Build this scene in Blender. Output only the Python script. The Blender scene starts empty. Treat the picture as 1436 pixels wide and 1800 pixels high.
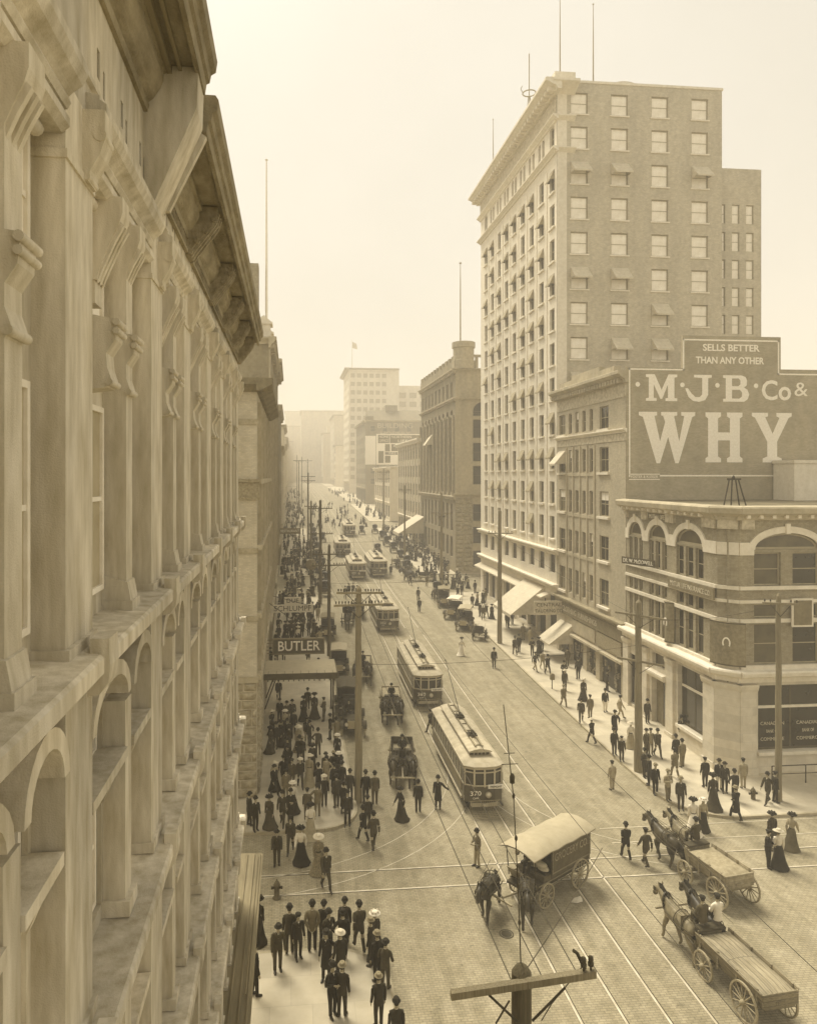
import bpy, bmesh, math, random
from mathutils import Vector, Matrix
random.seed(7)
R = math.radians
scene = bpy.context.scene
COL = scene.collection

# ------------------------------------------------------------------ camera
FPX, TH, HY, CAMH = 1255.0, R(5.5), 836.0, 19.0
CX = 512 + FPX * math.tan(TH)
cam_d = bpy.data.cameras.new('camera')
cam = bpy.data.objects.new('camera', cam_d)
COL.objects.link(cam)
cam.location = (0, 0, CAMH)
cam.rotation_euler = (R(90), 0, -TH)
cam_d.sensor_fit = 'VERTICAL'
cam_d.sensor_height = 36.0
cam_d.lens = FPX / 1800 * 36.0
cam_d.shift_x = (718 - CX) / 1800
cam_d.shift_y = (HY - 900) / 1800
cam_d.clip_start = 0.05
cam_d.clip_end = 5000
scene.camera = cam

# ------------------------------------------------------------------ world, sun, exposure
SUN_EL, SUN_AZ = R(60), R(-26)      # azimuth measured from +Y towards +X
w = bpy.data.worlds.new("World"); scene.world = w; w.use_nodes = True
nt = w.node_tree; nt.nodes.clear()
sky = nt.nodes.new('ShaderNodeTexSky'); sky.sky_type = 'NISHITA'; sky.sun_disc = False
sky.sun_elevation = SUN_EL; sky.sun_rotation = SUN_AZ
sky.air_density = 2.0; sky.dust_density = 5.0; sky.ozone_density = 1.0
bw = nt.nodes.new('ShaderNodeRGBToBW')
mul = nt.nodes.new('ShaderNodeMix'); mul.data_type = 'RGBA'; mul.blend_type = 'MULTIPLY'
mul.inputs[0].default_value = 1.0
mul.inputs[7].default_value = (1.0, 0.935, 0.80, 1)
ov = nt.nodes.new('ShaderNodeMix'); ov.data_type = 'RGBA'          # the even overcast layer
ov.inputs[0].default_value = 0.72
ov.inputs[7].default_value = (5.5, 5.15, 4.4, 1)
bg = nt.nodes.new('ShaderNodeBackground'); bg.inputs[1].default_value = 0.078
wo = nt.nodes.new('ShaderNodeOutputWorld')
cn = nt.nodes.new('ShaderNodeTexNoise'); cn.inputs['Scale'].default_value = 2.2; cn.inputs['Detail'].default_value = 5     # uneven smoke in the overcast
ct = nt.nodes.new('ShaderNodeTexCoord'); nt.links.new(ct.outputs['Generated'], cn.inputs['Vector'])
cr_ = nt.nodes.new('ShaderNodeValToRGB'); cr_.color_ramp.elements[0].position = .3; cr_.color_ramp.elements[1].position = .7
cr_.color_ramp.elements[0].color = (.91, .91, .90, 1); cr_.color_ramp.elements[1].color = (1.05, 1.05, 1.06, 1); nt.links.new(cn.outputs[0], cr_.inputs[0])
cm = nt.nodes.new('ShaderNodeMix'); cm.data_type = 'RGBA'; cm.blend_type = 'MULTIPLY'; cm.inputs[0].default_value = 1.0
nt.links.new(sky.outputs[0], bw.inputs[0]); nt.links.new(bw.outputs[0], mul.inputs[6])
nt.links.new(mul.outputs[2], ov.inputs[6]); nt.links.new(ov.outputs[2], cm.inputs[6]); nt.links.new(cr_.outputs[0], cm.inputs[7]); nt.links.new(cm.outputs[2], bg.inputs[0])
nt.links.new(bg.outputs[0], wo.inputs[0])
sd = bpy.data.lights.new('sun', 'SUN'); sun = bpy.data.objects.new('sun', sd); COL.objects.link(sun)
sd.energy = 2.4; sd.angle = R(26); sd.color = (1.0, 0.925, 0.77)
sdir = Vector((math.sin(SUN_AZ) * math.cos(SUN_EL), math.cos(SUN_AZ) * math.cos(SUN_EL), math.sin(SUN_EL)))
sun.rotation_euler = sdir.to_track_quat('Z', 'Y').to_euler()
sun.location = (0, 60, 90)
scene.view_settings.view_transform = 'Standard'; scene.view_settings.look = 'None'
scene.view_settings.gamma = 1.0; scene.view_settings.exposure = 1.1
scene.cycles.volume_bounces = 2
scene.cycles.max_bounces = 6
scene.cycles.use_denoising = True

# ------------------------------------------------------------------ ground profile and positions
GP = [(-200, 0), (45, 0), (60, .5), (80, 1.3), (100, 1.9), (115, 2.5), (138, 3.3), (166, 4.7), (200, 6.3), (300, 9.6), (500, 13), (900, 15), (3000, 16)]
def gz(y):
    for (a, za), (b, zb) in zip(GP, GP[1:]):
        if y <= b: return za + (zb - za) * (y - a) / (b - a)
    return GP[-1][1]
_c, _s = math.cos(TH), math.sin(TH)
def G(px, py, up=0.0):
    """the place on the street where the photograph shows a foot at this pixel"""
    a = (px - CX) / FPX; b = (HY - py) / FPX
    rx, ry, rz = a * _c + _s, -a * _s + _c, b
    z = up
    for _ in range(25):
        t = (z - CAMH) / rz
        z = z + .6 * (gz(ry * t) + up - z)
    return Vector((rx * t, ry * t, gz(ry * t) + up))

# ------------------------------------------------------------------ materials
def tint(v):
    return (v, v * (.80 + .15 * v), v * (.38 + .46 * v), 1)
MATS = {}
def mat(name, v, rough=.85, amp=.12, scale=3.0, bump=0.0, bscale=None, stain=.0, metal=0.0, spec=.35, stretch=None, coords='Object', brick=None):
    if name in MATS: return MATS[name]
    m = bpy.data.materials.new(name); m.use_nodes = True; MATS[name] = m
    n = m.node_tree.nodes; L = m.node_tree.links; n.clear()
    out = n.new('ShaderNodeOutputMaterial'); p = n.new('ShaderNodeBsdfPrincipled')
    p.inputs['Roughness'].default_value = rough; p.inputs['Metallic'].default_value = metal
    p.inputs['Specular IOR Level'].default_value = spec
    L.new(p.outputs[0], out.inputs[0])
    tc = n.new('ShaderNodeTexCoord'); vec = tc.outputs[coords]
    if coords == 'World':
        pass
    mp = n.new('ShaderNodeMapping'); L.new(vec, mp.inputs[0])
    if stretch: mp.inputs['Scale'].default_value = stretch
    nz = n.new('ShaderNodeTexNoise'); nz.inputs['Scale'].default_value = scale; nz.inputs['Detail'].default_value = 6; nz.inputs['Roughness'].default_value = .6
    L.new(mp.outputs[0], nz.inputs['Vector'])
    cr = n.new('ShaderNodeValToRGB')
    cr.color_ramp.elements[0].position = .32; cr.color_ramp.elements[0].color = tint(v * (1 - amp))
    cr.color_ramp.elements[1].position = .68; cr.color_ramp.elements[1].color = tint(min(.95, v * (1 + amp)))
    L.new(nz.outputs[0], cr.inputs[0]); colr = cr.outputs[0]; h = nz.outputs[0]
    if stain > 0:
        n2 = n.new('ShaderNodeTexNoise'); n2.inputs['Scale'].default_value = .35; n2.inputs['Detail'].default_value = 5
        m2 = n.new('ShaderNodeMapping'); m2.inputs['Scale'].default_value = (1.5, 1.5, .45); L.new(vec, m2.inputs[0]); L.new(m2.outputs[0], n2.inputs['Vector'])
        r2 = n.new('ShaderNodeValToRGB'); r2.color_ramp.elements[0].position = .38; r2.color_ramp.elements[1].position = .62
        s = 1 - stain
        r2.color_ramp.elements[0].color = (s, s, s, 1); r2.color_ramp.elements[1].color = (1, 1, 1, 1)
        L.new(n2.outputs[0], r2.inputs[0])
        mx = n.new('ShaderNodeMix'); mx.data_type = 'RGBA'; mx.blend_type = 'MULTIPLY'; mx.inputs[0].default_value = 1
        L.new(colr, mx.inputs[6]); L.new(r2.outputs[0], mx.inputs[7]); colr = mx.outputs[2]
    if brick:
        bw_, bh_, gap, dark, mode = brick
        sep = n.new('ShaderNodeSeparateXYZ'); cmb = n.new('ShaderNodeCombineXYZ'); L.new(vec, sep.inputs[0])
        if mode == 'wall':
            ad = n.new('ShaderNodeMath'); L.new(sep.outputs[0], ad.inputs[0]); L.new(sep.outputs[1], ad.inputs[1])
            L.new(ad.outputs[0], cmb.inputs[0]); L.new(sep.outputs[2], cmb.inputs[1])
        else:
            L.new(sep.outputs[0], cmb.inputs[0]); L.new(sep.outputs[1], cmb.inputs[1])
        bt = n.new('ShaderNodeTexBrick'); L.new(cmb.outputs[0], bt.inputs['Vector'])
        bt.inputs['Scale'].default_value = 1.0; bt.inputs['Brick Width'].default_value = bw_; bt.inputs['Row Height'].default_value = bh_
        bt.inputs['Mortar Size'].default_value = gap; bt.inputs['Mortar Smooth'].default_value = .3
        bt.inputs['Color1'].default_value = (1, 1, 1, 1); bt.inputs['Color2'].default_value = (.82, .82, .82, 1)
        bt.inputs['Mortar'].default_value = (dark, dark, dark, 1)
        mx = n.new('ShaderNodeMix'); mx.data_type = 'RGBA'; mx.blend_type = 'MULTIPLY'; mx.inputs[0].default_value = 1
        L.new(colr, mx.inputs[6]); L.new(bt.outputs[0], mx.inputs[7]); colr = mx.outputs[2]
        mh = n.new('ShaderNodeMath'); mh.operation = 'MULTIPLY'; L.new(bt.outputs[1], mh.inputs[0]); mh.inputs[1].default_value = -1.5
        mh2 = n.new('ShaderNodeMath'); L.new(mh.outputs[0], mh2.inputs[0]); L.new(h, mh2.inputs[1]); h = mh2.outputs[0]
    L.new(colr, p.inputs['Base Color'])
    if bump > 0:
        bp = n.new('ShaderNodeBump'); bp.inputs['Strength'].default_value = bump; bp.inputs['Distance'].default_value = .05
        if bscale:
            n3 = n.new('ShaderNodeTexNoise'); n3.inputs['Scale'].default_value = bscale; n3.inputs['Detail'].default_value = 5
            L.new(vec, n3.inputs['Vector']); h = n3.outputs[0]
        L.new(h, bp.inputs['Height']); L.new(bp.outputs[0], p.inputs['Normal'])
    return m
M_ = lambda k: MATS[k]
mat('plaster', .64, amp=.22, scale=6, bump=.22, bscale=70, stain=.34, stretch=(1, 1, .18))
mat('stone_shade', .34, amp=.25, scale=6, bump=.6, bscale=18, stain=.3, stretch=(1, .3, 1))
mat('window_dim', .42, amp=.12, scale=2)  # pale pane tone; on the far blocks it paints haze into the windows
mat('painted_trim', .85, amp=.08, scale=4, bump=.15, stain=.10)
mat('carved', .30, amp=.3, scale=9, bump=.6)
mat('wood_soffit', .24, amp=.2, scale=4, stretch=(1, .15, 1), stain=.2)
mat('canopy_roof', .25, amp=.15, scale=3, stain=.2, stretch=(3, .3, 1))
mat('pale_stone', .70, amp=.08, scale=2.5, bump=.2, stain=.10, brick=(1.3, .55, .012, .82, 'wall'))
mat('pale_trim', .76, amp=.08, scale=3, bump=.15, stain=.08)
mat('ornament', .52, amp=.25, scale=3.5, bump=.9)
mat('brick_tan', .60, amp=.10, scale=2, bump=.2, stain=.12, brick=(.24, .085, .012, .8, 'wall'))
mat('brick_mid', .52, amp=.10, scale=3, bump=.2, stain=.14, brick=(.24, .085, .012, .82, 'wall'))
mat('brick_bank', .40, amp=.16, scale=4, bump=.4, stain=.2, brick=(.24, .085, .012, .7, 'wall'))
mat('brick_dark', .32, amp=.12, scale=3, bump=.3, stain=.15, brick=(.24, .085, .012, .75, 'wall'))
mat('sandstone', .46, amp=.14, scale=2, bump=.4, stain=.18)
mat('rock_face', .38, amp=.28, scale=3.5, bump=1.0, stain=.18)
mat('dark_stone', .30, amp=.16, scale=2.5, bump=.5, stain=.2)
mat('roof_tar', .18, amp=.2, scale=1.5, stain=.3)
mat('slate', .34, amp=.12, scale=4, brick=(.35, .22, .012, .7, 'wall'))
mat('far_wall_hazed', .60, amp=.10, scale=.6, stain=.15)  # paled tone: distance haze is painted into these far walls
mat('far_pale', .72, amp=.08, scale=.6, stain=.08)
mat('sign_wall', .45, amp=.10, scale=1.2, stain=.14, bump=.2, brick=(.24, .085, .010, .9, 'wall'))
mat('white_paint', .88, amp=.07, scale=6)
mat('faded_white', .55, amp=.3, scale=5)
mat('glass', .03, rough=.12, amp=.3, scale=.9, spec=.6)
mat('glass_mid', .10, rough=.2, amp=.35, scale=.8, spec=.5)
mat('blind', .85, rough=.7, amp=.10, scale=1.5)
mat('sash', .40, amp=.1)
mat('dark_sash', .09, amp=.2)
mat('awning', .60, amp=.10, scale=3, stain=.12)
mat('awning_dark', .34, amp=.2, scale=6)
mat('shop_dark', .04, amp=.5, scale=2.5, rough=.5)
mat('goods', .25, amp=.9, scale=5)
mat('tin_sign', .26, amp=.25, scale=5, stain=.2)
mat('signboard', .10, amp=.3, scale=4)
mat('sign_brown', .20, amp=.2, scale=3)
mat('pole_wood', .26, amp=.25, scale=7, bump=.4, stretch=(4, 4, .25), stain=.25)
mat('pole_dark', .13, amp=.3, scale=7, bump=.4, stretch=(4, 4, .25), stain=.2)
mat('iron', .05, rough=.5, amp=.3, metal=.3)
mat('rail_steel', .60, rough=.45, amp=.2, scale=2, metal=.15)
mat('wire', .06, rough=.6, amp=.1)
mat('insulator', .05, rough=.25, amp=.1)
mat('curb', .42, amp=.15, scale=3, bump=.3, stain=.15)
mat('walk', .57, amp=.07, scale=1.6, bump=.15, stain=.12, brick=(1.5, 1.5, .012, .78, 'floor'))
mat('planks', .33, amp=.18, scale=3, brick=(6, .28, .012, .4, 'floor'), stain=.15)
mat('tram_paint', .075, rough=.35, amp=.25, scale=3, spec=.5)
mat('tram_side', .16, rough=.45, amp=.2, scale=3)
mat('tram_cream', .50, rough=.5, amp=.12, scale=3)
mat('tram_roof', .48, rough=.8, amp=.16, scale=3, stain=.24)
mat('lamp_glass', .7, rough=.15, amp=.1)
mat('canvas', .42, amp=.08, scale=2.5, stain=.12, bump=.15)
mat('wagon_wood', .28, amp=.3, scale=7, stretch=(1, .3, 5), bump=.4, stain=.3, brick=(4, .17, .012, .5, 'wall'))
mat('boards', .36, amp=.3, scale=6, stretch=(5, .4, 1), bump=.5, stain=.3, brick=(.2, 5, .014, .45, 'floor'))
mat('wagon_panel', .12, amp=.2, scale=4, stain=.15)
mat('wagon_dark', .06, amp=.3, scale=5)
mat('wagon_pale', .36, amp=.25, scale=6, bump=.3, stain=.3, brick=(4, .18, .010, .6, 'wall'))
mat('spoke', .34, amp=.2, scale=9)
mat('tyre_dark', .07, amp=.3, scale=9)
mat('leather', .035, rough=.45, amp=.3, scale=20, bump=.4)
mat('brass', .45, rough=.3, amp=.1, metal=.6)
mat('skin', .36, rough=.6, amp=.06, scale=9)
mat('hair', .035, amp=.3, scale=40)
mat('shoe', .025, rough=.4, amp=.2)
mat('suit_black', .020, amp=.35, scale=6, rough=.95)
mat('suit_coal', .048, amp=.3, scale=6, rough=.95)
mat('suit_dusk', .062, amp=.3, scale=6, rough=.95)
mat('suit_dark', .032, amp=.3, scale=6, rough=.95)
mat('suit_brown', .09, amp=.25, scale=6, rough=.95)
mat('suit_grey', .17, amp=.2, scale=6, rough=.95)
mat('suit_light', .34, amp=.15, scale=6, rough=.95)
mat('white_cloth', .72, amp=.06, scale=7, rough=.95)
mat('straw', .58, amp=.12, scale=20)
mat('hat_grey', .22, amp=.12, scale=20)
mat('hat_black', .020, amp=.3, scale=20, rough=.9)
mat('print_dress', .22, amp=.55, scale=24, rough=.95)
mat('horse_dark', .040, rough=.5, amp=.35, scale=4, spec=.4)
mat('horse_bay', .075, rough=.5, amp=.3, scale=4, spec=.4)
mat('horse_grey', .24, rough=.6, amp=.25, scale=4)
mat('mane', .02, amp=.4, scale=30)
mat('sacks', .5, amp=.15, scale=7, bump=.5)
mat('hay', .32, amp=.25, scale=5, bump=.3)

def ground_mat(name, v, bw_, bh_, gap, dark):
    m = mat(name, v, amp=.10, scale=1.1, rough=.9, bump=.35, stain=0, brick=(bw_, bh_, gap, dark, 'floor'))
    # wear: darker trodden lanes along the tracks and wandering blotches
    n = m.node_tree.nodes; L = m.node_tree.links
    p = [x for x in n if x.type == 'BSDF_PRINCIPLED'][0]
    src = p.inputs['Base Color'].links[0].from_socket
    tc = [x for x in n if x.type == 'TEX_COORD'][0]
    def layer(src, scale, sc, lo, hi, d):
        mp = n.new('ShaderNodeMapping'); mp.inputs['Scale'].default_value = sc; L.new(tc.outputs['Object'], mp.inputs[0])
        nz = n.new('ShaderNodeTexNoise'); nz.inputs['Scale'].default_value = scale; nz.inputs['Detail'].default_value = 8; nz.inputs['Roughness'].default_value = .65
        nz.inputs['Distortion'].default_value = .6
        L.new(mp.outputs[0], nz.inputs['Vector'])
        r = n.new('ShaderNodeValToRGB'); r.color_ramp.elements[0].position = lo; r.color_ramp.elements[1].position = hi
        r.color_ramp.elements[0].color = (d, d, d * .97, 1); r.color_ramp.elements[1].color = (1, 1, 1, 1); L.new(nz.outputs[0], r.inputs[0])
        mx = n.new('ShaderNodeMix'); mx.data_type = 'RGBA'; mx.blend_type = 'MULTIPLY'; mx.inputs[0].default_value = 1
        L.new(src, mx.inputs[6]); L.new(r.outputs[0], mx.inputs[7]); return mx.outputs[2]
    s = layer(src, .22, (1, .35, 1), .36, .62, .84)
    s = layer(s, 1.7, (1, .5, 1), .36, .56, .84)
    s = layer(s, 1.3, (1, .03, 1), .40, .60, .80)
    s = layer(s, 6, (1, 1, 1), .30, .44, .60)
    L.new(s, p.inputs['Base Color'])
    return m
ground_mat('setts', .44, .24, .115, .014, .60)

# ------------------------------------------------------------------ mesh builder
class MB:
    def __init__(s): s.v = []; s.f = []; s.smooth = []
    def poly(s, pts, sm=False):
        i = len(s.v); s.v += [tuple(p) for p in pts]; s.f.append(tuple(range(i, i + len(pts)))); s.smooth.append(sm); return s
    def raw(s, vs, fs, sm=False):
        i = len(s.v); s.v += [tuple(p) for p in vs]
        for f in fs: s.f.append(tuple(k + i for k in f)); s.smooth.append(sm)
        return s
    def box(s, x0, x1, y0, y1, z0, z1):
        return s.raw([(x0, y0, z0), (x1, y0, z0), (x1, y1, z0), (x0, y1, z0), (x0, y0, z1), (x1, y0, z1), (x1, y1, z1), (x0, y1, z1)],
                     [(0, 3, 2, 1), (4, 5, 6, 7), (0, 1, 5, 4), (1, 2, 6, 5), (2, 3, 7, 6), (3, 0, 4, 7)])
    def prism(s, pts, ext):
        """closed polygon pts (3D, planar) extruded by vector ext"""
        n = len(pts); e = Vector(ext); a = [Vector(p) for p in pts]; b = [p + e for p in a]
        return s.raw(a + b, [tuple(range(n - 1, -1, -1)), tuple(range(n, 2 * n))] + [(i, (i + 1) % n, n + (i + 1) % n, n + i) for i in range(n)])
    def tube(s, pts, r, n=8, caps=True, sm=True):
        """tube along points; r number or list, or list of (ra, rb)"""
        P = [Vector(p) for p in pts]; k = len(P)
        rs = r if isinstance(r, (list, tuple)) else [r] * k
        up = Vector((0, 0, 1)); vs = []
        for i, p in enumerate(P):
            d = (P[min(i + 1, k - 1)] - P[max(i - 1, 0)]).normalized()
            u = up if abs(d.z) < .95 else Vector((0, 1, 0))
            a = d.cross(u).normalized(); b = a.cross(d).normalized()
            ra, rb = rs[i] if isinstance(rs[i], (list, tuple)) else (rs[i], rs[i])
            for j in range(n):
                t = 2 * math.pi * j / n
                vs.append(p + a * ra * math.cos(t) + b * rb * math.sin(t))
        fs = [(i * n + j, i * n + (j + 1) % n, (i + 1) * n + (j + 1) % n, (i + 1) * n + j) for i in range(k - 1) for j in range(n)]
        s.raw(vs, fs, sm)
        if caps:
            s.poly(vs[:n][::-1]); s.poly(vs[-n:])
        return s
    def lathe(s, c, prof, n=16, axis='z', sm=True):
        c = Vector(c); vs = []
        for r, h in prof:
            for j in range(n):
                t = 2 * math.pi * j / n
                if axis == 'z': vs.append(c + Vector((r * math.cos(t), r * math.sin(t), h)))
                elif axis == 'x': vs.append(c + Vector((h, r * math.cos(t), r * math.sin(t))))
                else: vs.append(c + Vector((r * math.cos(t), h, r * math.sin(t))))
        k = len(prof)
        s.raw(vs, [(i * n + j, i * n + (j + 1) % n, (i + 1) * n + (j + 1) % n, (i + 1) * n + j) for i in range(k - 1) for j in range(n)], sm)
        return s
    def rings(s, rings, n=12, caps=True, sm=True):
        """rings: list of (cx, cy, cz, rx, ry) horizontal ellipses"""
        vs = []
        for cx, cy, cz, rx, ry in rings:
            for j in range(n):
                t = 2 * math.pi * j / n; vs.append((cx + rx * math.cos(t), cy + ry * math.sin(t), cz))
        k = len(rings)
        s.raw(vs, [(i * n + j, i * n + (j + 1) % n, (i + 1) * n + (j + 1) % n, (i + 1) * n + j) for i in range(k - 1) for j in range(n)], sm)
        if caps: s.poly(vs[:n][::-1], sm); s.poly(vs[-n:], sm)
        return s
    def mesh(s, name, m, org=(0, 0, 0), recalc=True):
        me = bpy.data.meshes.new(name); o = Vector(org)
        me.from_pydata([Vector(v) - o for v in s.v], [], s.f)
        me.polygons.foreach_set('use_smooth', s.smooth)
        if recalc:
            b = bmesh.new(); b.from_mesh(me); bmesh.ops.recalc_face_normals(b, faces=b.faces); b.to_mesh(me); b.free()
        for k in (m if isinstance(m, (list, tuple)) else [m]): me.materials.append(M_(k) if isinstance(k, str) else k)
        return me
def wloc(p):
    v = Vector((0, 0, 0))
    while p is not None: v += p.location; p = p.parent
    return v
def link(name, me, parent=None, loc=None, rotz=0):
    o = bpy.data.objects.new(name, me); COL.objects.link(o)
    if parent is not None: o.parent = parent
    if loc is not None: o.location = Vector(loc)
    o.rotation_euler = (0, 0, rotz)
    return o
def build(mb, name, m, parent=None, world=True):
    """mesh given in world axes; its parent's (unrotated) position is taken off"""
    org = wloc(parent) if (parent is not None and world) else (0, 0, 0)
    return link(name, mb.mesh(name, m, org), parent)
def tag(o, label=None, cat=None, group=None, kind=None):
    if label: o['label'] = label
    if cat: o['category'] = cat
    if group: o['group'] = group
    if kind: o['kind'] = kind
    return o
def thing(name, label, cat, loc=(0, 0, 0), rotz=0, group=None):
    o = bpy.data.objects.new(name, None); COL.objects.link(o); o.location = loc; o.rotation_euler = (0, 0, rotz)
    o.empty_display_size = .3
    return tag(o, label, cat, group)
def copy_tree(o, parent=None):
    c = o.copy(); COL.objects.link(c)
    if parent is not None: c.parent = parent
    for ch in list(o.children): copy_tree(ch, c)
    return c

# ------------------------------------------------------------------ facade helper
class Fac:
    """vertical plane: origin O, u along (cos phi, sin phi), outward normal (sin phi, -cos phi)"""
    def __init__(s, O, phi): s.O = Vector(O); s.phi = R(phi); s.U = Vector((math.cos(s.phi), math.sin(s.phi), 0)); s.N = Vector((math.sin(s.phi), -math.cos(s.phi), 0))
    def p(s, u, v, w=0): return s.O + s.U * u + s.N * w + Vector((0, 0, v))
def fbox(mb, F, u0, u1, v0, v1, w0, w1):
    P = F.p
    mb.raw([P(u0, v0, w1), P(u1, v0, w1), P(u1, v0, w0), P(u0, v0, w0), P(u0, v1, w1), P(u1, v1, w1), P(u1, v1, w0), P(u0, v1, w0)],
           [(0, 3, 2, 1), (4, 5, 6, 7), (0, 1, 5, 4), (1, 2, 6, 5), (2, 3, 7, 6), (3, 0, 4, 7)])
def fprof(mb, F, u0, u1, prof):
    """profile [(w, v)...] closed, extruded along u"""
    mb.prism([F.p(u0, v, w) for w, v in prof], F.U * (u1 - u0))
def fpoly(mb, F, pts, w0, w1):
    mb.prism([F.p(u, v, w0) for u, v in pts], F.N * (w1 - w0))
def wall(mb, F, u0, u1, v0, v1, ops, depth, w=0.0):
    us = sorted({u0, u1} | {round(o[0], 4) for o in ops} | {round(o[1], 4) for o in ops})
    us = [u for u in us if u0 <= u <= u1]
    for a, b in zip(us, us[1:]):
        mid = (a + b) / 2
        col = sorted([o for o in ops if o[0] < mid < o[1]], key=lambda o: o[2])
        v = v0
        for o in col:
            if o[2] > v + 1e-4: mb.poly([F.p(a, v, w), F.p(b, v, w), F.p(b, o[2], w), F.p(a, o[2], w)])
            v = o[3]
        if v < v1 - 1e-4: mb.poly([F.p(a, v, w), F.p(b, v, w), F.p(b, v1, w), F.p(a, v1, w)])
    for o in ops:
        a, b, c, d = o[:4]; ar = o[4] if len(o) > 4 else 0
        sp = d - ar; q = w - depth
        mb.poly([F.p(a, c, w), F.p(b, c, w), F.p(b, c, q), F.p(a, c, q)])
        mb.poly([F.p(a, c, w), F.p(a, c, q), F.p(a, sp, q), F.p(a, sp, w)])
        mb.poly([F.p(b, c, w), F.p(b, sp, w), F.p(b, sp, q), F.p(b, c, q)])
        if ar == 0: mb.poly([F.p(a, d, w), F.p(a, d, q), F.p(b, d, q), F.p(b, d, w)])
        else:
            n = 12; uc = (a + b) / 2; ru = (b - a) / 2
            A = [(uc - ru * math.cos(math.pi * i / n), sp + ar * math.sin(math.pi * i / n)) for i in range(n + 1)]
            for (x0, y0), (x1, y1) in zip(A, A[1:]):
                mb.poly([F.p(x0, y0, w), F.p(x1, y1, w), F.p(x1, d, w), F.p(x0, d, w)])
                mb.poly([F.p(x0, y0, w), F.p(x0, y0, q), F.p(x1, y1, q), F.p(x1, y1, w)])
WC = {}
def window(parent, F, u0, u1, v0, v1, w, kind='window', pane='glass', frame='sash', bars=(1, 0), t=.07, d=.06, arch=0, shade=0):
    """a sash window: frame mesh (part) and pane (sub-part), meshes shared by size"""
    W = round(u1 - u0, 3); H = round(v1 - v0, 3)
    key = (W, H, pane, frame, bars, t, arch, shade)
    if key not in WC:
        f = MB(); uc = W / 2; sp = H - arch
        f.box(0, t, -d, 0, 0, sp); f.box(W - t, W, -d, 0, 0, sp); f.box(t, W - t, -d, 0, 0, t)
        if arch == 0: f.box(t, W - t, -d, 0, H - t, H)
        else:
            n = 12
            A = [(uc - uc * math.cos(math.pi * i / n), sp + arch * math.sin(math.pi * i / n)) for i in range(n + 1)]
            B = [(uc - (uc - t) * math.cos(math.pi * i / n), sp + (arch - t) * math.sin(math.pi * i / n)) for i in range(n + 1)]
            for i in range(n): f.prism([(A[i][0], -d, A[i][1]), (A[i + 1][0], -d, A[i + 1][1]), (B[i + 1][0], -d, B[i + 1][1]), (B[i][0], -d, B[i][1])], (0, d, 0))
            f.box(t, W - t, -d * 1.1, 0, sp - t / 2, sp + t / 2)
        for i in range(bars[0]):
            z = sp * (i + 1) / (bars[0] + 1); f.box(t, W - t, -d * .8, -.005, z - t * .4, z + t * .4)
        for i in range(bars[1]):
            x = W * (i + 1) / (bars[1] + 1); f.box(x - t * .4, x + t * .4, -d * .9, -.004, t, H - t if arch == 0 else sp - t)
        g = MB()
        if arch == 0: g.box(t * .5, W - t * .5, -.028, -.012, t * .5, H - t * .5)
        else:
            n = 12; A = [(uc - (uc - .02) * math.cos(math.pi * i / n), sp + (arch - .02) * math.sin(math.pi * i / n)) for i in range(n + 1)]
            g.prism([(.02, -.028, .02), (W - .02, -.028, .02)] + [(a, -.028, b) for a, b in A[::-1]], (0, .016, 0))
        s = None
        if shade:
            s = MB(); s.box(t, W - t, -.045, -.035, H * (1 - shade), H - t)
        WC[key] = (f.mesh('window_frame', frame), g.mesh('pane', pane), s.mesh('blind', 'blind') if s else None)
    fm, gm, sm = WC[key]
    loc = F.p(u0, v0, w) - wloc(parent)
    o = link(kind, fm, parent, loc, F.phi)
    link('pane', gm, o)
    if sm: link('roller_blind', sm, o)
    return o
AC = {}
def awning(parent, F, u0, u1, v0, v1, out, m='awning', w=0, name='awning', valance=.18):
    W = round(u1 - u0, 3); H = round(v1 - v0, 3)
    key = (W, H, out, m)
    if key not in AC:
        a = MB(); T = .02
        a.prism([(0, 0, H), (0, -out, 0), (0, -out, -T * 2), (0, -T, H - T * 2)], (W, 0, 0))
        a.box(0, W, -out - .012, -out, -valance, 0)
        for x in (0, W - .012): a.prism([(x, -.01, H - .05), (x, -out, -.02), (x, -.01, -.02)], (.012, 0, 0))
        AC[key] = a.mesh('awning', m)
    return link(name, AC[key], parent, F.p(u0, v0, w) - wloc(parent), F.phi)
def text_mesh(txt, size, m, name='lettering', depth=.01, bold=0.0):
    c = bpy.data.curves.new('t', 'FONT'); c.body = txt; c.size = size; c.extrude = depth; c.offset = bold; c.align_x = 'CENTER'; c.align_y = 'CENTER'; c.resolution_u = 3
    o = bpy.data.objects.new('t', c); COL.objects.link(o)
    me = bpy.data.meshes.new_from_object(o.evaluated_get(bpy.context.evaluated_depsgraph_get())); bpy.data.objects.remove(o)
    me.name = name; me.materials.clear(); me.materials.append(M_(m))
    return me
def lettering(parent, F, txt, u, v, w, size, m='white_paint', width=None, name='lettering', bold=0.0):
    me = text_mesh(txt, size, m, name, bold=bold)
    xs = [q.co.x for q in me.vertices]
    sx = 1.0
    if width and xs: sx = width / (max(xs) - min(xs))
    rot = Matrix.Rotation(F.phi, 4, 'Z') @ Matrix.Rotation(R(90), 4, 'X') @ Matrix.Diagonal((sx, 1, 1, 1))
    me.transform(rot)
    o = link(name, me, parent, F.p(u, v, w) - (wloc(parent) if parent else Vector((0, 0, 0))))
    return o
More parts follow.
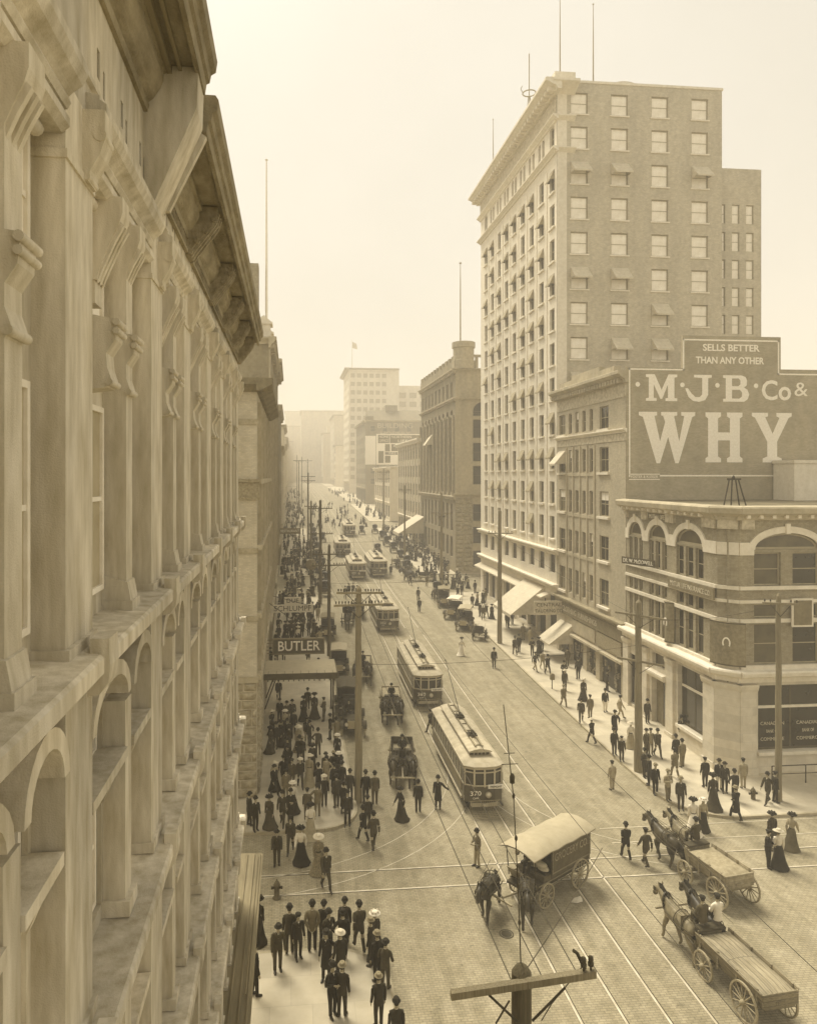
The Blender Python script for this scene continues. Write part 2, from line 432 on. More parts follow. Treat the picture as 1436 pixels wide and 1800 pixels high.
# ------------------------------------------------------------------ ground, roads, pavements
YB = [-120, -40, 0, 45, 52, 60, 70, 80, 90, 100, 108, 115, 126, 138, 152, 166, 183, 200, 250, 300, 400, 500, 700, 900, 1600]
def sheet(x0, x1, ys, dz):
    m = MB()
    for a, b in zip(ys, ys[1:]): m.poly([(x0, a, gz(a) + dz), (x1, a, gz(a) + dz), (x1, b, gz(b) + dz), (x0, b, gz(b) + dz)])
    return m
g = sheet(-300, 400, YB, -.004)
for i in range(len(YB) - 1): pass
tag(build(g, 'ground', mat('earth', .42, amp=.15, scale=.5, stain=.2, bump=.3)), kind='structure')
tag(build(sheet(-45, 95, YB, 0), 'road', 'setts'), kind='structure')
KH = .15
def cut(y0, y1): return [y0] + [y for y in YB if y0 < y < y1] + [y1]
def strip(m, x0, x1, y0, y1, h, lo=-.3):
    for a, b in zip(cut(y0, y1), cut(y0, y1)[1:]):
        za, zb = gz(a), gz(b)
        m.raw([(x0, a, za + lo), (x1, a, za + lo), (x1, b, zb + lo), (x0, b, zb + lo), (x0, a, za + h), (x1, a, za + h), (x1, b, zb + h), (x0, b, zb + h)],
              [(4, 5, 6, 7), (0, 1, 5, 4), (1, 2, 6, 5), (2, 3, 7, 6), (3, 0, 4, 7)])
def corner_poly(x, y, r, q):
    """arc points around a kerb corner; q = quadrant start angle"""
    return [(x + r * math.cos(R(q + a)), y + r * math.sin(R(q + a))) for a in range(0, 91, 10)]
LX, RX, FL, FR = 3.6, 21.7, -2.0, 27.3
def flat_pave(name, pts, kx):
    m = MB(); m.prism([(x, y, -.3) for x, y in pts], (0, 0, .3 + KH)); tag(build(m, name, 'walk'), kind='structure')
    k = MB(); n = len(pts)
    cx = sum(p[0] for p in pts) / n; cy = sum(p[1] for p in pts) / n
    for i in kx:
        (x0, y0), (x1, y1) = pts[i], pts[(i + 1) % n]
        dx, dy = x1 - x0, y1 - y0; l = math.hypot(dx, dy)
        if l < 1e-6: continue
        nx, ny = dy / l, -dx / l
        if (nx * ((x0 + x1) / 2 - cx) + ny * ((y0 + y1) / 2 - cy)) < 0: nx, ny = -nx, -ny
        k.prism([(x0, y0, -.2), (x1, y1, -.2), (x1 + nx * .14, y1 + ny * .14, -.2), (x0 + nx * .14, y0 + ny * .14, -.2)], (0, 0, .2 + KH + .004))
    tag(build(k, 'kerb', 'curb'), kind='structure')
# near-left pavement (bottom of the picture), its corner at the crossing
a = [(x, y) for x, y in corner_poly(LX - 2.2, 28.4 - 2.2, 2.2, 0)]
flat_pave('pavement', [(-2.3, -30), (LX, -30)] + a + [(-2.3, 28.4)], range(1, 12))
# far-left corner (before the hotel)
a = corner_poly(LX - 2.2, 38.2 + 2.2, 2.2, -90)
flat_pave('pavement', [(-30, 38.2)] + a + [(LX, 45), (-30, 45)], range(0, 11))
# right corner before the bank
a = corner_poly(RX + 3.2, 37.4 + 3.2, 3.2, 180)
flat_pave('pavement', [(70, 37.4), (70, 45), (RX, 45)] + a, range(2, 13))
def pave(x0, x1, y0, y1, kx):
    m = MB(); strip(m, x0, x1, y0, y1, KH); tag(build(m, 'pavement', 'walk'), kind='structure')
    k = MB(); s = .14 if kx > x0 + .1 else -.14
    strip(k, min(kx, kx + s), max(kx, kx + s), y0, y1, KH + .004); tag(build(k, 'kerb', 'curb'), kind='structure')
pave(-8, LX, 45, 101.5, LX); pave(RX, 70, 45, 101.5, RX)
pave(-8, LX, 116.5, 182, LX); pave(RX, 70, 116.5, 182, RX)
for y0, y1 in ((197, 262), (278, 350), (366, 440), (456, 540)):
    pave(-8, LX, y0, y1, LX); pave(RX, 40, y0, y1, RX)

# tram rails: each rail a steel strip in its groove
def rail(pts, w_=.085, name='tram_rail', label=None, group=None):
    m = MB(); P = []
    for (x0, y0), (x1, y1) in zip(pts, pts[1:]):
        n = max(1, int(math.hypot(x1 - x0, y1 - y0) / 8)); P += [(x0 + (x1 - x0) * i / n, y0 + (y1 - y0) * i / n) for i in range(n)]
    P.append(pts[-1])
    L_, R_ = [], []
    for i, (x, y) in enumerate(P):
        xa, ya = P[max(i - 1, 0)]; xb, yb = P[min(i + 1, len(P) - 1)]
        l = math.hypot(xb - xa, yb - ya); nx, ny = -(yb - ya) / l, (xb - xa) / l
        L_.append((x + nx * w_ / 2, y + ny * w_ / 2, gz(y) + .012)); R_.append((x - nx * w_ / 2, y - ny * w_ / 2, gz(y) + .012))
    for i in range(len(P) - 1): m.poly([L_[i], R_[i], R_[i + 1], L_[i + 1]])
    o = build(m, name, 'rail_steel'); return tag(o, kind='structure')
groove = MB()
def track(xc, ys, gauge=1.56):
    for s in (-1, 1):
        rail([(xc + s * gauge / 2, ys[0]), (xc + s * gauge / 2, ys[1])])
        for a, b in zip(cut(*ys), cut(*ys)[1:]):
            x = xc + s * gauge / 2 + .06
            groove.poly([(x - .02, a, gz(a) + .006), (x + .025, a, gz(a) + .006), (x + .025, b, gz(b) + .006), (x - .02, b, gz(b) + .006)])
track(10.8, (4, 520)); track(13.88, (4, 520))
for y in (32.5, 34.15):
    rail([(-20, y), (60, y)])
    groove.poly([(-20, y - .075, .0065), (60, y - .075, .0065), (60, y - .035, .0065), (-20, y - .035, .0065)])
for y in (35.5, 37.0): rail([(16.5, y), (60, y - .1)], .06)
def arc(cx_, cy_, r, a0, a1): return [(cx_ + r * math.cos(R(a0 + (a1 - a0) * i / 20)), cy_ + r * math.sin(R(a0 + (a1 - a0) * i / 20))) for i in range(21)]
for r in (13.2, 14.76): rail(arc(-3.2 + .1, 47.0, r, -90, 0), .045)      # curve from the left side street into the near track
for r in (9.3, 10.86): rail(arc(22.2, 43.4, r, 180, 270), .045)         # curve out to the right side street
tag(build(groove, 'rail_groove', 'iron'), kind='structure')

# manhole, litter
m = MB(); c = G(890, 1642)
m.lathe((c.x, c.y, c.z + .008), [(0, 0), (.2, 0), (.22, .004)], 24); m.lathe((c.x, c.y, c.z + .01), [(.26, .004), (.30, .004), (.30, -.01)], 24)
tag(build(m, 'manhole_cover', 'iron'), 'round iron manhole cover in the setts beside the tram rails', 'manhole cover')
m = MB(); c = G(1011, 1583)
pp = [(-.3, -.1, .01), (-.05, -.28, .05), (.3, -.12, .02), (.28, .14, .06), (-.08, .05, .03)]
m.poly([(c.x + a, c.y + b, c.z + d) for a, b, d in pp]); m.poly([(c.x + a * .9 + .05, c.y + b * .8 + .06, c.z + d + .03) for a, b, d in pp])
tag(build(m, 'scrap_paper', 'white_cloth'), 'crumpled white sheet of paper on the rails behind the covered wagon', 'litter')

# ------------------------------------------------------------------ the near-left building
def near_building():
    X0 = -1.8
    F = Fac((X0, 0, 0), 90)
    b = thing('stone_building', 'tall weathered stone building running up the left edge, with pilasters, arched windows and bracketed cornice', 'building', (X0, 12, 0))
    YE = 24.75; REC = -.27
    PY = [-3.6, -.55, 2.7, 5.93, 9.45, 12.3, 15.6, 18.55, 21.4, 23.95]
    PW = .78; MW = .3
    LED = [17.5, 14.1, 10.7, 7.3]
    bays = [(PY[i] + PW, PY[i + 1]) for i in range(len(PY) - 1)]
    mull = [a + (c - a) * .52 for a, c in bays]
    m = MB(); m.box(-14, X0 + REC - .22, -5, YE - .05, -.2, 23.9); build(m, 'wall', 'plaster', b)
    m = MB(); ops = []; wins = []
    for (a, c), mu in zip(bays, mull):
        for u0, u1 in ((a + .10, mu - .06), (mu + MW + .06, c - .08)):
            if u1 - u0 < .35: continue
            ops.append((u0, u1, 20.62, 21.75)); wins.append((u0, u1, 20.62, 21.75, 0, 1))
            ops.append((u0, u1, 17.75, 19.75)); wins.append((u0, u1, 17.75, 19.75, 0, 2))
    wall(m, F, -4, YE - .02, 17.2, 22.4, ops, .1, w=REC)
    arches = []
    for k, z1 in enumerate(LED):
        z0 = LED[k + 1] if k + 1 < len(LED) else 4.4
        ops = []; top = z1 - .55
        for (a, c), mu in zip(bays, mull):
            for u0, u1 in ((a + .06, mu - .04), (mu + MW + .04, c - .06)):
                if u1 - u0 < .35: continue
                lo = z0 + 1.85 if z1 - z0 > 3.2 else z0 + .7
                ops.append((u0, u1, lo, top, .34)); wins.append((u0, u1, lo, top, .34, k)); arches.append((u0, u1, top, k))
                if z1 - z0 > 3.2: ops.append((u0 + .03, u1 - .03, z0 + .2, z0 + 1.55)); wins.append((u0 + .03, u1 - .03, z0 + .2, z0 + 1.55, 0, 3))
        wall(m, F, -4, YE - .02, z0, z1 - .2, ops, .18, w=REC)
    ops = []
    for a, c in bays:
        for t in range(3):
            u = a + .15 + (c - a - .3) * t / 2.6; ops.append((u, u + .10, 22.72, 23.0)); ops.append((u + .22, u + .28, 22.55, 22.9))
    wall(m, F, -4, YE, 22.2, 23.75, ops, .08, w=0)
    m.box(-14, X0, YE - .05, YE, -.1, 23.7)
    build(m, 'facade_wall', 'plaster', b)
    for u0, u1, v0, v1, ar, k in wins:
        if u1 < 3: continue
        dep = -.18 if ar or k == 3 else -.1
        pm = 'glass_mid' if (ar or k == 1) and (int(u0 * 7) + k) % 2 else 'blind'
        if k in (2, 3) and not ar: pm = 'window_dim'
        window(b, F, u0 + .01, u1 - .01, v0 + .01, v1 - .01, REC + dep + .07, 'window', pm, 'painted_trim', (1, 0), t=.06, arch=ar)
    def rep(mb, name, m_, spots, org=(X0, 0, 0)):
        me = mb.mesh(name, m_, org)
        for d in spots: link(name, me, b, Vector(org) + Vector((0, d[0], d[1])) - wloc(b))
    p = MB(); fbox(p, F, 0, PW, 17.45, 22.2, REC - .02, 0); fbox(p, F, -.03, PW + .03, 17.47, 17.60, REC, .04)
    fbox(p, F, -.02, PW + .02, 21.55, 21.62, REC, .02)
    rep(p, 'pilaster', 'plaster', [(y, 0) for y in PY])
    # scroll console high on each pilaster
    c = MB(); fprof(c, F, .04, .30, [(0, 21.58), (.05, 21.56), (.07, 21.66), (.15, 21.80), (.19, 21.92), (.19, 22.18), (0, 22.18)])
    c.tube([F.p(.03, 21.96, .15), F.p(.31, 21.96, .15)], .055, 12); c.tube([F.p(.03, 21.60, .035), F.p(.31, 21.60, .035)], .035, 12)
    rep(c, 'scroll_console', 'plaster', [(y + .42, 0) for y in PY])
    mu_ = MB(); fbox(mu_, F, 0, MW, 17.6, 21.8, REC - .02, -.02); fbox(mu_, F, -.05, MW + .05, 17.47, 17.62, REC, .06)
    fprof(mu_, F, -.03, MW + .03, [(REC, 17.6), (.04, 17.6), (.0, 17.82), (REC, 17.9)])
    rep(mu_, 'mullion', 'plaster', [(y, 0) for y in mull])
    # S-shaped sill consoles: side plate, double roll at the head, single roll at the foot
    sc = MB(); fprof(sc, F, 0, .30, [(REC, 19.85), (-.02, 19.88), (.02, 19.96), (-.02, 20.08), (-.03, 20.22), (.06, 20.36), (.08, 20.56), (REC, 20.62)])
    for v, w_, r in ((20.53, .075, .036), (20.44, .07, .032), (19.93, .005, .036)): sc.tube([F.p(-.03, v, w_), F.p(.33, v, w_)], r, 12)
    spots = [(y, 0) for y in mull] + [(a + (mu - a) * .42, 0) for (a, c_), mu in zip(bays, mull)]
    rep(sc, 'scroll_console', 'plaster', spots)
    hb = MB(); fprof(hb, F, 0, .30, [(REC, 20.95), (-.12, 20.95), (-.08, 21.1), (.02, 21.35), (.10, 21.52), (.13, 21.62), (.13, 21.78), (REC, 21.78)])
    for d in (0.02, .12, .22): fprof(hb, F, d, d + .05, [(-.12, 20.93), (-.06, 21.08), (.05, 21.33), (.14, 21.50), (.10, 21.54), (.0, 21.38), (-.12, 21.1)])
    fbox(hb, F, .02, .28, 20.72, 20.97, REC, -.14)
    rep(hb, 'hood_bracket', 'plaster', spots)
    for a, c_ in bays:
        h = MB(); fprof(h, F, a + .02, c_ - .02, [(REC, 21.74), (-.02, 21.74), (.04, 21.79), (.04, 21.86), (-.02, 21.9), (REC, 21.9)])
        h.tube([F.p(a + .2, 21.68, -.16), F.p(c_ - .2, 21.68, -.16)], .06, 10); build(h, 'window_hood', 'plaster', b)
    for k, z1 in enumerate(LED):
        z0 = LED[k + 1] if k + 1 < len(LED) else 4.4
        p = MB(); fbox(p, F, 0, PW, z0 + .02, z1 - .33, REC, 0); fbox(p, F, -.03, PW + .03, z0 + .03, z0 + .16, REC, .04); rep(p, 'pilaster', 'plaster', [(y, 0) for y in PY])
        p = MB(); fbox(p, F, 0, MW, z0 + .02, z1 - 1.0, REC, -.03); fbox(p, F, -.05, MW + .05, z0 + .03, z0 + .2, REC, .03); rep(p, 'mullion', 'plaster', [(y, 0) for y in mull])
    for u0, u1, top, k in arches:
        hd = MB(); n = 12; W_ = u1 - u0; uc = (u0 + u1) / 2; ru = W_ / 2; sp = top - .34
        A = [(uc - (ru + .11) * math.cos(math.pi * i / n), sp + .50 * math.sin(math.pi * i / n)) for i in range(n + 1)]
        B = [(uc - (ru - .02) * math.cos(math.pi * i / n), sp + .34 * math.sin(math.pi * i / n)) for i in range(n + 1)]
        q = [F.p(x, y, w_) for w_ in (REC, .02) for x, y in A + B]; N = n + 1
        for i in range(n): hd.raw([q[i], q[i + 1], q[N + i + 1], q[N + i], q[2 * N + i], q[2 * N + i + 1], q[3 * N + i + 1], q[3 * N + i]], [(0, 1, 2, 3), (4, 7, 6, 5), (0, 4, 5, 1), (3, 2, 6, 7)] + ([(0, 3, 7, 4)] if i == 0 else []) + ([(1, 5, 6, 2)] if i == n - 1 else []))
        build(hd, 'arch_hood', 'plaster', b)
        if k < 3:
            zs = top - 1.0; sl = MB(); fbox(sl, F, u0 - .03, u1 + .03, zs - .06, zs + .05, REC - .05, .0)
            for d in (u0 + .02, u1 - .16): fprof(sl, F, d, d + .13, [(REC, zs - .48), (REC + .05, zs - .48), (-.10, zs - .2), (-.03, zs - .06), (REC, zs - .06)])
            build(sl, 'window_sill', 'plaster', b)
    for z in LED:
        m = MB(); fprof(m, F, -4, YE + .2, [(REC - .05, z - .36), (.02, z - .36), (.06, z - .3), (.08, z - .25), (.20, z - .2), (.24, z - .16), (.24, z - .03), (.21, z), (REC - .05, z + .03)])
        build(m, 'string_course', 'plaster', b)
        bl = MB(); fbox(bl, F, .05, .34, z - .02, z + .13, .12, .28); fprof(bl, F, .05, .34, [(.10, z - .36), (.2, z - .34), (.27, z - .24), (.29, z - .10), (.28, z - .02), (.1, z - .02)])
        rep(bl, 'corbel_block', 'plaster', [(y + .2, 0) for y in PY])
    for a, c_ in bays:
        m = MB()
        fprof(m, F, a - .22, c_ - .02, [(REC, 21.93), (.02, 21.93), (.05, 21.98), (.03, 22.03), (.07, 22.07), (.14, 22.12), (.18, 22.2), (.18, 22.28), (.12, 22.32), (.12, 22.36), (0, 22.38)])
        build(m, 'moulding', 'plaster', b)
        m = MB(); fprof(m, F, a - .4, c_ + .0, [(0, 22.48), (.04, 22.5), (.04, 22.55), (0, 22.57)]); build(m, 'fillet', 'plaster', b)
    def cornice(u0, u1, dz):
        m = MB()
        fprof(m, F, u0, u1, [(0, 23.05 + dz), (.05, 23.05 + dz), (.07, 23.13 + dz), (.05, 23.16 + dz), (.12, 23.22 + dz), (.20, 23.34 + dz), (.24, 23.44 + dz), (.24, 23.52 + dz), (.28, 23.54 + dz), (.28, 23.62 + dz), (0, 23.62 + dz)])
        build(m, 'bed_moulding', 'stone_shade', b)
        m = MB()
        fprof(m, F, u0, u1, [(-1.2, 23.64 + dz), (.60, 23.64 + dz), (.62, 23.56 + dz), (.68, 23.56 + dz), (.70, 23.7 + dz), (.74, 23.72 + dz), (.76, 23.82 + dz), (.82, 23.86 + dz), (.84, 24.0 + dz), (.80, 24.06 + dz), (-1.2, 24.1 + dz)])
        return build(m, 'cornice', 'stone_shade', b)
    cornice(9.64, YE + .5, 0); cornice(-4, 9.5, .42)
    m = MB(); fbox(m, F, -4, 9.5, 23.6, 24.1, -.5, 0); build(m, 'parapet', 'plaster', b)
    m = MB(); fprof(m, F, 8.98, 9.56, [(0, 21.95), (.03, 22.15), (.64, 23.55), (.66, 24.05), (0, 24.05)]); build(m, 'end_console', 'plaster', b)
    for i, (w0, w1) in enumerate(((.02, .08), (.12, .2))):
        m = MB(); fprof(m, F, 9.57 + i * .07, 9.66 + i * .07, [(w0, 22.5), (w1, 22.5), (w1 + .48, 23.5), (w0 + .48, 23.56)]); build(m, 'raking_moulding', 'plaster', b)
    cc = MB(); fprof(cc, F, 0, .42, [(0, 22.78), (.08, 22.78), (.12, 22.9), (.30, 23.12), (.44, 23.28), (.52, 23.44), (.54, 23.62), (0, 23.62)])
    for w_, v in ((.08, 22.84), (.2, 23.02), (.34, 23.2), (.48, 23.4)): cc.tube([F.p(-.03, v, w_), F.p(.45, v, w_)], .05, 10)
    for t in (.02, .19, .36): fprof(cc, F, t, t + .04, [(.1, 22.74), (.16, 22.84), (.52, 23.32), (.58, 23.5), (.4, 23.45), (.1, 22.98)])
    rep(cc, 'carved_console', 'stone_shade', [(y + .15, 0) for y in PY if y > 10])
    for (a, c_) in bays:
        if a < 9: continue
        lt = MB(); n_ = int((c_ - a + .1) / .13)
        for i in range(n_): lt.prism([F.p(a - .05 + i * .13, 22.84, .01), F.p(a - .01 + i * .13, 22.84, .01), F.p(a + .05 + i * .13, 23.04, .01), F.p(a + .01 + i * .13, 23.04, .01)], F.N * .04)
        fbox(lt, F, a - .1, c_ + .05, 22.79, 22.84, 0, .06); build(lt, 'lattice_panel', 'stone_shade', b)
    m = MB(); fprof(m, F, 2, 9.4, [(.28, 23.95), (.34, 23.95), (.34, 24.06), (.28, 24.06)]); fprof(m, F, 2, 9.4, [(.42, 23.99), (.46, 23.99), (.46, 24.06), (.42, 24.06)]); build(m, 'soffit_boards', 'wood_soffit', b)
    m = MB(); ops = [(a + .1, c_ - .1, .3, 3.7) for a, c_ in bays]
    wall(m, F, -4, YE, -.1, 4.1, ops, .4, w=-.1); build(m, 'shop_front', 'plaster', b)
    m = MB(); fprof(m, F, -4, 27.7, [(-.3, 4.1), (.5, 4.1), (.62, 4.3), (.72, 4.34), (.72, 4.46), (-.3, 4.52)]); build(m, 'canopy', 'canopy_roof', b)
    m = MB()
    for w_ in (.12, .38, .60): fbox(m, F, -4, 27.6, 4.46, 4.56, w_, w_ + .05)
    m.tube([F.p(20, 4.62, .55), F.p(27.5, 4.62, .55)], .02, 6)
    build(m, 'canopy_rail', 'wood_soffit', b)
    m = MB(); m.box(-14, X0 - .5, -5, YE - .1, 23.9, 24.05); build(m, 'roof', 'roof_tar', b)
near_building()

# ------------------------------------------------------------------ helpers for the other buildings
def body(b, x0, x1, y0, y1, z0, z1, m_, name='wall'):
    m = MB(); m.box(x0, x1, y0, y1, z0, z1); return build(m, name, m_, b)
def cornice(b, F, u0, u1, z, h, out, m_, dent=0, name='cornice'):
    m = MB(); fprof(m, F, u0, u1, [(0, z - h), (out * .25, z - h), (out * .35, z - h * .7), (out * .55, z - h * .6), (out * .85, z - h * .35), (out, z - h * .3), (out, z - h * .05), (out * .9, z), (0, z)])
    if dent:
        n = int((u1 - u0) / dent)
        for i in range(n):
            u = u0 + (i + .25) * dent; fbox(m, F, u, u + dent * .5, z - h * .95, z - h * .6, out * .2, out * .7)
    return build(m, name, m_, b)
def rock_courses(b, F, u0, u1, v0, v1, row, m_, proud=.12, bw_=1.1, name='rusticated_stonework', rng=random.Random(3)):
    m = MB(); v = v0
    k = 0
    while v < v1 - .05:
        h = min(row, v1 - v); u = u0
        while u < u1 - .05:
            l = min(bw_ * rng.uniform(.7, 1.3), u1 - u)
            if u1 - u - l < .3: l = u1 - u
            g_ = .035; p = proud * rng.uniform(.7, 1.2)
            P = F.p; vs = [P(u + g_, v + g_, .0), P(u + l - g_, v + g_, 0), P(u + l - g_, v + h - g_, 0), P(u + g_, v + h - g_, 0)]
            nu = 3; inner = []
            for (a, c) in ((.22, .25), (.78, .22), (.8, .75), (.2, .78)):
                inner.append(P(u + l * a, v + h * c, p * rng.uniform(.6, 1.1)))
            cen = P(u + l * rng.uniform(.4, .6), v + h * .5, p * 1.25)
            m.raw(vs + inner + [cen], [(0, 1, 5, 4), (1, 2, 6, 5), (2, 3, 7, 6), (3, 0, 4, 7), (4, 5, 8), (5, 6, 8), (6, 7, 8), (7, 4, 8)])
            u += l
        v += h; k += 1
    return build(m, name, m_, b)

# ------------------------------------------------------------------ hotel on the far left corner
def hotel():
    x, y0, y1 = -2.0, 42.6, 64.5
    b = thing('hotel_building', 'narrow hotel of smooth brick over rough sandstone, behind the left street corner', 'building', (x, y0, 0))
    S = Fac((-16, y0, 0), 0); E_ = Fac((x, 0, 0), 90)
    body(b, -16, x - .3, y0 + .02, y1, -.2, 24.3, 'brick_tan')
    m = MB(); wall(m, S, 0, 14, -.2, 24.1, [], .3, w=.3); m.box(-2.3, -2.0, y0 - .295, y0 + .02, -.2, 24.1); build(m, 'side_wall', 'brick_tan', b)
    S2 = Fac((-16, y0 - .3, 0), 0)
    rock_courses(b, S2, 8, 14.02, .1, 6.9, .52, 'rock_face', proud=.16)
    for z, h, o in ((7.2, .35, .12), (10.75, .3, .1), (14.75, .3, .1), (22.3, .3, .1)):
        m = MB(); fbox(m, S2, 4, 14.1, z - h, z, 0, o); build(m, 'stone_band', 'rock_face' if z > 7.3 else 'sandstone', b)
    m = MB(); fbox(m, S2, 4, 14.15, 17.75, 18.65, 0, .08); fbox(m, S2, 4, 14.2, 18.62, 18.8, 0, .2); fbox(m, S2, 4, 14.2, 17.6, 17.76, 0, .16); build(m, 'carved_band', 'carved', b)
    # street side
    m = MB(); ops = []; cols = [44.0 + 2.55 * i for i in range(8)]; wins = []
    for i, c in enumerate(cols):
        for z in (8.0, 11.4, 15.3, 19.2): ops.append((c, c + 1.3, z, z + 2.3))
    wall(m, E_, y0, y1, -.2, 24.1, ops + [(c, c + 1.8, .5, 5.6) for c in cols], .3, w=0); build(m, 'street_wall', 'brick_tan', b)
    for o in ops: window(b, E_, o[0] + .02, o[1] - .02, o[2] + .02, o[3] - .02, -.2, 'window', 'glass_mid', 'sash')
    for c in cols:
        pr = MB(); fbox(pr, E_, c - .75, c - .35, 7.2, 23.4, 0, .22); build(pr, 'pilaster', 'sandstone', b)
    for z in (7.3, 10.9, 14.9, 18.8):
        m = MB(); fbox(m, E_, y0 - .3, y1, z - .3, z, 0, .28); build(m, 'stone_band', 'sandstone', b)
    m = MB(); fprof(m, S2, 0, 14.95, [(0, 23.9), (.25, 23.9), (.95, 24.25), (.98, 24.62), (0, 24.66)])
    fprof(m, E_, y0 - 1.28, y1, [(0, 23.9), (.25, 23.9), (.9, 24.25), (.95, 24.6), (0, 24.64)])
    build(m, 'cornice', 'wood_soffit', b)
    rock_courses(b, E_, y0, 48, .1, 6.9, .52, 'rock_face', proud=.14)
    # balcony-like street canopy of the hotel
    c = thing('hotel_marquee', 'flat glazed hotel canopy reaching across the left pavement below the dark lettered sign', 'canopy', (x, 55, gz(55)))
    m = MB(); z = 4.05 + .1
    m.prism([(x, 53.4, z), (LX - .2, 53.4, z), (LX - .2, 56.9, z + .12), (x, 56.9, z + .12)], (0, 0, .1)); build(m, 'canopy_roof', 'canvas', c)
    m = MB(); m.box(x, LX - .15, 53.28, 53.4, z - .32, z + .12); m.box(LX - .2, LX - .1, 53.3, 56.9, z - .3, z + .14)
    for i in range(14): m.tube([(x + .3 + i * .38, 53.34, z - .32), (x + .3 + i * .38, 53.34, z - .45)], .04, 6)
    for i in range(9): m.box(x + .3 + i * .6, x + .33 + i * .6, 53.4, 56.85, z + .1, z + .125)
    build(m, 'canopy_edge', 'dark_sash', c)
    for yy in (53.8, 56.5):
        m = MB(); m.tube([(x + .05, yy, 1.2 + gz(55)), (x + 1.0, yy, z)], .05, 8); build(m, 'strut', 'iron', c)
    for yy in (53.7, 56.6):
        m = MB(); m.lathe((LX - .45, yy, 0), [(.14, KH + gz(yy)), (.14, .5), (.07, .7), (.06, 3.6), (.12, 4.1)], 10); build(m, 'column', 'iron', c)
    # the lettered sign
    yb = 60.0; zb = 4.75
    s = thing('hanging_sign', 'dark framed sign with six white bulb letters, hung over the left pavement', 'sign', (x, yb, 3.5))
    F = Fac((-1.45, yb, zb), 0)
    m = MB(); fbox(m, F, 0, 4.15, -.62, .52, -.2, 0); build(m, 'sign_board', 'signboard', s)
    m = MB(); fbox(m, F, -.05, 4.2, .52, .62, -.26, .05); fbox(m, F, -.05, 4.2, -.72, -.62, -.26, .05); fbox(m, F, -.1, 0, -.7, .6, -.25, .04); fbox(m, F, 4.15, 4.25, -.7, .6, -.25, .04)
    for i in range(5): m.tube([F.p(-1.0 + 0, .5 - i * .28, -.1), F.p(0, .5 - i * .28, -.1)], .03, 6)
    build(m, 'sign_frame', 'sign_brown', s)
    lettering(s, F, 'BUTLER', 2.08, -.05, .012, 1.15, 'white_paint', 3.5, bold=.015)
    m = MB(); m.tube([(x, yb, 8.5), (2.2, yb, zb + .6)], .025, 6); build(m, 'stay_rod', 'iron', s)
    yb = 72.0
    s = thing('hanging_sign', 'white two-line lettered sign hung over the crowded left pavement', 'sign', (x, yb, 5))
    F = Fac((-1.9, yb, 5.6 + .2), 0)
    m = MB(); fbox(m, F, 0, 4.1, -.55, .25, -.12, 0); fbox(m, F, 1.2, 2.9, .25, 1.0, -.12, 0); build(m, 'sign_board', 'white_cloth', s)
    lettering(s, F, 'SCHLUMPF', 2.05, -.16, .01, .75, 'signboard', 3.7); lettering(s, F, 'DUE', 2.05, .62, .01, .6, 'signboard', 1.2)
    m = MB(); m.tube([(x, yb - .05, 7), (2.0, yb - .05, 5.9)], .025, 6); m.tube([(x, yb - .05, 5.3), (-1.8, yb - .05, 5.3)], .04, 6); build(m, 'stay_rod', 'iron', s)
    yb = 128.0
    s = thing('hanging_sign', 'small pale sign with a striped awning above it, far up the left pavement', 'sign', (x, yb, 8))
    F = Fac((-1.9, yb, 9.1), 0); m = MB(); fbox(m, F, -.2, 3.6, -.5, .5, -.15, 0); build(m, 'sign_board', 'sign_brown', s)
    lettering(s, F, 'RESTAURANT', 1.7, 0, .01, .62, 'white_paint', 3.3)
hotel()

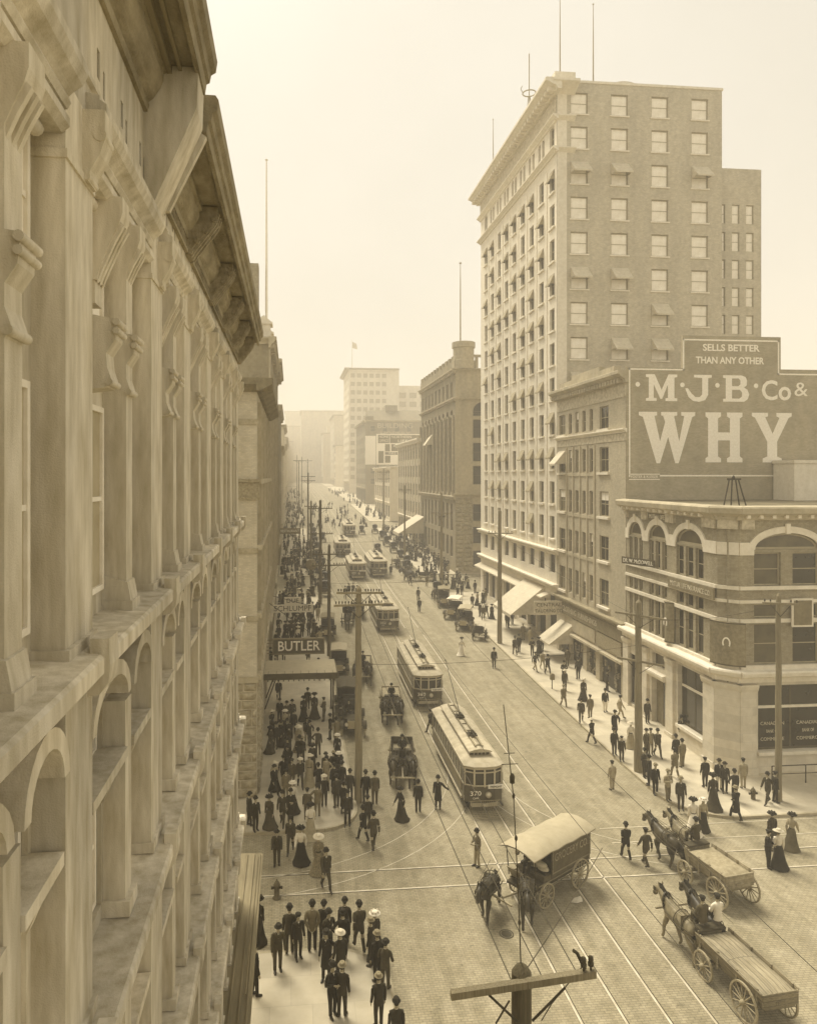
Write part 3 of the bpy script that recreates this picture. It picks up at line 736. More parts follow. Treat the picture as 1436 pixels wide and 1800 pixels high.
# ------------------------------------------------------------------ generic block for the farther buildings
def block(name, label, side, y0, y1, z1, floors, bays, wm='brick_mid', pm='glass_mid', x=None, cor=.7, depth=30, south=0, ww=1.2, wh=.58, fr='sash', base=None, group=None, z0off=5.0, top=None, arch=0, cm='sandstone', pil=False):
    x = x if x is not None else (FR if side > 0 else FL)
    zg = gz(y0) - .3
    b = thing(name, label, 'building', (x, y0, gz(y0)), group=group)
    D = .25
    if side > 0: F = Fac((x, y1, 0), -90); L_ = y1 - y0
    else: F = Fac((x, y0, 0), 90); L_ = y1 - y0
    bx0, bx1 = (x + D, x + depth) if side > 0 else (x - depth, x - D)
    body(b, bx0, bx1, y0 + D, y1, zg, z1, wm)
    zb = gz((y0 + y1) / 2) + z0off; fh = (z1 - 1.2 - zb) / floors; bwid = L_ / bays
    ops = []
    for i in range(bays):
        for j in range(floors):
            u = (i + .5) * bwid; v = zb + j * fh + fh * .2
            ops.append((u - ww / 2, u + ww / 2, v, v + fh * wh, arch if j == floors - 1 else 0))
    shops = [((i + .5) * bwid - bwid * .38, (i + .5) * bwid + bwid * .38, zb - z0off + .6, zb - 1.2) for i in range(bays)]
    m = MB(); wall(m, F, 0, L_, zg, z1, ops + shops, D); build(m, 'street_wall', wm, b)
    for o in ops: window(b, F, o[0] + .02, o[1] - .02, o[2] + .02, o[3] - .02, -.15, 'window', pm, fr, arch=o[4], t=.09)
    m = MB()
    for s_ in shops: fbox(m, F, s_[0], s_[1], s_[2], s_[3], -D, -D + .02)
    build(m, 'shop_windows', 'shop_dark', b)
    # face towards the camera
    S = Fac((min(bx0, bx1) if side < 0 else x, y0, 0), 0); sw = depth - D if side < 0 else depth
    sops = []
    if south:
        for i in range(south):
            for j in range(floors):
                u = (i + .6) * (min(sw, 18) / south) if side > 0 else sw - (i + .6) * (min(sw, 18) / south); v = zb + j * fh + fh * .2
                sops.append((u - ww / 2, u + ww / 2, v, v + fh * wh))
    m = MB(); wall(m, S, 0, sw if side > 0 else sw + D, zg, z1, sops, D); build(m, 'side_wall', wm, b)
    for o in sops: window(b, S, o[0] + .02, o[1] - .02, o[2] + .02, o[3] - .02, -.15, 'side_window', pm, fr, t=.09)
    cornice(b, F, -.0 if side > 0 else -cor, L_ + (cor if side > 0 else 0), z1, 1.0, cor, cm, dent=1.2)
    cornice(b, S, -cor if side > 0 else 0, sw + (0 if side > 0 else cor + D), z1 - .003, .6, cor * .9, cm)
    cornice(b, F, 0, L_, zb - .3, .5, .3, cm, name='string_course')
    if pil:
        for i in range(bays + 1):
            m = MB(); u = min(max(i * bwid, .2), L_ - .2); fbox(m, F, u - .2, u + .2, zb, z1 - 1, 0, .15); build(m, 'pilaster', cm, b)
    return b, F, S
# ------------------------------------------------------------------ left row beyond the hotel
b, F, S = block('mansard_building', 'ornate building with dormers and brick roof stack, rising just past the hotel cornice', -1, 65.2, 84, 31.5, 6, 6, 'dark_stone', south=2, cor=.7, pil=True)
m = MB(); m.box(-4.6, -3.0, 66.5, 68.0, 33.4, 38.6); build(m, 'roof_stack', 'slate', b)
m = MB(); m.box(-4.3, -3.3, 66.7, 67.9, 31.5, 33.4); m.box(-4.7, -2.8, 66.4, 68.1, 33.3, 33.55); build(m, 'stack_base', 'brick_mid', b)
for i in range(4):
    y = 66 + i * 4.6; d = MB(); d.box(-3.2, -1.9, y, y + 1.5, 31.5, 32.9); d.box(-3.4, -1.7, y - .15, y + 1.65, 32.9, 33.1); d.prism([(-3.3, y - .1, 33.1), (-1.8, y - .1, 33.1), (-2.5, y - .1, 33.7)], (0, 1.7, 0)); build(d, 'dormer', 'pale_trim', b)
m = MB(); m.lathe((-2.3, 67.5, 0), [(.13, 30), (.11, 40), (.06, 48.5)], 8); m.lathe((-2.3, 67.5, 48.6), [(0, -.15), (.16, 0), (0, .15)], 10)
tag(build(m, 'flagpole', 'white_paint'), 'tall bare white flagpole with a ball top, rising from the left rooftops', 'flagpole')
block('brick_building', 'dark heavy-corniced block, second beyond the hotel in the left row', -1, 84.3, 101, 32.6, 6, 5, 'dark_stone', south=1, cor=.95, pil=True)
block('brick_building', 'narrow-windowed block at the far side of the first left side street', -1, 116.5, 145, 30.5, 5, 8, 'brick_dark', south=2, cor=.6)
block('brick_building', 'lower hazy block in the middle of the left row', -1, 145.3, 181, 25, 4, 9, 'brick_mid', cor=.6)
FAR = 'hazy buildings far down the left side of the street'
for i, (y0, y1, z1, fl, n) in enumerate(((197, 228, 33, 5, 6), (228.5, 262, 29, 4, 6), (278, 350, 34, 5, 9), (366, 440, 38, 5, 9), (456, 540, 40, 5, 9))):
    lab = ['pale hazy building past the second side street on the left', 'lower hazy building next to it in the left row', 'long hazy building deep down the left row', 'very faint building near the end of the left row', 'faintest building closing the left row'][i]
    block('far_building', lab, -1, y0, y1, z1, fl, n, 'far_wall_hazed', 'window_dim', group=FAR, ww=2.0, cor=.8)

# ------------------------------------------------------------------ corner bank, right foreground
def bank():
    y0, y1 = 42.7, 56.15
    b = thing('bank_building', 'three-storey corner bank with round-arched top windows, striped stone bands and large plate windows', 'building', (FR, y0, 0))
    F = Fac((FR, y1, 0), -90)                       # street side, u = y1 - y
    S = Fac((FR + .9, y0, 0), 0)                    # side-street front, u = x - 28.2
    L_ = y1 - y0; CR = .9                            # corner cut
    body(b, FR + .35, 60, y0 + .35, y1, -.2, 16.4, 'brick_bank', 'core_wall')
    Fe = L_ - CR
    bays = [(.55, 2.75), (3.75, 6.35), (7.65, 11.0)]
    ops = []; W3 = []
    for a, c in bays:
        n = 3; g_ = .28; ww = (c - a - g_ * (n - 1)) / n
        for i in range(n):
            u = a + i * (ww + g_)
            for v0, v1 in ((12.0, 14.1), (9.95, 10.85), (7.0, 9.6)): ops.append((u, u + ww, v0, v1)); W3.append((F, u, u + ww, v0, v1))
        ops.append((a, c, 14.25, 15.35, 1.1)); W3.append((F, a, c, 14.25, 15.35, 1.1))
    m = MB(); wall(m, F, 0, Fe, 6.6, 16.2, ops, .35); build(m, 'street_wall', 'brick_bank', b)
    sb = [(1.0, 5.4), (6.8, 11.2), (12.6, 17)]
    sops = []
    for a, c in sb:
        mid = (a + c) / 2
        for u0, u1 in ((a, mid - .4), (mid + .4, c)):
            for v0, v1 in ((12.0, 14.1), (9.95, 10.85), (7.0, 9.6)): sops.append((u0, u1, v0, v1)); W3.append((S, u0, u1, v0, v1))
        sops.append((a, c, 14.3, 15.35, 1.05)); W3.append((S, a, c, 14.3, 15.35, 1.05))
    m = MB(); wall(m, S, 0, 31, 6.6, 16.2, sops, .35); build(m, 'side_wall', 'brick_bank', b)
    # the cut corner
    C = Fac((FR, y0 + CR, 0), -45); Lc = CR * math.sqrt(2)
    m = MB(); wall(m, C, 0, Lc, 6.6, 16.2, [], .3); build(m, 'corner_wall', 'brick_bank', b)
    for q in W3:
        f, u0, u1, v0, v1 = q[:5]
        if len(q) > 5: window(b, f, u0 + .02, u1 - .02, v0 + .02, v1 - .02, -.2, 'arched_window', 'glass_mid', 'sash', (0, 2 if f is F else 1), arch=q[5] - .02, t=.12)
        else: window(b, f, u0 + .02, u1 - .02, v0 + .02, v1 - .02, -.22, 'window', 'glass_mid' if (int(u0 * 3) % 2) else 'glass', 'sash', (1 if v1 - v0 > 1.5 else 0, 0))
    # arches
    for f, bb, rise in ((F, bays, 1.1), (S, sb, 1.05)):
        for a, c in bb:
            m = MB(); uc = (a + c) / 2; r = (c - a) / 2; n = 16; sp = 15.35 - rise
            for i in range(n):
                t0, t1 = math.pi * i / n, math.pi * (i + 1) / n
                q = [(uc - (r + e) * math.cos(t), sp + (rise + e) * math.sin(t)) for t, e in ((t0, 0), (t1, 0), (t1, .42), (t0, .42))]
                fpoly(m, f, q, 0, .10)
            fbox(m, f, uc - .14, uc + .14, 15.3, 15.95, .05, .2)
            build(m, 'arch', 'pale_trim', b)
    # horizontal stone bands wrap round the corner
    def band(z0, z1, o, name='stone_band', m_='pale_trim', skip=True):
        m = MB()
        fbox(m, F, 0, Fe, z0, z1, 0, o); fbox(m, C, -.02, Lc + .02, z0, z1, 0, o); fbox(m, S, 0, 30, z0, z1, 0, o); build(m, name, m_, b)
    band(11.75, 11.98, .14); band(10.9, 11.1, .10); band(9.66, 9.9, .12)
    band(6.75, 6.98, .2, m_='pale_trim')
    for f, segs in ((F, [(0, .5), (2.8, 3.7), (6.4, 7.6), (11.05, Fe)]), (S, [(0, .95), (5.45, 6.75), (11.25, 12.55)]), (C, [(0, Lc)])):
        for i, (a, c) in enumerate(segs):
            m = MB(); fbox(m, f, a, c, 13.95, 14.75, 0, .09); build(m, 'stone_band', 'pale_trim', b)
            m = MB(); fbox(m, f, a + .05, c - .05, 15.6, 16.55, 0, .22); fbox(m, f, a, c, 16.3, 16.5, 0, .3); build(m, 'frieze_block', 'ornament', b)
    m = MB(); fbox(m, F, 3.7, 6.35, 15.55, 16.25, 0, .07); build(m, 'name_panel', 'sign_brown', b)
    lettering(b, F, 'MUTUAL LIFE', 5.0, 15.9, .08, .45, 'pale_trim', 2.2)
    # cornice following the corner
    m = MB(); pr = [(0, 16.15), (.25, 16.2), (.35, 16.4), (.75, 16.62), (.8, 16.95), (.72, 17.05), (0, 17.1)]
    fprof(m, F, -.3, Fe + .3, pr); fprof(m, C, -.3, Lc + .3, [(w_ * .97, v - .004) for w_, v in pr]); fprof(m, S, -.3, 30, [(w_, v - .008) for w_, v in pr]); build(m, 'cornice', 'sandstone', b)
    m = MB()
    for i in range(34): fbox(m, S, .2 + i * .85, .42 + i * .85, 16.3, 16.6, .1, .55)
    for i in range(14): fbox(m, F, .2 + i * .85, .42 + i * .85, 16.3, 16.6, .1, .55)
    build(m, 'dentils', 'pale_trim', b)
    # street-level order in smooth stone
    gops = [(.6, 2.6, .7, 4.7), (4.3, 6.3, .25, 3.9), (4.4, 6.2, 4.7, 5.7), (8.0, 11.3, 1.5, 5.7)]
    m = MB(); wall(m, F, 0, Fe + .041, -.2, 6.6, gops, .5, w=.1); wall(m, S, -.041, 31, -.2, 6.6, [(1.2, 6.0, 1.5, 5.7), (7.4, 12.2, 1.5, 5.7), (13.6, 18.4, 1.5, 5.7)], .5, w=.1); wall(m, C, -.041, Lc + .041, -.2, 6.6, [], .3, w=.1)
    build(m, 'base_wall', 'pale_stone', b)
    def ordr(f, u0, u1):
        m = MB(); fbox(m, f, u0, u1, .1, 5.4, .1, .3); fbox(m, f, u0 - .08, u1 + .08, 0, .55, .1, .4)
        fprof(m, f, u0 - .12, u1 + .12, [(.1, 5.4), (.32, 5.4), (.36, 5.5), (.42, 5.7), (.42, 5.82), (.1, 5.82)]); build(m, 'pilaster', 'pale_stone', b)
    for u in (.0, 3.0, 6.75): ordr(F, u + .02, u + .9)
    ordr(F, 11.4, Fe + .11); ordr(S, -.11, .95); ordr(S, 6.3, 7.2); ordr(C, -.11, Lc + .11)
    m = MB(); pr = [(.1, 5.95), (.3, 5.95), (.34, 6.25), (.7, 6.4), (.75, 6.62), (.7, 6.72), (0, 6.78)]
    fprof(m, F, -.1, Fe + .25, pr); fprof(m, C, -.25, Lc + .25, [(w_ * .97, v - .004) for w_, v in pr]); fprof(m, S, -.25, 30, [(w_, v - .008) for w_, v in pr]); build(m, 'string_course', 'pale_trim', b)
    # doorway
    m = MB(); fprof(m, F, 4.0, 6.6, [(.1, 3.95), (.4, 3.95), (.5, 4.2), (.5, 4.35), (.1, 4.4)]); build(m, 'door_hood', 'pale_trim', b)
    m = MB(); fbox(m, F, 4.35, 6.25, .25, 3.85, -.4, -.3); fbox(m, F, 5.24, 5.36, .25, 3.85, -.3, -.26); d_ = build(m, 'door', 'sign_brown', b)
    m = MB(); fbox(m, F, 5.36, 6.1, .9, 3.6, -.3, -.27); build(m, 'door_pane', 'glass', d_)
    window(b, F, 4.42, 6.18, 4.72, 5.68, -.25, 'fanlight', 'glass_mid', 'dark_sash', (0, 0))
    window(b, F, .62, 2.58, .72, 4.68, -.25, 'shop_window', 'glass', 'dark_sash', (1, 1), t=.1)
    def plate(f, u0, u1, txt):
        o = window(b, f, u0, u1, 1.52, 5.68, -.28, 'plate_window', 'glass', 'dark_sash', (0, 1), t=.14, shade=0)
        m = MB(); fbox(m, f, u0, u1, 4.15, 4.32, -.3, -.2); build(m, 'transom', 'pale_trim', b)
        m = MB(); fbox(m, f, u0 + .12, (u0 + u1) / 2 - .15, 4.4, 5.5, -.40, -.305); fbox(m, f, (u0 + u1) / 2 + .15, u1 - .12, 4.4, 5.5, -.40, -.305); build(m, 'drawn_blind', 'blind', b)
        fr = MB(); fbox(fr, f, u0 - .06, u1 + .06, 1.3, 1.5, .1, .28); build(fr, 'window_sill', 'pale_trim', b)
        return o
    plate(F, 8.02, 11.28, ''); plate(S, 1.22, 5.98, ''); plate(S, 7.42, 12.18, '')
    for uc, lines in ((2.4, ('CANADIAN', 'BANK OF', 'COMMERCE')), (4.85, ('CANADIAN', 'BANK OF', 'COMMERCE'))):
        for k, t in enumerate(lines): lettering(b, S, t, uc, 3.15 - k * .5, -.24, .30, 'faded_white', 1.6 if k != 1 else .8)
    # round advertising boards on the first floor piers
    def board(f, uc, w_, lab, z0=6.95, z1=9.7):
        o = thing('bow_sign', lab, 'sign', f.p(uc, z0, .1))
        m = MB(); n = 12
        pts = [(uc - w_ / 2 + w_ * i / n, .12 + .35 * math.sin(math.pi * i / n)) for i in range(n + 1)]
        for (a0, b0), (a1, b1) in zip(pts, pts[1:]): m.raw([f.p(a0, z0, b0), f.p(a1, z0, b1), f.p(a1, z1, b1), f.p(a0, z1, b0), f.p(a0, z0, .06), f.p(a1, z0, .06), f.p(a1, z1, .06), f.p(a0, z1, .06)], [(0, 1, 2, 3), (0, 4, 5, 1), (3, 2, 6, 7)])
        build(m, 'sign_face', 'tin_sign', o)
        m = MB()
        for zz in (z0, z1 - .08):
            for (a0, b0), (a1, b1) in zip(pts, pts[1:]): m.raw([f.p(a0, zz, b0 + .03), f.p(a1, zz, b1 + .03), f.p(a1, zz + .08, b1 + .03), f.p(a0, zz + .08, b0 + .03)], [(0, 1, 2, 3)])
        build(m, 'sign_rim', 'dark_sash', o)
        ring = MB(); n = 14
        for i in range(n):
            t0, t1 = -2.2 + 4.4 * i / n + math.pi / 2, -2.2 + 4.4 * (i + 1) / n + math.pi / 2
            fpoly(ring, f, [(uc + .24 * math.cos(t0), 8.4 + .36 * math.sin(t0)), (uc + .24 * math.cos(t1), 8.4 + .36 * math.sin(t1)), (uc + .16 * math.cos(t1), 8.4 + .27 * math.sin(t1)), (uc + .16 * math.cos(t0), 8.4 + .27 * math.sin(t0))], .46, .50)
        build(ring, 'horseshoe_mark', 'white_paint', o)
    board(C, Lc / 2, 2.1, 'bowed sign with a white horseshoe wrapped round the corner of the bank')
    board(F, 7.0, 1.15, 'narrow bowed sign with a horseshoe between the first-floor bank windows', 7.0, 9.9)
    s = thing('sign_plank', 'long dark name board fixed below the top windows on the bank, nearest the corner', 'sign', F.p(9, 10.9, .1))
    m = MB(); fbox(m, F, 6.9, 12.5, 10.98, 11.72, .12, .24); build(m, 'sign_board', 'sign_brown', s); lettering(s, F, 'MUTUAL LIFE INSURANCE CO.', 9.7, 11.32, .25, .5, 'faded_white', 4.9)
    s = thing('projecting_sign', 'small dark sign with one line of white letters in front of the arched windows', 'sign', F.p(3.6, 12, .1))
    F2 = Fac((FR - .9, y1 - 3.2, 0), -70)
    m = MB(); fbox(m, F2, -1.2, 2.0, 12.1, 12.65, 0, .1); build(m, 'sign_board', 'signboard', s); lettering(s, F2, 'DR. W. McDOWELL', .4, 12.37, .11, .42, 'white_paint', 2.9)
    m = MB(); fbox(m, F, 2.5, 2.6, 12.2, 12.3, 0, .9); fbox(m, F, 4.3, 4.4, 12.2, 12.3, 0, .9); build(m, 'bracket', 'iron', s)
    # roof-edge trestle
    t = thing('roof_trestle', 'small black A-frame trestle standing on the bank roof', 'trestle', (29.2, 44.4, 17.1))
    m = MB(); X, Y, Z = 29.0, 44.4, 17.0
    for a in (-.55, -.18, .25, .6): m.tube([(X + a * 1.35, Y, Z), (X + a * .55, Y + .1, Z + 1.75)], .05, 6)
    m.box(X - .4, X + .45, Y - .02, Y + .2, Z + 1.7, Z + 1.82); m.lathe((X, Y + .1, Z + 1.8), [(.0, 0), (.12, 0), (.06, .18), (0, .22)], 8); build(m, 'frame', 'iron', t)
    m = MB(); m.box(FR, 60, y0 + .3, y1, 16.4, 17.0); build(m, 'roof', 'roof_tar', b)
    # side-street sign at the right edge
    s = thing('projecting_sign', 'white framed upright sign projecting from the bank front at the right edge of the view', 'sign', S.p(4.4, 9.5, .1))
    m = MB(); fbox(m, S, 3.35, 4.8, 9.4, 11.2, .2, .3); build(m, 'sign_board', 'pale_trim', s)
    m = MB(); fbox(m, S, 3.47, 4.68, 9.52, 11.08, .3, .32); build(m, 'panel', 'sign_brown', s)
bank()

# lettering shapes for the painted wall: slab capitals drawn as polygons in a unit box
def glyph(ch):
    if ch == 'W': return [[(-.06, 1), (.30, 1), (.30, .93), (.25, .92), (.36, .42), (.46, .80), (.42, .92), (.38, .93), (.38, 1), (.70, 1), (.70, .93), (.64, .92), (.74, .42), (.84, .92), (.78, .93), (.78, 1), (1.06, 1), (1.06, .93), (1.0, .90), (.73, -.02), (.66, -.02), (.52, .50), (.36, -.02), (.29, -.02), (.02, .90), (-.06, .93)]]
    if ch == 'H': return [[(0, 1), (.42, 1), (.42, .92), (.34, .88), (.34, .60), (.66, .60), (.66, .88), (.58, .92), (.58, 1), (1, 1), (1, .92), (.93, .88), (.93, .12), (1, .08), (1, 0), (.58, 0), (.58, .08), (.66, .12), (.66, .44), (.34, .44), (.34, .12), (.42, .08), (.42, 0), (0, 0), (0, .08), (.07, .12), (.07, .88), (0, .92)]]
    if ch == 'Y': return [[(-.02, 1), (.40, 1), (.40, .93), (.33, .91), (.52, .58), (.70, .90), (.62, .93), (.62, 1), (1.02, 1), (1.02, .93), (.94, .90), (.64, .42), (.64, .12), (.76, .08), (.76, 0), (.26, 0), (.26, .08), (.38, .12), (.38, .42), (.06, .90), (-.02, .93)]]
    if ch == 'M': return [[(0, 1), (.28, 1), (.5, .42), (.72, 1), (1, 1), (1, .90), (.91, .88), (.91, .12), (1, .10), (1, 0), (.62, 0), (.62, .10), (.70, .12), (.70, .62), (.52, .08), (.46, .08), (.25, .62), (.25, .12), (.34, .10), (.34, 0), (0, 0), (0, .10), (.09, .12), (.09, .88), (0, .90)]]
    if ch == 'J': return [[(.30, 1), (1, 1), (1, .90), (.86, .88), (.86, .25), (.74, .05), (.5, -.02), (.25, .02), (.08, .16), (-.05, .48), (.05, .50), (.20, .30), (.36, .16), (.52, .16), (.62, .26), (.62, .88), (.30, .90)]]
    if ch == 'B': return [[(0, 1), (.70, 1), (.86, .94), (.92, .80), (.90, .62), (.80, .54), (.93, .46), (1, .28), (.94, .10), (.80, 0), (0, 0), (0, .10), (.10, .12), (.10, .88), (0, .90)]], [[(.34, .88), (.60, .88), (.66, .80), (.66, .66), (.58, .59), (.34, .59)], [(.34, .45), (.64, .45), (.72, .36), (.72, .20), (.62, .12), (.34, .12)]]
def paint_glyph(mb, F, ch, u0, u1, v0, v1, w_, back=None, tess=None):
    from mathutils.geometry import tessellate_polygon
    g_ = glyph(ch)
    outer = g_[0] if isinstance(g_, tuple) else g_
    holes = g_[1] if isinstance(g_, tuple) else []
    loops = outer + holes
    V = [[Vector((x, y, 0)) for x, y in l] for l in loops]
    flat = [p for l in V for p in l]
    tr = tessellate_polygon(V)
    mb.raw([F.p(u0 + p.x * (u1 - u0), v0 + p.y * (v1 - v0), w_) for p in flat], [tuple(t) for t in tr])

def bailey():
    y0, y1 = 56.2, 71.45
    b = thing('office_building', 'six-storey pale brick office block whose blank side wall carries the huge painted WHY sign', 'building', (FR, y0, 0))
    F = Fac((FR, y1, 0), -90); L_ = y1 - y0
    body(b, FR + .3, 47, y0 + .05, y1, -.2, 27.4, 'brick_mid', 'core_wall')
    rows = [(23.1, 25.1), (19.3, 21.5), (15.4, 17.6), (11.5, 13.7), (7.5, 9.9)]
    colw = [(.6, 2.2), (3.1, 3.85), (4.75, 5.5), (6.4, 7.15), (8.05, 8.8), (10.2, 12.0)]
    ops = [(a, c, v0, v1) for v0, v1 in rows for a, c in colw]
    shops = [(.5, 3.2, .5, 3.4), (3.7, 6.6, .5, 3.4), (7.4, 9.4, .2, 3.4), (10.2, 14.4, .2, 3.6)]
    m = MB(); wall(m, F, 0, L_, -.2, 27.2, ops + shops, .3); build(m, 'street_wall', 'brick_mid', b)
    for i, o in enumerate(ops):
        wide = o[1] - o[0] > 1
        window(b, F, o[0] + .02, o[1] - .02, o[2] + .02, o[3] - .02, -.2, 'window', 'glass' if i % 4 else 'glass_mid', 'sash', (1, 1 if wide else 0), shade=(.35 if i % 5 == 2 else 0))
        if wide:
            m = MB(); fbox(m, F, o[0] - .25, o[1] + .25, o[2] - .22, o[2], 0, .2); build(m, 'window_sill', 'pale_trim', b)
    awning(b, F, .55, 2.25, 20.2, 21.5, 1.1)
    m = MB()
    for v0 in (19.1, 15.2, 11.3): fbox(m, F, 2.9, 9.0, v0 - .15, v0 + .15, 0, .08)
    for u in (2.65, 4.3, 5.95, 7.6, 9.2): fbox(m, F, u - .12, u + .12, 7.2, 21.8, 0, .1)
    build(m, 'pilaster_strips', 'sandstone', b)
    cornice(b, F, -.1, L_ + .5, 27.6, 1.0, .95, 'sandstone', dent=.55)
    m = MB(); fbox(m, F, 0, L_, 25.5, 26.7, 0, .06); build(m, 'ornamental_frieze', 'ornament', b)
    m = MB(); fbox(m, F, 1, L_ - 2, 27.6, 28.3, -.5, .1); fbox(m, F, 4, L_ - 5, 28.3, 28.7, -.5, .05); build(m, 'parapet', 'sandstone', b)
    cornice(b, F, -.1, L_ + .2, 22.9, .35, .35, 'pale_trim', name='string_course')
    m = MB(); fbox(m, F, 0, L_, 21.9, 22.5, 0, .05); build(m, 'ornamental_band', 'ornament', b)
    cornice(b, F, -.1, L_ + .2, 6.9, .6, .55, 'dark_stone', name='shop_cornice')
    m = MB(); fbox(m, F, 0, L_, 5.2, 6.3, 0, .2); build(m, 'shop_fascia', 'sign_brown', b)
    lettering(b, F, 'CLOTHING  FURNISHINGS', 6.0, 5.75, .21, .75, 'faded_white', 8)
    m = MB(); fbox(m, F, 4.2, 9.4, 3.9, 5.1, 0, .12); build(m, 'transom_panel', 'sandstone', b)
    m = MB(); fbox(m, F, 9.8, 14.6, 3.9, 5.1, 0, .14); build(m, 'painted_panel', 'carved', b)
    m = MB(); fbox(m, F, 3.0, 15.1, 3.45, 3.65, .0, .45); build(m, 'shop_ledge', 'sandstone', b)
    m = MB()
    for s_ in shops: fbox(m, F, s_[0], s_[1], s_[2], s_[3], -.3, -.28)
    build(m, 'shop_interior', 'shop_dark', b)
    rng = random.Random(5)
    for s_ in shops:
        m = MB()
        for i in range(10):
            u = rng.uniform(s_[0] + .1, s_[1] - .3); v = rng.uniform(s_[2], s_[3] - .9); fbox(m, F, u, u + rng.uniform(.12, .3), v, v + rng.uniform(.3, .8), -.26, -.2 + rng.uniform(0, .1))
        build(m, 'window_display', 'goods', b)
    awning(b, F, 1.0, 4.2, 2.6, 4.4, 2.4, 'awning', .0, 'shop_awning')
    # side wall with painted sign
    S = Fac((FR, y0, 0), 0)
    m = MB(); fbox(m, S, 0, 19.7, -.2, 27.9, -.04, 0); fbox(m, S, 4.9, 13.5, 27.9, 30.6, -.3, 0); build(m, 'side_wall', 'sign_wall', b)
    m = MB()
    pts = [(.3, 18.95), (.3, 27.75), (4.95, 27.75), (4.95, 30.25), (13.3, 30.25), (13.3, 27.5), (19, 27.5)]
    for (a, c), (d, e) in zip(pts, pts[1:]):
        fbox(m, S, min(a, d) - .06, max(a, d) + .06, min(c, e) - .06, max(c, e) + .06, .004, .010)
    fbox(m, S, 2.9, 19, 18.93, 19.05, .004, .010); fbox(m, S, .24, 2.9, 18.65, 18.72, .004, .01); fbox(m, S, .24, 2.9, 19.08, 19.15, .004, .01)
    build(m, 'painted_border', 'white_paint', b)
    lettering(b, S, 'FOSTER & KLEISER', 1.57, 18.9, .006, .32, 'white_paint', 2.3, 'painted_lettering')
    big = MB()
    for ch, u0, u1 in (('W', 1.35, 5.7), ('H', 6.85, 10.1), ('Y', 11.0, 14.4)): paint_glyph(big, S, ch, u0, u1, 20.1, 24.25, .008)
    for ch, u0, u1 in (('M', 1.7, 4.4), ('J', 5.2, 7.4), ('B', 8.4, 10.7)): paint_glyph(big, S, ch, u0, u1, 25.15, 27.35, .008)
    n = 14
    for uc in (1.0, 4.85, 7.9, 11.3): big.poly([S.p(uc + .2 * math.cos(2 * math.pi * i / n), 26.5 + .2 * math.sin(2 * math.pi * i / n), .008) for i in range(n)])
    build(big, 'painted_lettering', 'white_paint', b)
    lettering(b, S, 'Co', 13.1, 26.05, .006, 2.3, 'white_paint', 2.6, 'painted_lettering', bold=.04)
    lettering(b, S, '&', 15.3, 26.2, .006, 1.7, 'white_paint', 1.2, 'painted_lettering')
    lettering(b, S, 'SELLS BETTER', 9.1, 29.6, .006, .78, 'white_paint', 5.0, 'painted_lettering', bold=.02)
    lettering(b, S, 'THAN ANY OTHER', 9.0, 28.55, .006, .78, 'white_paint', 6.0, 'painted_lettering', bold=.02)
    c = thing('rear_shed', 'pale blank wall standing behind the bank roof at the right edge', 'building', (45, 50, 0))
    m = MB(); m.box(40.0, 58, 53.5, 56.0, 0, 20.1); m.box(39.9, 58.1, 53.4, 56.02, 20.0, 20.25); build(m, 'wall', 'pale_trim', c)
    m = MB(); m.box(40.0, 58, 56.02, 60, 20, 20.2); build(m, 'roof', 'roof_tar', c)
bailey()
s = thing('projecting_sign', 'pale board with dark lettering projecting over the right pavement beside the striped shop awning', 'sign', (25.5, 70.2, 6))
Fs = Fac((24.2, 69.6, 0), 0)
m = MB(); fbox(m, Fs, 0, 3.1, 5.0, 6.4, -.1, 0); build(m, 'sign_board', 'faded_white', s)
lettering(s, Fs, 'CENTRAL', 1.55, 6.0, .01, .5, 'signboard', 2.6); lettering(s, Fs, 'TAILORING CO', 1.55, 5.4, .01, .5, 'signboard', 2.8)

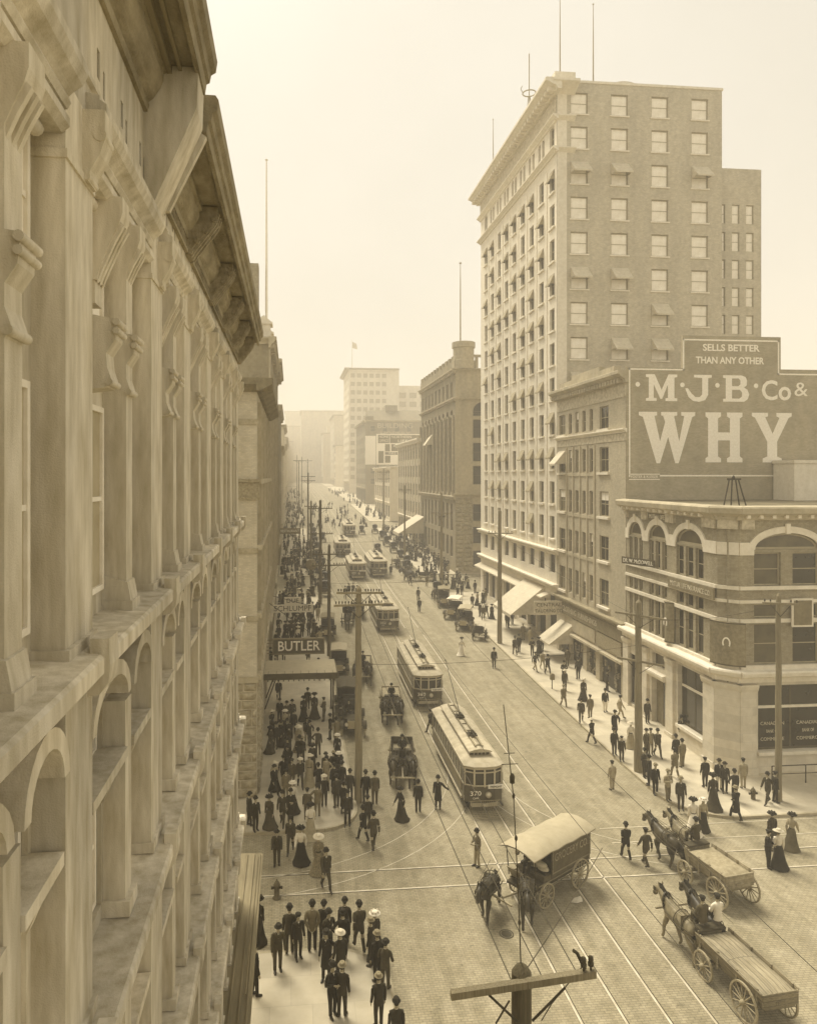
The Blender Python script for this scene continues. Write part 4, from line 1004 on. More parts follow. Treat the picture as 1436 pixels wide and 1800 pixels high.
# ------------------------------------------------------------------ the white skyscraper
def skyscraper():
    y0, y1 = 71.5, 101.2
    b = thing('skyscraper', 'fourteen-storey office tower with white street front, plain brick side wall and a deep ornamental cornice', 'building', (FR, y0, gz(70)))
    F = Fac((FR, y1, 0), -90); L_ = y1 - y0
    S = Fac((FR, y0 - .0, 0), 0)
    body(b, FR + .4, 45.2, y0 + .4, y1, 0, 58.5, 'brick_tan', 'core_wall')
    cols = [101.2 - (98.5 - 3.2 * k) - .65 for k in range(9)]
    rows = [12.4 + 3.63 * i for i in range(11)]
    ops = [(c, c + 1.35, v, v + 2.35) for v in rows for c in cols]
    mez = [(c - .2, c + 1.55, 8.8, 10.8) for c in cols]
    top = []
    for c in cols[1:-1]: top += [(c - .35, c + .4, 53.6, 55.5), (c + .85, c + 1.6, 53.6, 55.5)]
    top += [(cols[0], cols[0] + 1.3, 53.4, 55.6), (cols[-1], cols[-1] + 1.3, 53.4, 55.6)]
    shops = [(c - .7, c + 2.0, gz(101.2 - c) + .5, 6.4) for c in cols]
    m = MB(); wall(m, F, 0, L_, 0, 58.6, ops + mez + top + shops, .4); build(m, 'street_wall', 'pale_trim', b)
    rng = random.Random(11)
    for o in ops:
        window(b, F, o[0] + .02, o[1] - .02, o[2] + .02, o[3] - .02, -.28, 'window', 'glass', 'sash')
        if rng.random() < .45: awning(b, F, o[0] + .02, o[1] - .02, o[3] - 1.1, o[3], .5, 'awning_dark')
    for o in mez: window(b, F, o[0] + .02, o[1] - .02, o[2] + .02, o[3] - .02, -.28, 'mezzanine_window', 'glass', 'dark_sash')
    for o in top: window(b, F, o[0] + .02, o[1] - .02, o[2] + .02, o[3] - .02, -.28, 'attic_window', 'glass_mid', 'sash')
    sl = MB(); fbox(sl, F, -.18, 1.53, -.2, 0, 0, .2); sme = sl.mesh('window_sill', 'pale_trim', F.O)
    for v in rows:
        for c in cols: link('window_sill', sme, b, F.p(c, v, 0) - wloc(b))
    for u in [c + 2.28 for c in cols[:-1]]:
        m = MB(); fbox(m, F, u - .18, u + .18, 11.4, 51.5, 0, .07); build(m, 'pier', 'pale_trim', b)
    m = MB(); fbox(m, F, 0, L_, 56.4, 58.3, 0, .12); build(m, 'sculptured_frieze', 'ornament', b)
    cornice(b, F, -.2, L_ + .5, 11.4, .6, .6, 'pale_trim', dent=.5, name='string_course')
    cornice(b, F, -.2, L_ + .5, 7.8, .6, .6, 'pale_trim', dent=.5, name='string_course')
    for z in (52.9, 56.2): cornice(b, F, -.2, L_ + .5, z, .5, .6, 'pale_trim', name='string_course')
    cornice(b, F, -.8, L_ + 1.4, 59.4, 1.1, 1.7, 'pale_trim', dent=.9, name='main_cornice')
    m = MB(); fbox(m, F, 0, L_, 59.4, 60.2, -.5, .3); fbox(m, F, L_ - 3, L_, 60.2, 60.8, -2, .2); build(m, 'parapet', 'pale_trim', b)
    # white return of the front round the corner, then brick
    m = MB(); wall(m, S, 0, 1.05, 0, 58.6, [], .3, w=.06); build(m, 'corner_pier', 'pale_trim', b)
    for z, h, o in ((59.4, 1.0, 1.5), (56.2, .5, .5), (52.9, .5, .5)):
        m = MB(); fprof(m, S, -(.9 if h == 1.0 else .3), 1.9, [(0, z - h), (o * .4, z - h * .7), (o, z - h * .3), (o, z - .05), (0, z)]); build(m, 'cornice_return', 'pale_trim', b)
    xs = [28.75, 33.1, 37.5, 41.9]
    sops = [(x - FR, x - FR + 1.85, 55.0 - 3.64 * k + (.1 if k else 3.9) - 2.3 if False else (56.5 if k == 0 else 52.9 - 3.64 * (k - 1)), (59.0 if k == 0 else 55.2 - 3.64 * (k - 1))) for k in range(9) for x in xs]
    sops = [(a, c, v, min(d, 58.7)) for a, c, v, d in sops]
    m = MB(); wall(m, S, 1.05, 18.0, 0, 59.7, sops, .35); build(m, 'side_wall', 'brick_tan', b)
    aw = {(2, 0), (2, 1), (2, 3), (5, 1), (5, 0), (7, 1), (7, 2), (8, 0), (8, 1), (8, 2), (6, 2)}
    for i, o in enumerate(sops):
        k, j = divmod(i, 4)
        window(b, S, o[0] + .02, o[1] - .02, o[2] + .02, o[3] - .02, -.22, 'sash_window', 'blind', 'sash', t=.09)
        if (k, j) in aw: awning(b, S, o[0], o[1], o[3] - 1.25, o[3], 1.2, 'awning')
    sl = MB(); fbox(sl, S, -.12, 1.97, -.15, 0, 0, .12); sme = sl.mesh('side_sill', 'pale_trim', S.O)
    for o in sops: link('side_sill', sme, b, S.p(o[0], o[2], 0) - wloc(b))
    m = MB(); fbox(m, S, 1.5, 18.1, 59.7, 59.95, -.4, .08); build(m, 'coping', 'pale_trim', b)
    # lower wing to the right
    W = Fac((45.3, y0 + .6, 0), 0)
    body(b, 45.2, 50.1, y0 + .95, y1, 0, 51.6, 'brick_tan', 'wing_wall')
    wops = []
    for k in range(5):
        for x0, x1 in ((.1, .75), (1.5, 2.35), (3.1, 3.95)): wops.append((x0, x1, 45.9 - 2.95 * k, 48.0 - 2.95 * k - .05))
    m = MB(); wall(m, W, 0, 4.8, 0, 51.8, wops, .3); m.box(50.08, 50.12, y0 + .6, y1, 0, 51.8); build(m, 'wing_front', 'brick_tan', b)
    for o in wops: window(b, W, o[0] + .02, o[1] - .02, o[2] + .02, o[3] - .02, -.2, 'wing_window', 'blind', 'sash', t=.06)
    # roof things
    m = MB(); m.box(33, 41, 76, 84, 59, 61.9); m.box(32.5, 42, 75.8, 84, 61.6, 61.8)
    n = 10; m.prism([(35 + 3.6 * (1 - math.cos(math.pi * i / n)) / 2 + .0, 75.9, 61.8 + .9 * math.sin(math.pi * i / n)) for i in range(n + 1)], (0, 6, 0)); build(m, 'roof_house', 'pale_trim', b)
    m = MB(); m.box(FR + .3, 45.2, y0 + .3, y1, 58.5, 58.9); build(m, 'roof', 'roof_tar', b)
    for (x, y, z0, z1, lab) in ((28.6, 74.0, 59, 71, 'tall thin flagpole at the front corner of the skyscraper roof'), (32.5, 74.5, 59, 70, 'second thin flagpole, right of the first on the skyscraper roof'), (28.2, 98, 59, 69, 'thin pole at the far end of the skyscraper roof')):
        m = MB(); m.lathe((x, y, 0), [(.09, z0), (.07, (z0 + z1) / 2), (.03, z1)], 8); m.lathe((x, y, z1), [(0, -.1), (.12, 0), (0, .12)], 8)
        tag(build(m, 'flagpole', 'sash'), lab, 'flagpole')
    v = thing('rooftop_mast', 'iron mast with a curled weather-vane ring above the skyscraper cornice', 'mast', (27.6, 81, 59.6))
    m = MB(); m.tube([(27.6, 81, 59.5), (27.6, 81, 68.2)], .06, 8); m.tube([(27.2, 81, 59.5), (27.5, 81, 63.2)], .05, 6); m.tube([(28.0, 81, 59.5), (27.7, 81, 63.2)], .05, 6); build(m, 'mast', 'sash', v)
    m = MB(); P = [(27.6 + .75 * math.cos(a / 16 * 6.283), 81 + .75 * math.sin(a / 16 * 6.283), 63.6) for a in range(17)]; m.tube(P, .07, 6); m.tube([(26.85, 81, 63.6), (26.6, 81, 64.0), (26.75, 81, 64.4)], .05, 6); build(m, 'ring', 'sash', v)
    # entrance and shop front
    m = MB()
    for s_ in shops: fbox(m, F, s_[0], s_[1], s_[2], s_[3], -.4, -.38)
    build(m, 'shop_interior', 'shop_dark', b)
    m = MB(); fprof(m, F, 0, L_ - 2, [(0, 6.5), (1.0, 6.1), (1.0, 5.95), (0, 6.1)]); build(m, 'street_canopy', 'awning', b)
    a_ = awning(b, F, 19.6, 26.2, 4.0, 7.0, 3.8, 'awning', .0, 'shop_awning', .35)
skyscraper()

# ------------------------------------------------------------------ romanesque block with corner turret
def romanesque():
    y0, y1 = 117.3, 149
    b = thing('romanesque_building', 'dark sandstone block with slender piers, small arches, battlemented parapet and a corner turret', 'building', (FR, y0, gz(y0)))
    F = Fac((FR, y1, 0), -90); L_ = y1 - y0; S = Fac((FR, y0, 0), 0)
    body(b, FR + .6, 60, y0 + .6, y1, 1, 36.8, 'dark_stone', 'core_wall')
    n = 9; bw_ = (L_ - 1.6) / n
    ops = []; lo = []
    for i in range(n):
        u = .4 + (i + .5) * bw_; ops += [(u - .95, u + .95, 16.2, 30.2, 1.2)]; lo.append((u - .95, u + .95, 5.2, 8.6)); lo.append((u - .9, u + .9, 9.6, 14.2))
        ops += [(u - .95, u - .15, 32.4, 35.0), (u + .15, u + .95, 32.4, 35.0)]
    m = MB(); wall(m, F, 0, L_, 1, 37, ops + lo, .6); build(m, 'street_wall', 'dark_stone', b)
    for o in ops:
        if o[3] - o[2] > 5:
            for k in range(4): window(b, F, o[0] + .03, o[1] - .03, 16.25 + 3.3 * k, 18.9 + 3.3 * k + (1.2 if k == 3 else 0), -.45, 'window', 'glass', 'dark_sash', (1, 1))
            m = MB()
            for k in range(3): fbox(m, F, o[0], o[1], 18.9 + 3.3 * k, 19.52 + 3.3 * k, -.5, -.3)
            build(m, 'spandrel', 'dark_stone', b)
        else: window(b, F, o[0] + .02, o[1] - .02, o[2] + .02, o[3] - .02, -.4, 'top_window', 'glass', 'dark_sash')
    for o in lo: window(b, F, o[0] + .02, o[1] - .02, o[2] + .02, o[3] - .02, -.45, 'lower_window', 'glass', 'dark_sash', (1, 1), t=.1)
    for i in range(n + 1):
        m = MB(); u = .4 + i * bw_; m.tube([F.p(u, 16, .12), F.p(u, 28.8, .12)], .26, 10); fbox(m, F, u - .35, u + .35, 28.8, 29.2, 0, .4); fbox(m, F, u - .35, u + .35, 15.6, 16, 0, .4); build(m, 'column', 'sandstone', b)
    for z, h, o in ((15.6, .7, .5), (32.0, .5, .5), (36.9, .8, .7)): cornice(b, F, 0, L_ + .3, z, h, o, 'sandstone', dent=.7, name='cornice')
    m = MB(); fbox(m, F, 0, L_, 36.9, 38.4, -.4, .1)
    for i in range(12): fbox(m, F, .3 + i * 2.6, 1.6 + i * 2.6, 38.4, 39.2, -.4, .1)
    build(m, 'battlement', 'dark_stone', b)
    # side facing us
    sops = [(3.0, 6.6, 17.5 + 3.9 * k, 20.6 + 3.9 * k) for k in range(3)] + [(3.0, 6.6, 29.0, 31.4, 1.6), (4.3, 7.0, 33.2, 35.8)] + [(3.0, 6.6, 3.6, 6.4), (3.0, 6.6, 7.6, 10.4), (3.0, 6.6, 11.4, 14.2)]
    sops += [(a + 7, c + 7, *r) for a, c, *r in sops]
    m = MB(); wall(m, S, 0, 32, 1, 37, sops, .6); build(m, 'side_wall', 'sandstone', b)
    for o in sops:
        ar = o[4] if len(o) > 4 else 0
        window(b, S, o[0] + .03, o[1] - .03, o[2] + .03, o[3] - .03, -.45, 'side_window', 'glass', 'dark_sash', (1, 1), t=.12, arch=max(0, ar - .03) if ar else 0)
    for z in (16, 32, 36.9): cornice(b, S, -.3, 32, z - .004, .5, .5, 'sandstone', name='string_course')
    rock_courses(b, S, 0, 3.0, 3.0, 15.3, .75, 'rock_face', .2, 1.4); rock_courses(b, S, 6.6, 10.0, 3.0, 15.3, .75, 'rock_face', .2, 1.4)
    m = MB(); fbox(m, S, 3.2, 30, 38.9, 39.3, -.4, 0)
    for i in range(20): fbox(m, S, 3.4 + i * 1.1, 3.9 + i * 1.1, 37, 38.9, -.3, -.05)
    build(m, 'balustrade', 'sandstone', b)
    m = MB(); m.lathe((FR + 1.6, y0 + .9, 0), [(1.9, 36.9), (1.9, 38.3), (1.75, 38.4), (1.75, 40.4), (1.95, 40.5), (1.95, 41.4), (1.5, 41.5)], 20, sm=False); build(m, 'turret', 'sandstone', b)
    m = MB(); m.lathe((FR + .9, y0 + .2, 0), [(.14, 26), (.14, 40), (.1, 50), (.05, 54.5)], 8); m.lathe((FR + .9, y0 + .2, 54.6), [(0, -.2), (.25, 0), (0, .2)], 10)
    tag(build(m, 'flagpole', 'sandstone'), 'very tall flagpole with a ball, fixed to the corner turret of the dark sandstone block', 'flagpole')
    m = MB(); m.box(FR + .6, 60, y0 + .5, y1, 36.8, 37.1); build(m, 'roof', 'roof_tar', b)
    awning(b, F, L_ - 22.0, L_ - 19.5, 25.0, 27.0, 1.4)
romanesque()
a_ = thing('street_awning', 'large pale sloping awning stretched over the pavement beside the sandstone block', 'awning', (FR, 146, gz(146)))
Fa = Fac((FR, 152.5, 0), -90); awning(a_, Fa, 0, 8.5, gz(148) + 3.4, gz(148) + 6.8, 5.2, 'awning', .3, 'canvas_sheet', .6)
m = MB()
for u in (0, 8.4): m.tube([Fa.p(u, gz(148) + .1, 5.3), Fa.p(u, gz(148) + 3.4, 5.3)], .06, 6)
build(m, 'awning_posts', 'iron', a_)
b, F, S = block('ornate_building', 'lower ornate block with bracketed cornice between the sandstone block and the billboard', 1, 149.2, 181, 27, 4, 9, 'sandstone', 'glass', cor=.9, ww=1.7, wh=.66, z0off=5.2, arch=.6, pil=True, cm='pale_trim')
awning(b, F, 20, 27, gz(155) + 2.8, gz(155) + 4.4, 2.4)
# white colonnaded building with a billboard on its roof
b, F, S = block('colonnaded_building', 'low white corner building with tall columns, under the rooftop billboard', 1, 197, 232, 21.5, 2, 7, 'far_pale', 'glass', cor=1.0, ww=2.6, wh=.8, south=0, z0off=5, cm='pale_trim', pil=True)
s = thing('billboard', 'rooftop billboard of white and dark advertising panels far up the right side', 'billboard', (26, 214, 21.5))
Fb = Fac((25.6, 214, 0), 0)
m = MB(); fbox(m, Fb, 0, 16, 22.3, 31.6, -.3, 0); fbox(m, Fb, -3.4, -.2, 22.3, 31.0, -.3, -.05); build(m, 'hoarding', 'white_paint', s)
for (a, c, v0, v1) in ((.5, 3.9, 28.8, 31.3), (4.1, 15.5, 28.8, 31.3), (.6, 2.2, 22.8, 26.4), (2.6, 4.1, 26.3, 28.5), (2.6, 4.2, 22.9, 25.0), (4.5, 15.5, 26.4, 28.5), (2.6, 15.5, 25.3, 26.1)):
    m = MB(); fbox(m, Fb, a, c, v0, v1, 0, .05); build(m, 'sign_panel', 'sign_brown', s)
for t, u, v, sz, w_ in (('HOME', 2.2, 30.7, 1.1, 2.8), ('OFFICE', 2.2, 29.5, 1.1, 2.8), ('NORTHERN', 7.6, 30.7, 1.1, 6), ('LIFE', 8, 29.5, 1.1, 3), ('FIRE INSURANCE', 8.3, 25.7, .8, 9), ('REAL ESTATE', 8, 27.9, .8, 5.6), ('LOANS', 8, 26.9, .8, 3)):
    lettering(s, Fb, t, u, v, .06, sz, 'white_paint', w_)
m = MB()
for u in (.5, 5, 10, 15): m.tube([Fb.p(u, 21.4, -.5), Fb.p(u, 31.4, -.4)], .12, 6); m.tube([Fb.p(u, 21.4, -5), Fb.p(u, 29, -.4)], .1, 6)
build(m, 'support_frame', 'iron', s)
b, F, S = block('brick_building', 'dark square building with a stepped gable and roof sign, behind the billboard', 1, 262, 300, 39.5, 6, 7, 'brick_dark', 'glass_mid', cor=1.0, ww=1.8, south=4, z0off=6)
m = MB(); fbox(m, S, 0, 3, 39.4, 41, -8, -.3); fprof(m, Fac((FR + 1, 262.5, 0), 0), 0, 20, [(0, 39.5), (-5, 43.6), (-9, 43.6), (-9, 39.5)]); fbox(m, S, 8, 12.5, 43, 45.5, -9, -4.5); build(m, 'roof', 'brick_dark', b)
lettering(b, S, 'BUILDING', 11, 37.4, .1, 2.6, 'faded_white', 13); lettering(b, S, 'HOSIERY', 11, 34.4, .1, 2.2, 'faded_white', 11)
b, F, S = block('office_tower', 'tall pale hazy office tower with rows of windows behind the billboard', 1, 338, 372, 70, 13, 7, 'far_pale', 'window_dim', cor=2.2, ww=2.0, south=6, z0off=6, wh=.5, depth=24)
m = MB(); m.box(FR + 24, FR + 52, 346, 372, 8, 63); build(m, 'rear_wing', 'far_pale', b)
W = Fac((FR + 24, 345.8, 0), 0)
for k in range(11):
    for i in range(5): window(b, W, 1.2 + i * 5.2, 4.6 + i * 5.2, 13 + 4.4 * k, 15.6 + 4.4 * k, 0, 'wing_window', 'window_dim', 'sash', (0, 1), t=.2)
m = MB(); m.lathe((29, 340, 0), [(.15, 70), (.08, 84)], 6); m.prism([(29, 340, 80), (31.5, 340.2, 79.4), (31.2, 340.2, 82), (29, 340, 83)], (0, .05, 0)); tag(build(m, 'flagpole', 'far_wall_hazed'), 'faint flagpole with a flag on the far hazy office tower', 'flagpole')
block('far_building', 'small white-fronted building with two dark sign panels in the far haze', 1, 440, 452, 38, 4, 2, 'far_pale', 'glass', ww=4, wh=.6, cor=1.5, depth=16)
block('far_building', 'faint square building left of the hazy office tower', 1, 456, 500, 58, 9, 5, 'far_wall_hazed', 'window_dim', cor=1, ww=2.4, depth=26)
block('far_building', 'faintest stepped building at the end of the street, in the haze', 1, 560, 600, 70, 8, 5, 'far_wall_hazed', 'window_dim', x=8, cor=1, ww=2.4, depth=60)
block('far_building', 'low hazy building closing the street beyond the last trams', 1, 620, 640, 62, 5, 4, 'far_wall_hazed', 'window_dim', x=-22, cor=1, ww=2.4, depth=40)

block('far_building', 'broad stepped mass filling the haze above the far left pavement', 1, 700, 720, 82, 8, 4, 'far_wall_hazed', 'window_dim', x=-6, cor=1, ww=2.4, depth=40)
b, F, S = block('far_building', 'faint mid-height building stepping down to the end of the street', 1, 515, 545, 50, 5, 4, 'far_wall_hazed', 'window_dim', x=23, cor=1, ww=2.4, depth=24)
m = MB(); m.box(26, 33, 520, 530, 50, 55); m.box(38, 41, 518, 524, 50, 58); build(m, 'roof_house', 'far_wall_hazed', b)
b, F, S = block('far_building', 'faint low building before the broad mass above the far left pavement', 1, 560, 580, 46, 5, 4, 'far_wall_hazed', 'window_dim', x=-24, cor=1, ww=2.4, depth=26)
m = MB(); m.box(-20, -15, 562, 570, 46, 53); m.box(-8, -5, 562, 568, 46, 51); m.lathe((-11, 565, 0), [(.9, 46), (.7, 62)], 10); build(m, 'roof_house', 'far_wall_hazed', b)
# ------------------------------------------------------------------ poles and wires
def pole(pos, top, r0=.2, r1=.13, arms=(), m_='pole_wood', label='', pins=5, steps=True, lean=(0, 0), group=None):
    """arms: (height, length, direction degrees)"""
    x, y, z = pos
    t = thing('utility_pole', label, 'pole', pos, group=group)
    m = MB(); n = 8; H_ = top - z
    P = [(x + lean[0] * i / n + .02 * math.sin(i * 2.1 + x), y + lean[1] * i / n, z - .1 + (H_ + .1) * i / n) for i in range(n + 1)]
    m.tube(P, [r0 + (r1 - r0) * i / n for i in range(n + 1)], 12)
    m.lathe(P[-1], [(r1, 0), (r1 * .6, .12), (.0, .2)], 12); build(m, 'post', m_, t)
    for h, l, a in arms:
        ux, uy = math.cos(R(a)), math.sin(R(a)); f = (h - z) / H_; ax, ay = x + lean[0] * f, y + lean[1] * f - r1 - .06
        m = MB(); e = Vector((ux, uy, 0)); q = Vector((-uy, ux, 0)); c = Vector((ax, ay, h))
        pts = [c - e * l / 2 - q * .05 + Vector((0, 0, -.06)), c - e * l / 2 + q * .05 + Vector((0, 0, -.06)), c - e * l / 2 + q * .05 + Vector((0, 0, .06)), c - e * l / 2 - q * .05 + Vector((0, 0, .06))]
        m.prism(pts, e * l); ar = build(m, 'crossarm', m_, t)
        for i in range(pins):
            for s in (-1, 1):
                d = s * (l / 2 - .12 - i * (l / 2 - .35) / max(1, pins))
                k = MB(); p = c + e * d; k.lathe((p.x, p.y, p.z + .05), [(.015, 0), (.015, .06), (.045, .07), (.045, .12), (.03, .13), (.045, .15), (.035, .19), (0, .2)], 8)
                o = build(k, 'insulator', 'insulator', ar)
        m = MB(); m.tube([c - e * l * .28 + Vector((0, 0, -.05)), (ax, ay + .02, h - .75)], .02, 6); m.tube([c + e * l * .28 + Vector((0, 0, -.05)), (ax, ay + .02, h - .75)], .02, 6); build(m, 'brace', 'iron', t)
    return t
def wire(a, b, sag=.3, r=.012, label='thin overhead wire sagging along the street', name='overhead_wire', group='overhead wires along the street', n=14):
    m = MB(); A, B = Vector(a), Vector(b); P = [A.lerp(B, i / n) - Vector((0, 0, sag * 4 * (i / n) * (1 - i / n))) for i in range(n + 1)]
    m.tube(P, r, 5); return tag(build(m, name, 'wire'), label, 'wire', group)
pole((3.9, 41.4, gz(41)), 12.4, .23, .16, ((11.5, 2.9, 3), (12.2, 2.6, -4)), label='tall wooden utility pole at the left kerb, standing in the dense crowd', pins=6)
pole((3.75, 71.0, gz(71)), 12.0, .2, .14, ((11.2, 3.2, 0), (10.1, 3.4, 4)), 'pole_dark', 'second wooden pole on the left kerb, above the buggies near the white two-line sign', 5)
pole((3.9, 96, gz(96)), 15.6, .24, .17, ((14.6, 3.2, 0), (11.2, 3.4, 0)), 'pole_dark', 'thick dark pole with two crossarms and step irons, in the left row past the second', 4)
pole((3.2, 116, gz(116)), 14.8, .2, .14, ((14.0, 2.2, 0),), 'pole_dark', 'pole standing just left of the thick dark pole with step irons', 3)
pole((3.6, 152, gz(152)), 19.5, .2, .13, ((18.8, 3, 0), (17.9, 3, 0)), 'pole_dark', 'tall thin double-arm pole at the far end of the left crowd', 0)
for i in range(4): pole((2.2 + 1.5 * (i * 2 % 3), 205 + i * 22, gz(205 + i * 22)), 23 + i * 1.2, .14, .09, ((23.2 + i * .5, 3, 0),), 'pole_dark', 'faint far pole among a cluster of thin poles in the left haze', 0, group='faint far poles')
pole((22.0, 43.6, .15), 10.9, .27, .17, ((10.1, 3.4, -55), (7.2, 3.0, -50)), 'pole_wood', 'stout pale wooden pole on the right kerb before the bank', 0)
pole((22.0, 74.0, gz(74) + .1), 15.2, .27, .17, ((12.9, 2.6, -10),), 'pole_wood', 'pale wooden pole beside the big striped shop awning on the right kerb', 3)
pole((22.0, 103.5, gz(103)), 16.5, .25, .17, ((13.4, 3.2, 0), (12.8, 3.2, 60)), 'pole_wood', 'pole at the far side-street corner in front of the dark sandstone block', 4)
pole((21.9, 137, gz(137)), 17.0, .22, .14, ((16.2, 2.4, 0),), 'pole_wood', 'pole passing in front of the large pale street awning', 3)
pole((21.8, 168, gz(168)), 20.5, .22, .14, ((19.8, 3, 0), (18.2, 3, 0)), 'pole_wood', 'double-arm pole before the white colonnaded building', 3)
pole((28.1, 38.9, .15), 12.0, .2, .13, ((11.6, 1.9, -20),), 'pole_wood', 'pole at the right edge beside the bank windows', 2)
# the pole below the camera, its head and arm at the bottom edge
t = pole((4.6, 14.0, 0), 9.0, .23, .20, (), 'pole_dark', 'dark pole whose head and long bare crossarm cut into the bottom edge', 0)
m = MB(); c0, c1 = Vector((3.15, 13.92, 8.70)), Vector((5.98, 13.62, 9.16)); e = (c1 - c0)
m.prism([c0 + Vector((0, -.07, -.07)), c0 + Vector((0, .07, -.07)), c0 + Vector((0, .07, .07)), c0 + Vector((0, -.07, .07))], e); ar = build(m, 'crossarm', 'pole_wood', t)
for f in (.97, .92):
    p = c0 + e * f; k = MB(); k.lathe((p.x, p.y, p.z + .06), [(.02, 0), (.02, .08), (.06, .1), (.06, .16), (.035, .18), (.055, .2), (.05, .27), (0, .3)], 10); build(k, 'insulator', 'insulator', ar)
k = MB(); p = c0 + e * .93; k.tube([p + Vector((0, 0, .1)), p + Vector((-.12, .1, .36)), p + Vector((-.2, .1, .42))], .035, 6); build(k, 'switch_arm', 'iron', ar)
for a, b_ in (((4.45, 13.75, 8.2), (3.9, 13.85, 8.7)), ((4.75, 13.75, 8.2), (5.4, 13.7, 8.85))):
    k = MB(); k.tube([a, b_], .025, 6); build(k, 'brace', 'iron', t)
for i in range(6):
    k = MB(); k.lathe((4.85 + i * .22, 13.5, 7.9), [(.02, 0), (.02, .08), (.055, .1), (.055, .16), (.03, .18), (.05, .2), (.04, .26), (0, .28)], 8); build(k, 'insulator', 'insulator', t)
k = MB(); k.box(4.3, 6.3, 13.44, 13.56, 7.8, 7.92); build(k, 'lower_crossarm', 'pole_wood', t)
k = MB(); k.tube([(4.6, 14, 9.1), (4.55, 14, 10.5), (4.45, 14, 12.5), (4.24, 14, 14.4)], [.014, .012, .011, .009], 6)
for z, x in ((10.0, 4.57), (11.7, 4.5), (12.55, 4.45)): k.lathe((x, 14, z), [(.01, -.06), (.03, -.02), (.032, .02), (.01, .06)], 8)
k.tube([(4.2, 14, 13.2), (4.54, 14, 13.2)], .008, 6); k.tube([(4.25, 14, 13.42), (4.47, 14, 13.42)], .008, 6); k.lathe((4.42, 14, 12.9), [(.0, -.1), (.05, -.08), (.055, .05), (.03, .1), (0, .12)], 8)
build(k, 'insulated_rod', 'wire', t)
k = MB()
k.tube([c0 + e * .93 + Vector((0, .1, .1)), (5.2, 13.9, 8.4), (4.95, 13.8, 8.15)], .012, 5); k.tube([(4.3, 13.8, 8.6), (4.0, 13.7, 8.25), (4.05, 13.7, 8.05)], .02, 5); build(k, 'loose_wires', 'wire', t)
# wires
for i, dx in enumerate((-1.35, -1.1, -.3, .35, 1.1)):
    wire((3.9 + dx, 41.3, 11.7), (3.75 + dx * .9, 70.9, 11.4), .5)
    wire((3.75 + dx * .9, 70.9, 11.4), (3.9 + dx, 95.8, 14.8), .4)
    if i > 1: wire((3.9 + dx, 41.3, 11.7), (4.7 + dx, 13.9, 8.85), .35)
wire((10.8, 9, 5.9), (10.8, 45, 5.9), .1, label='dark trolley wire stretched above the near track', group=None); wire((10.8, 45, 5.9), (10.8, 140, 9.6), .25, label='trolley wire above the near track beyond the crossing', group=None)
wire((13.88, 9, 5.9), (13.88, 45, 5.9), .1, label='dark trolley wire stretched above the far track', group=None); wire((13.88, 45, 5.9), (13.88, 140, 9.6), .25, label='trolley wire above the far track beyond the crossing', group=None)
for a, b_ in (((22.0, 43.6, 9.9), (28.1, 38.9, 11.5)), ((22, 43.6, 10), (22, 74, 12.9)), ((22, 74, 12.9), (22, 103.5, 13.4)), ((22, 103.5, 13.4), (22, 137, 16))): wire(a, b_, .4)
for a, b_ in (((3.9, 41.4, 8), (22.0, 43.6, 8.2)), ((3.75, 71, 8.3), (22, 74, 8.6)), ((3.9, 96, 10), (22, 103.5, 10.3))): wire(a, b_, .35, label='span wire carried across the street between the poles', group='span wires across the street')
wire((4.6, 14, 8.9), (10.8, 24, 6.0), .1, label='stay wire from the near pole towards the trolley wire', group=None)
# street furniture
def hydrant(px, py, label):
    c = G(px, py); t = thing('fire_hydrant', label, 'hydrant', c)
    m = MB(); m.lathe((0, 0, 0), [(.19, 0), (.19, .05), (.13, .07), (.12, .55), (.15, .57), (.15, .62), (.13, .66), (.08, .76), (.03, .8), (.03, .86), (0, .87)], 16); link('barrel', m.mesh('barrel', 'pole_dark'), t)
    for s in (-1, 1):
        k = MB(); k.lathe((0, 0, .48), [(.055, s * .1), (.055, s * .2), (.07, s * .2), (.07, s * .25), (0, s * .26)], 10, 'x'); link('nozzle', k.mesh('nozzle', 'iron'), t)
hydrant(487, 1579, 'small fire hydrant on a pale base at the left street crossing')
hydrant(1323, 1409, 'fire hydrant at the right corner, a man resting his foot by it')
c = G(970, 1214); t = thing('post_box', 'pale letter box on an iron post at the right kerb', 'mailbox', c)
m = MB(); m.lathe((0, 0, 0), [(.1, 0), (.1, .05), (.045, .08), (.04, 1.25)], 10); link('post', m.mesh('post', 'iron'), t)
m = MB(); m.box(-.16, .2, -.13, .13, .95, 1.35); n = 8; m.prism([(-.16, -.13, 1.35)] + [(.02 - .18 * math.cos(math.pi * i / n), -.13, 1.35 + .14 * math.sin(math.pi * i / n)) for i in range(1, n)] + [(.2, -.13, 1.35)], (0, .26, 0)); link('box', m.mesh('box', 'hat_grey'), t)
t = thing('railing', 'iron stair railing at the bank side wall, right edge', 'railing', (31, 41.2, .15))
m = MB()
for i in range(5): m.tube([(29.2 + i * 2.2, 41.0, .1), (29.2 + i * 2.2, 41.0, 1.25)], .035, 8)
build(m, 'posts', 'iron', t); m = MB(); m.tube([(29.2, 41, 1.25), (38, 41, 1.25)], .035, 8); m.tube([(29.2, 41, .75), (38, 41, .75)], .025, 8); build(m, 'rails', 'iron', t)
c = G(1112, 1381); t = thing('barrel', 'low wooden barrel beside the stout pole on the right kerb', 'barrel', (22.7, 44.3, .15))
m = MB(); m.lathe((0, 0, 0), [(0, 0), (.24, 0), (.29, .3), (.3, .42), (.29, .55), (.24, .85), (.22, .85), (.22, .8), (0, .8)], 16); link('staves', m.mesh('staves', 'wagon_wood'), t)
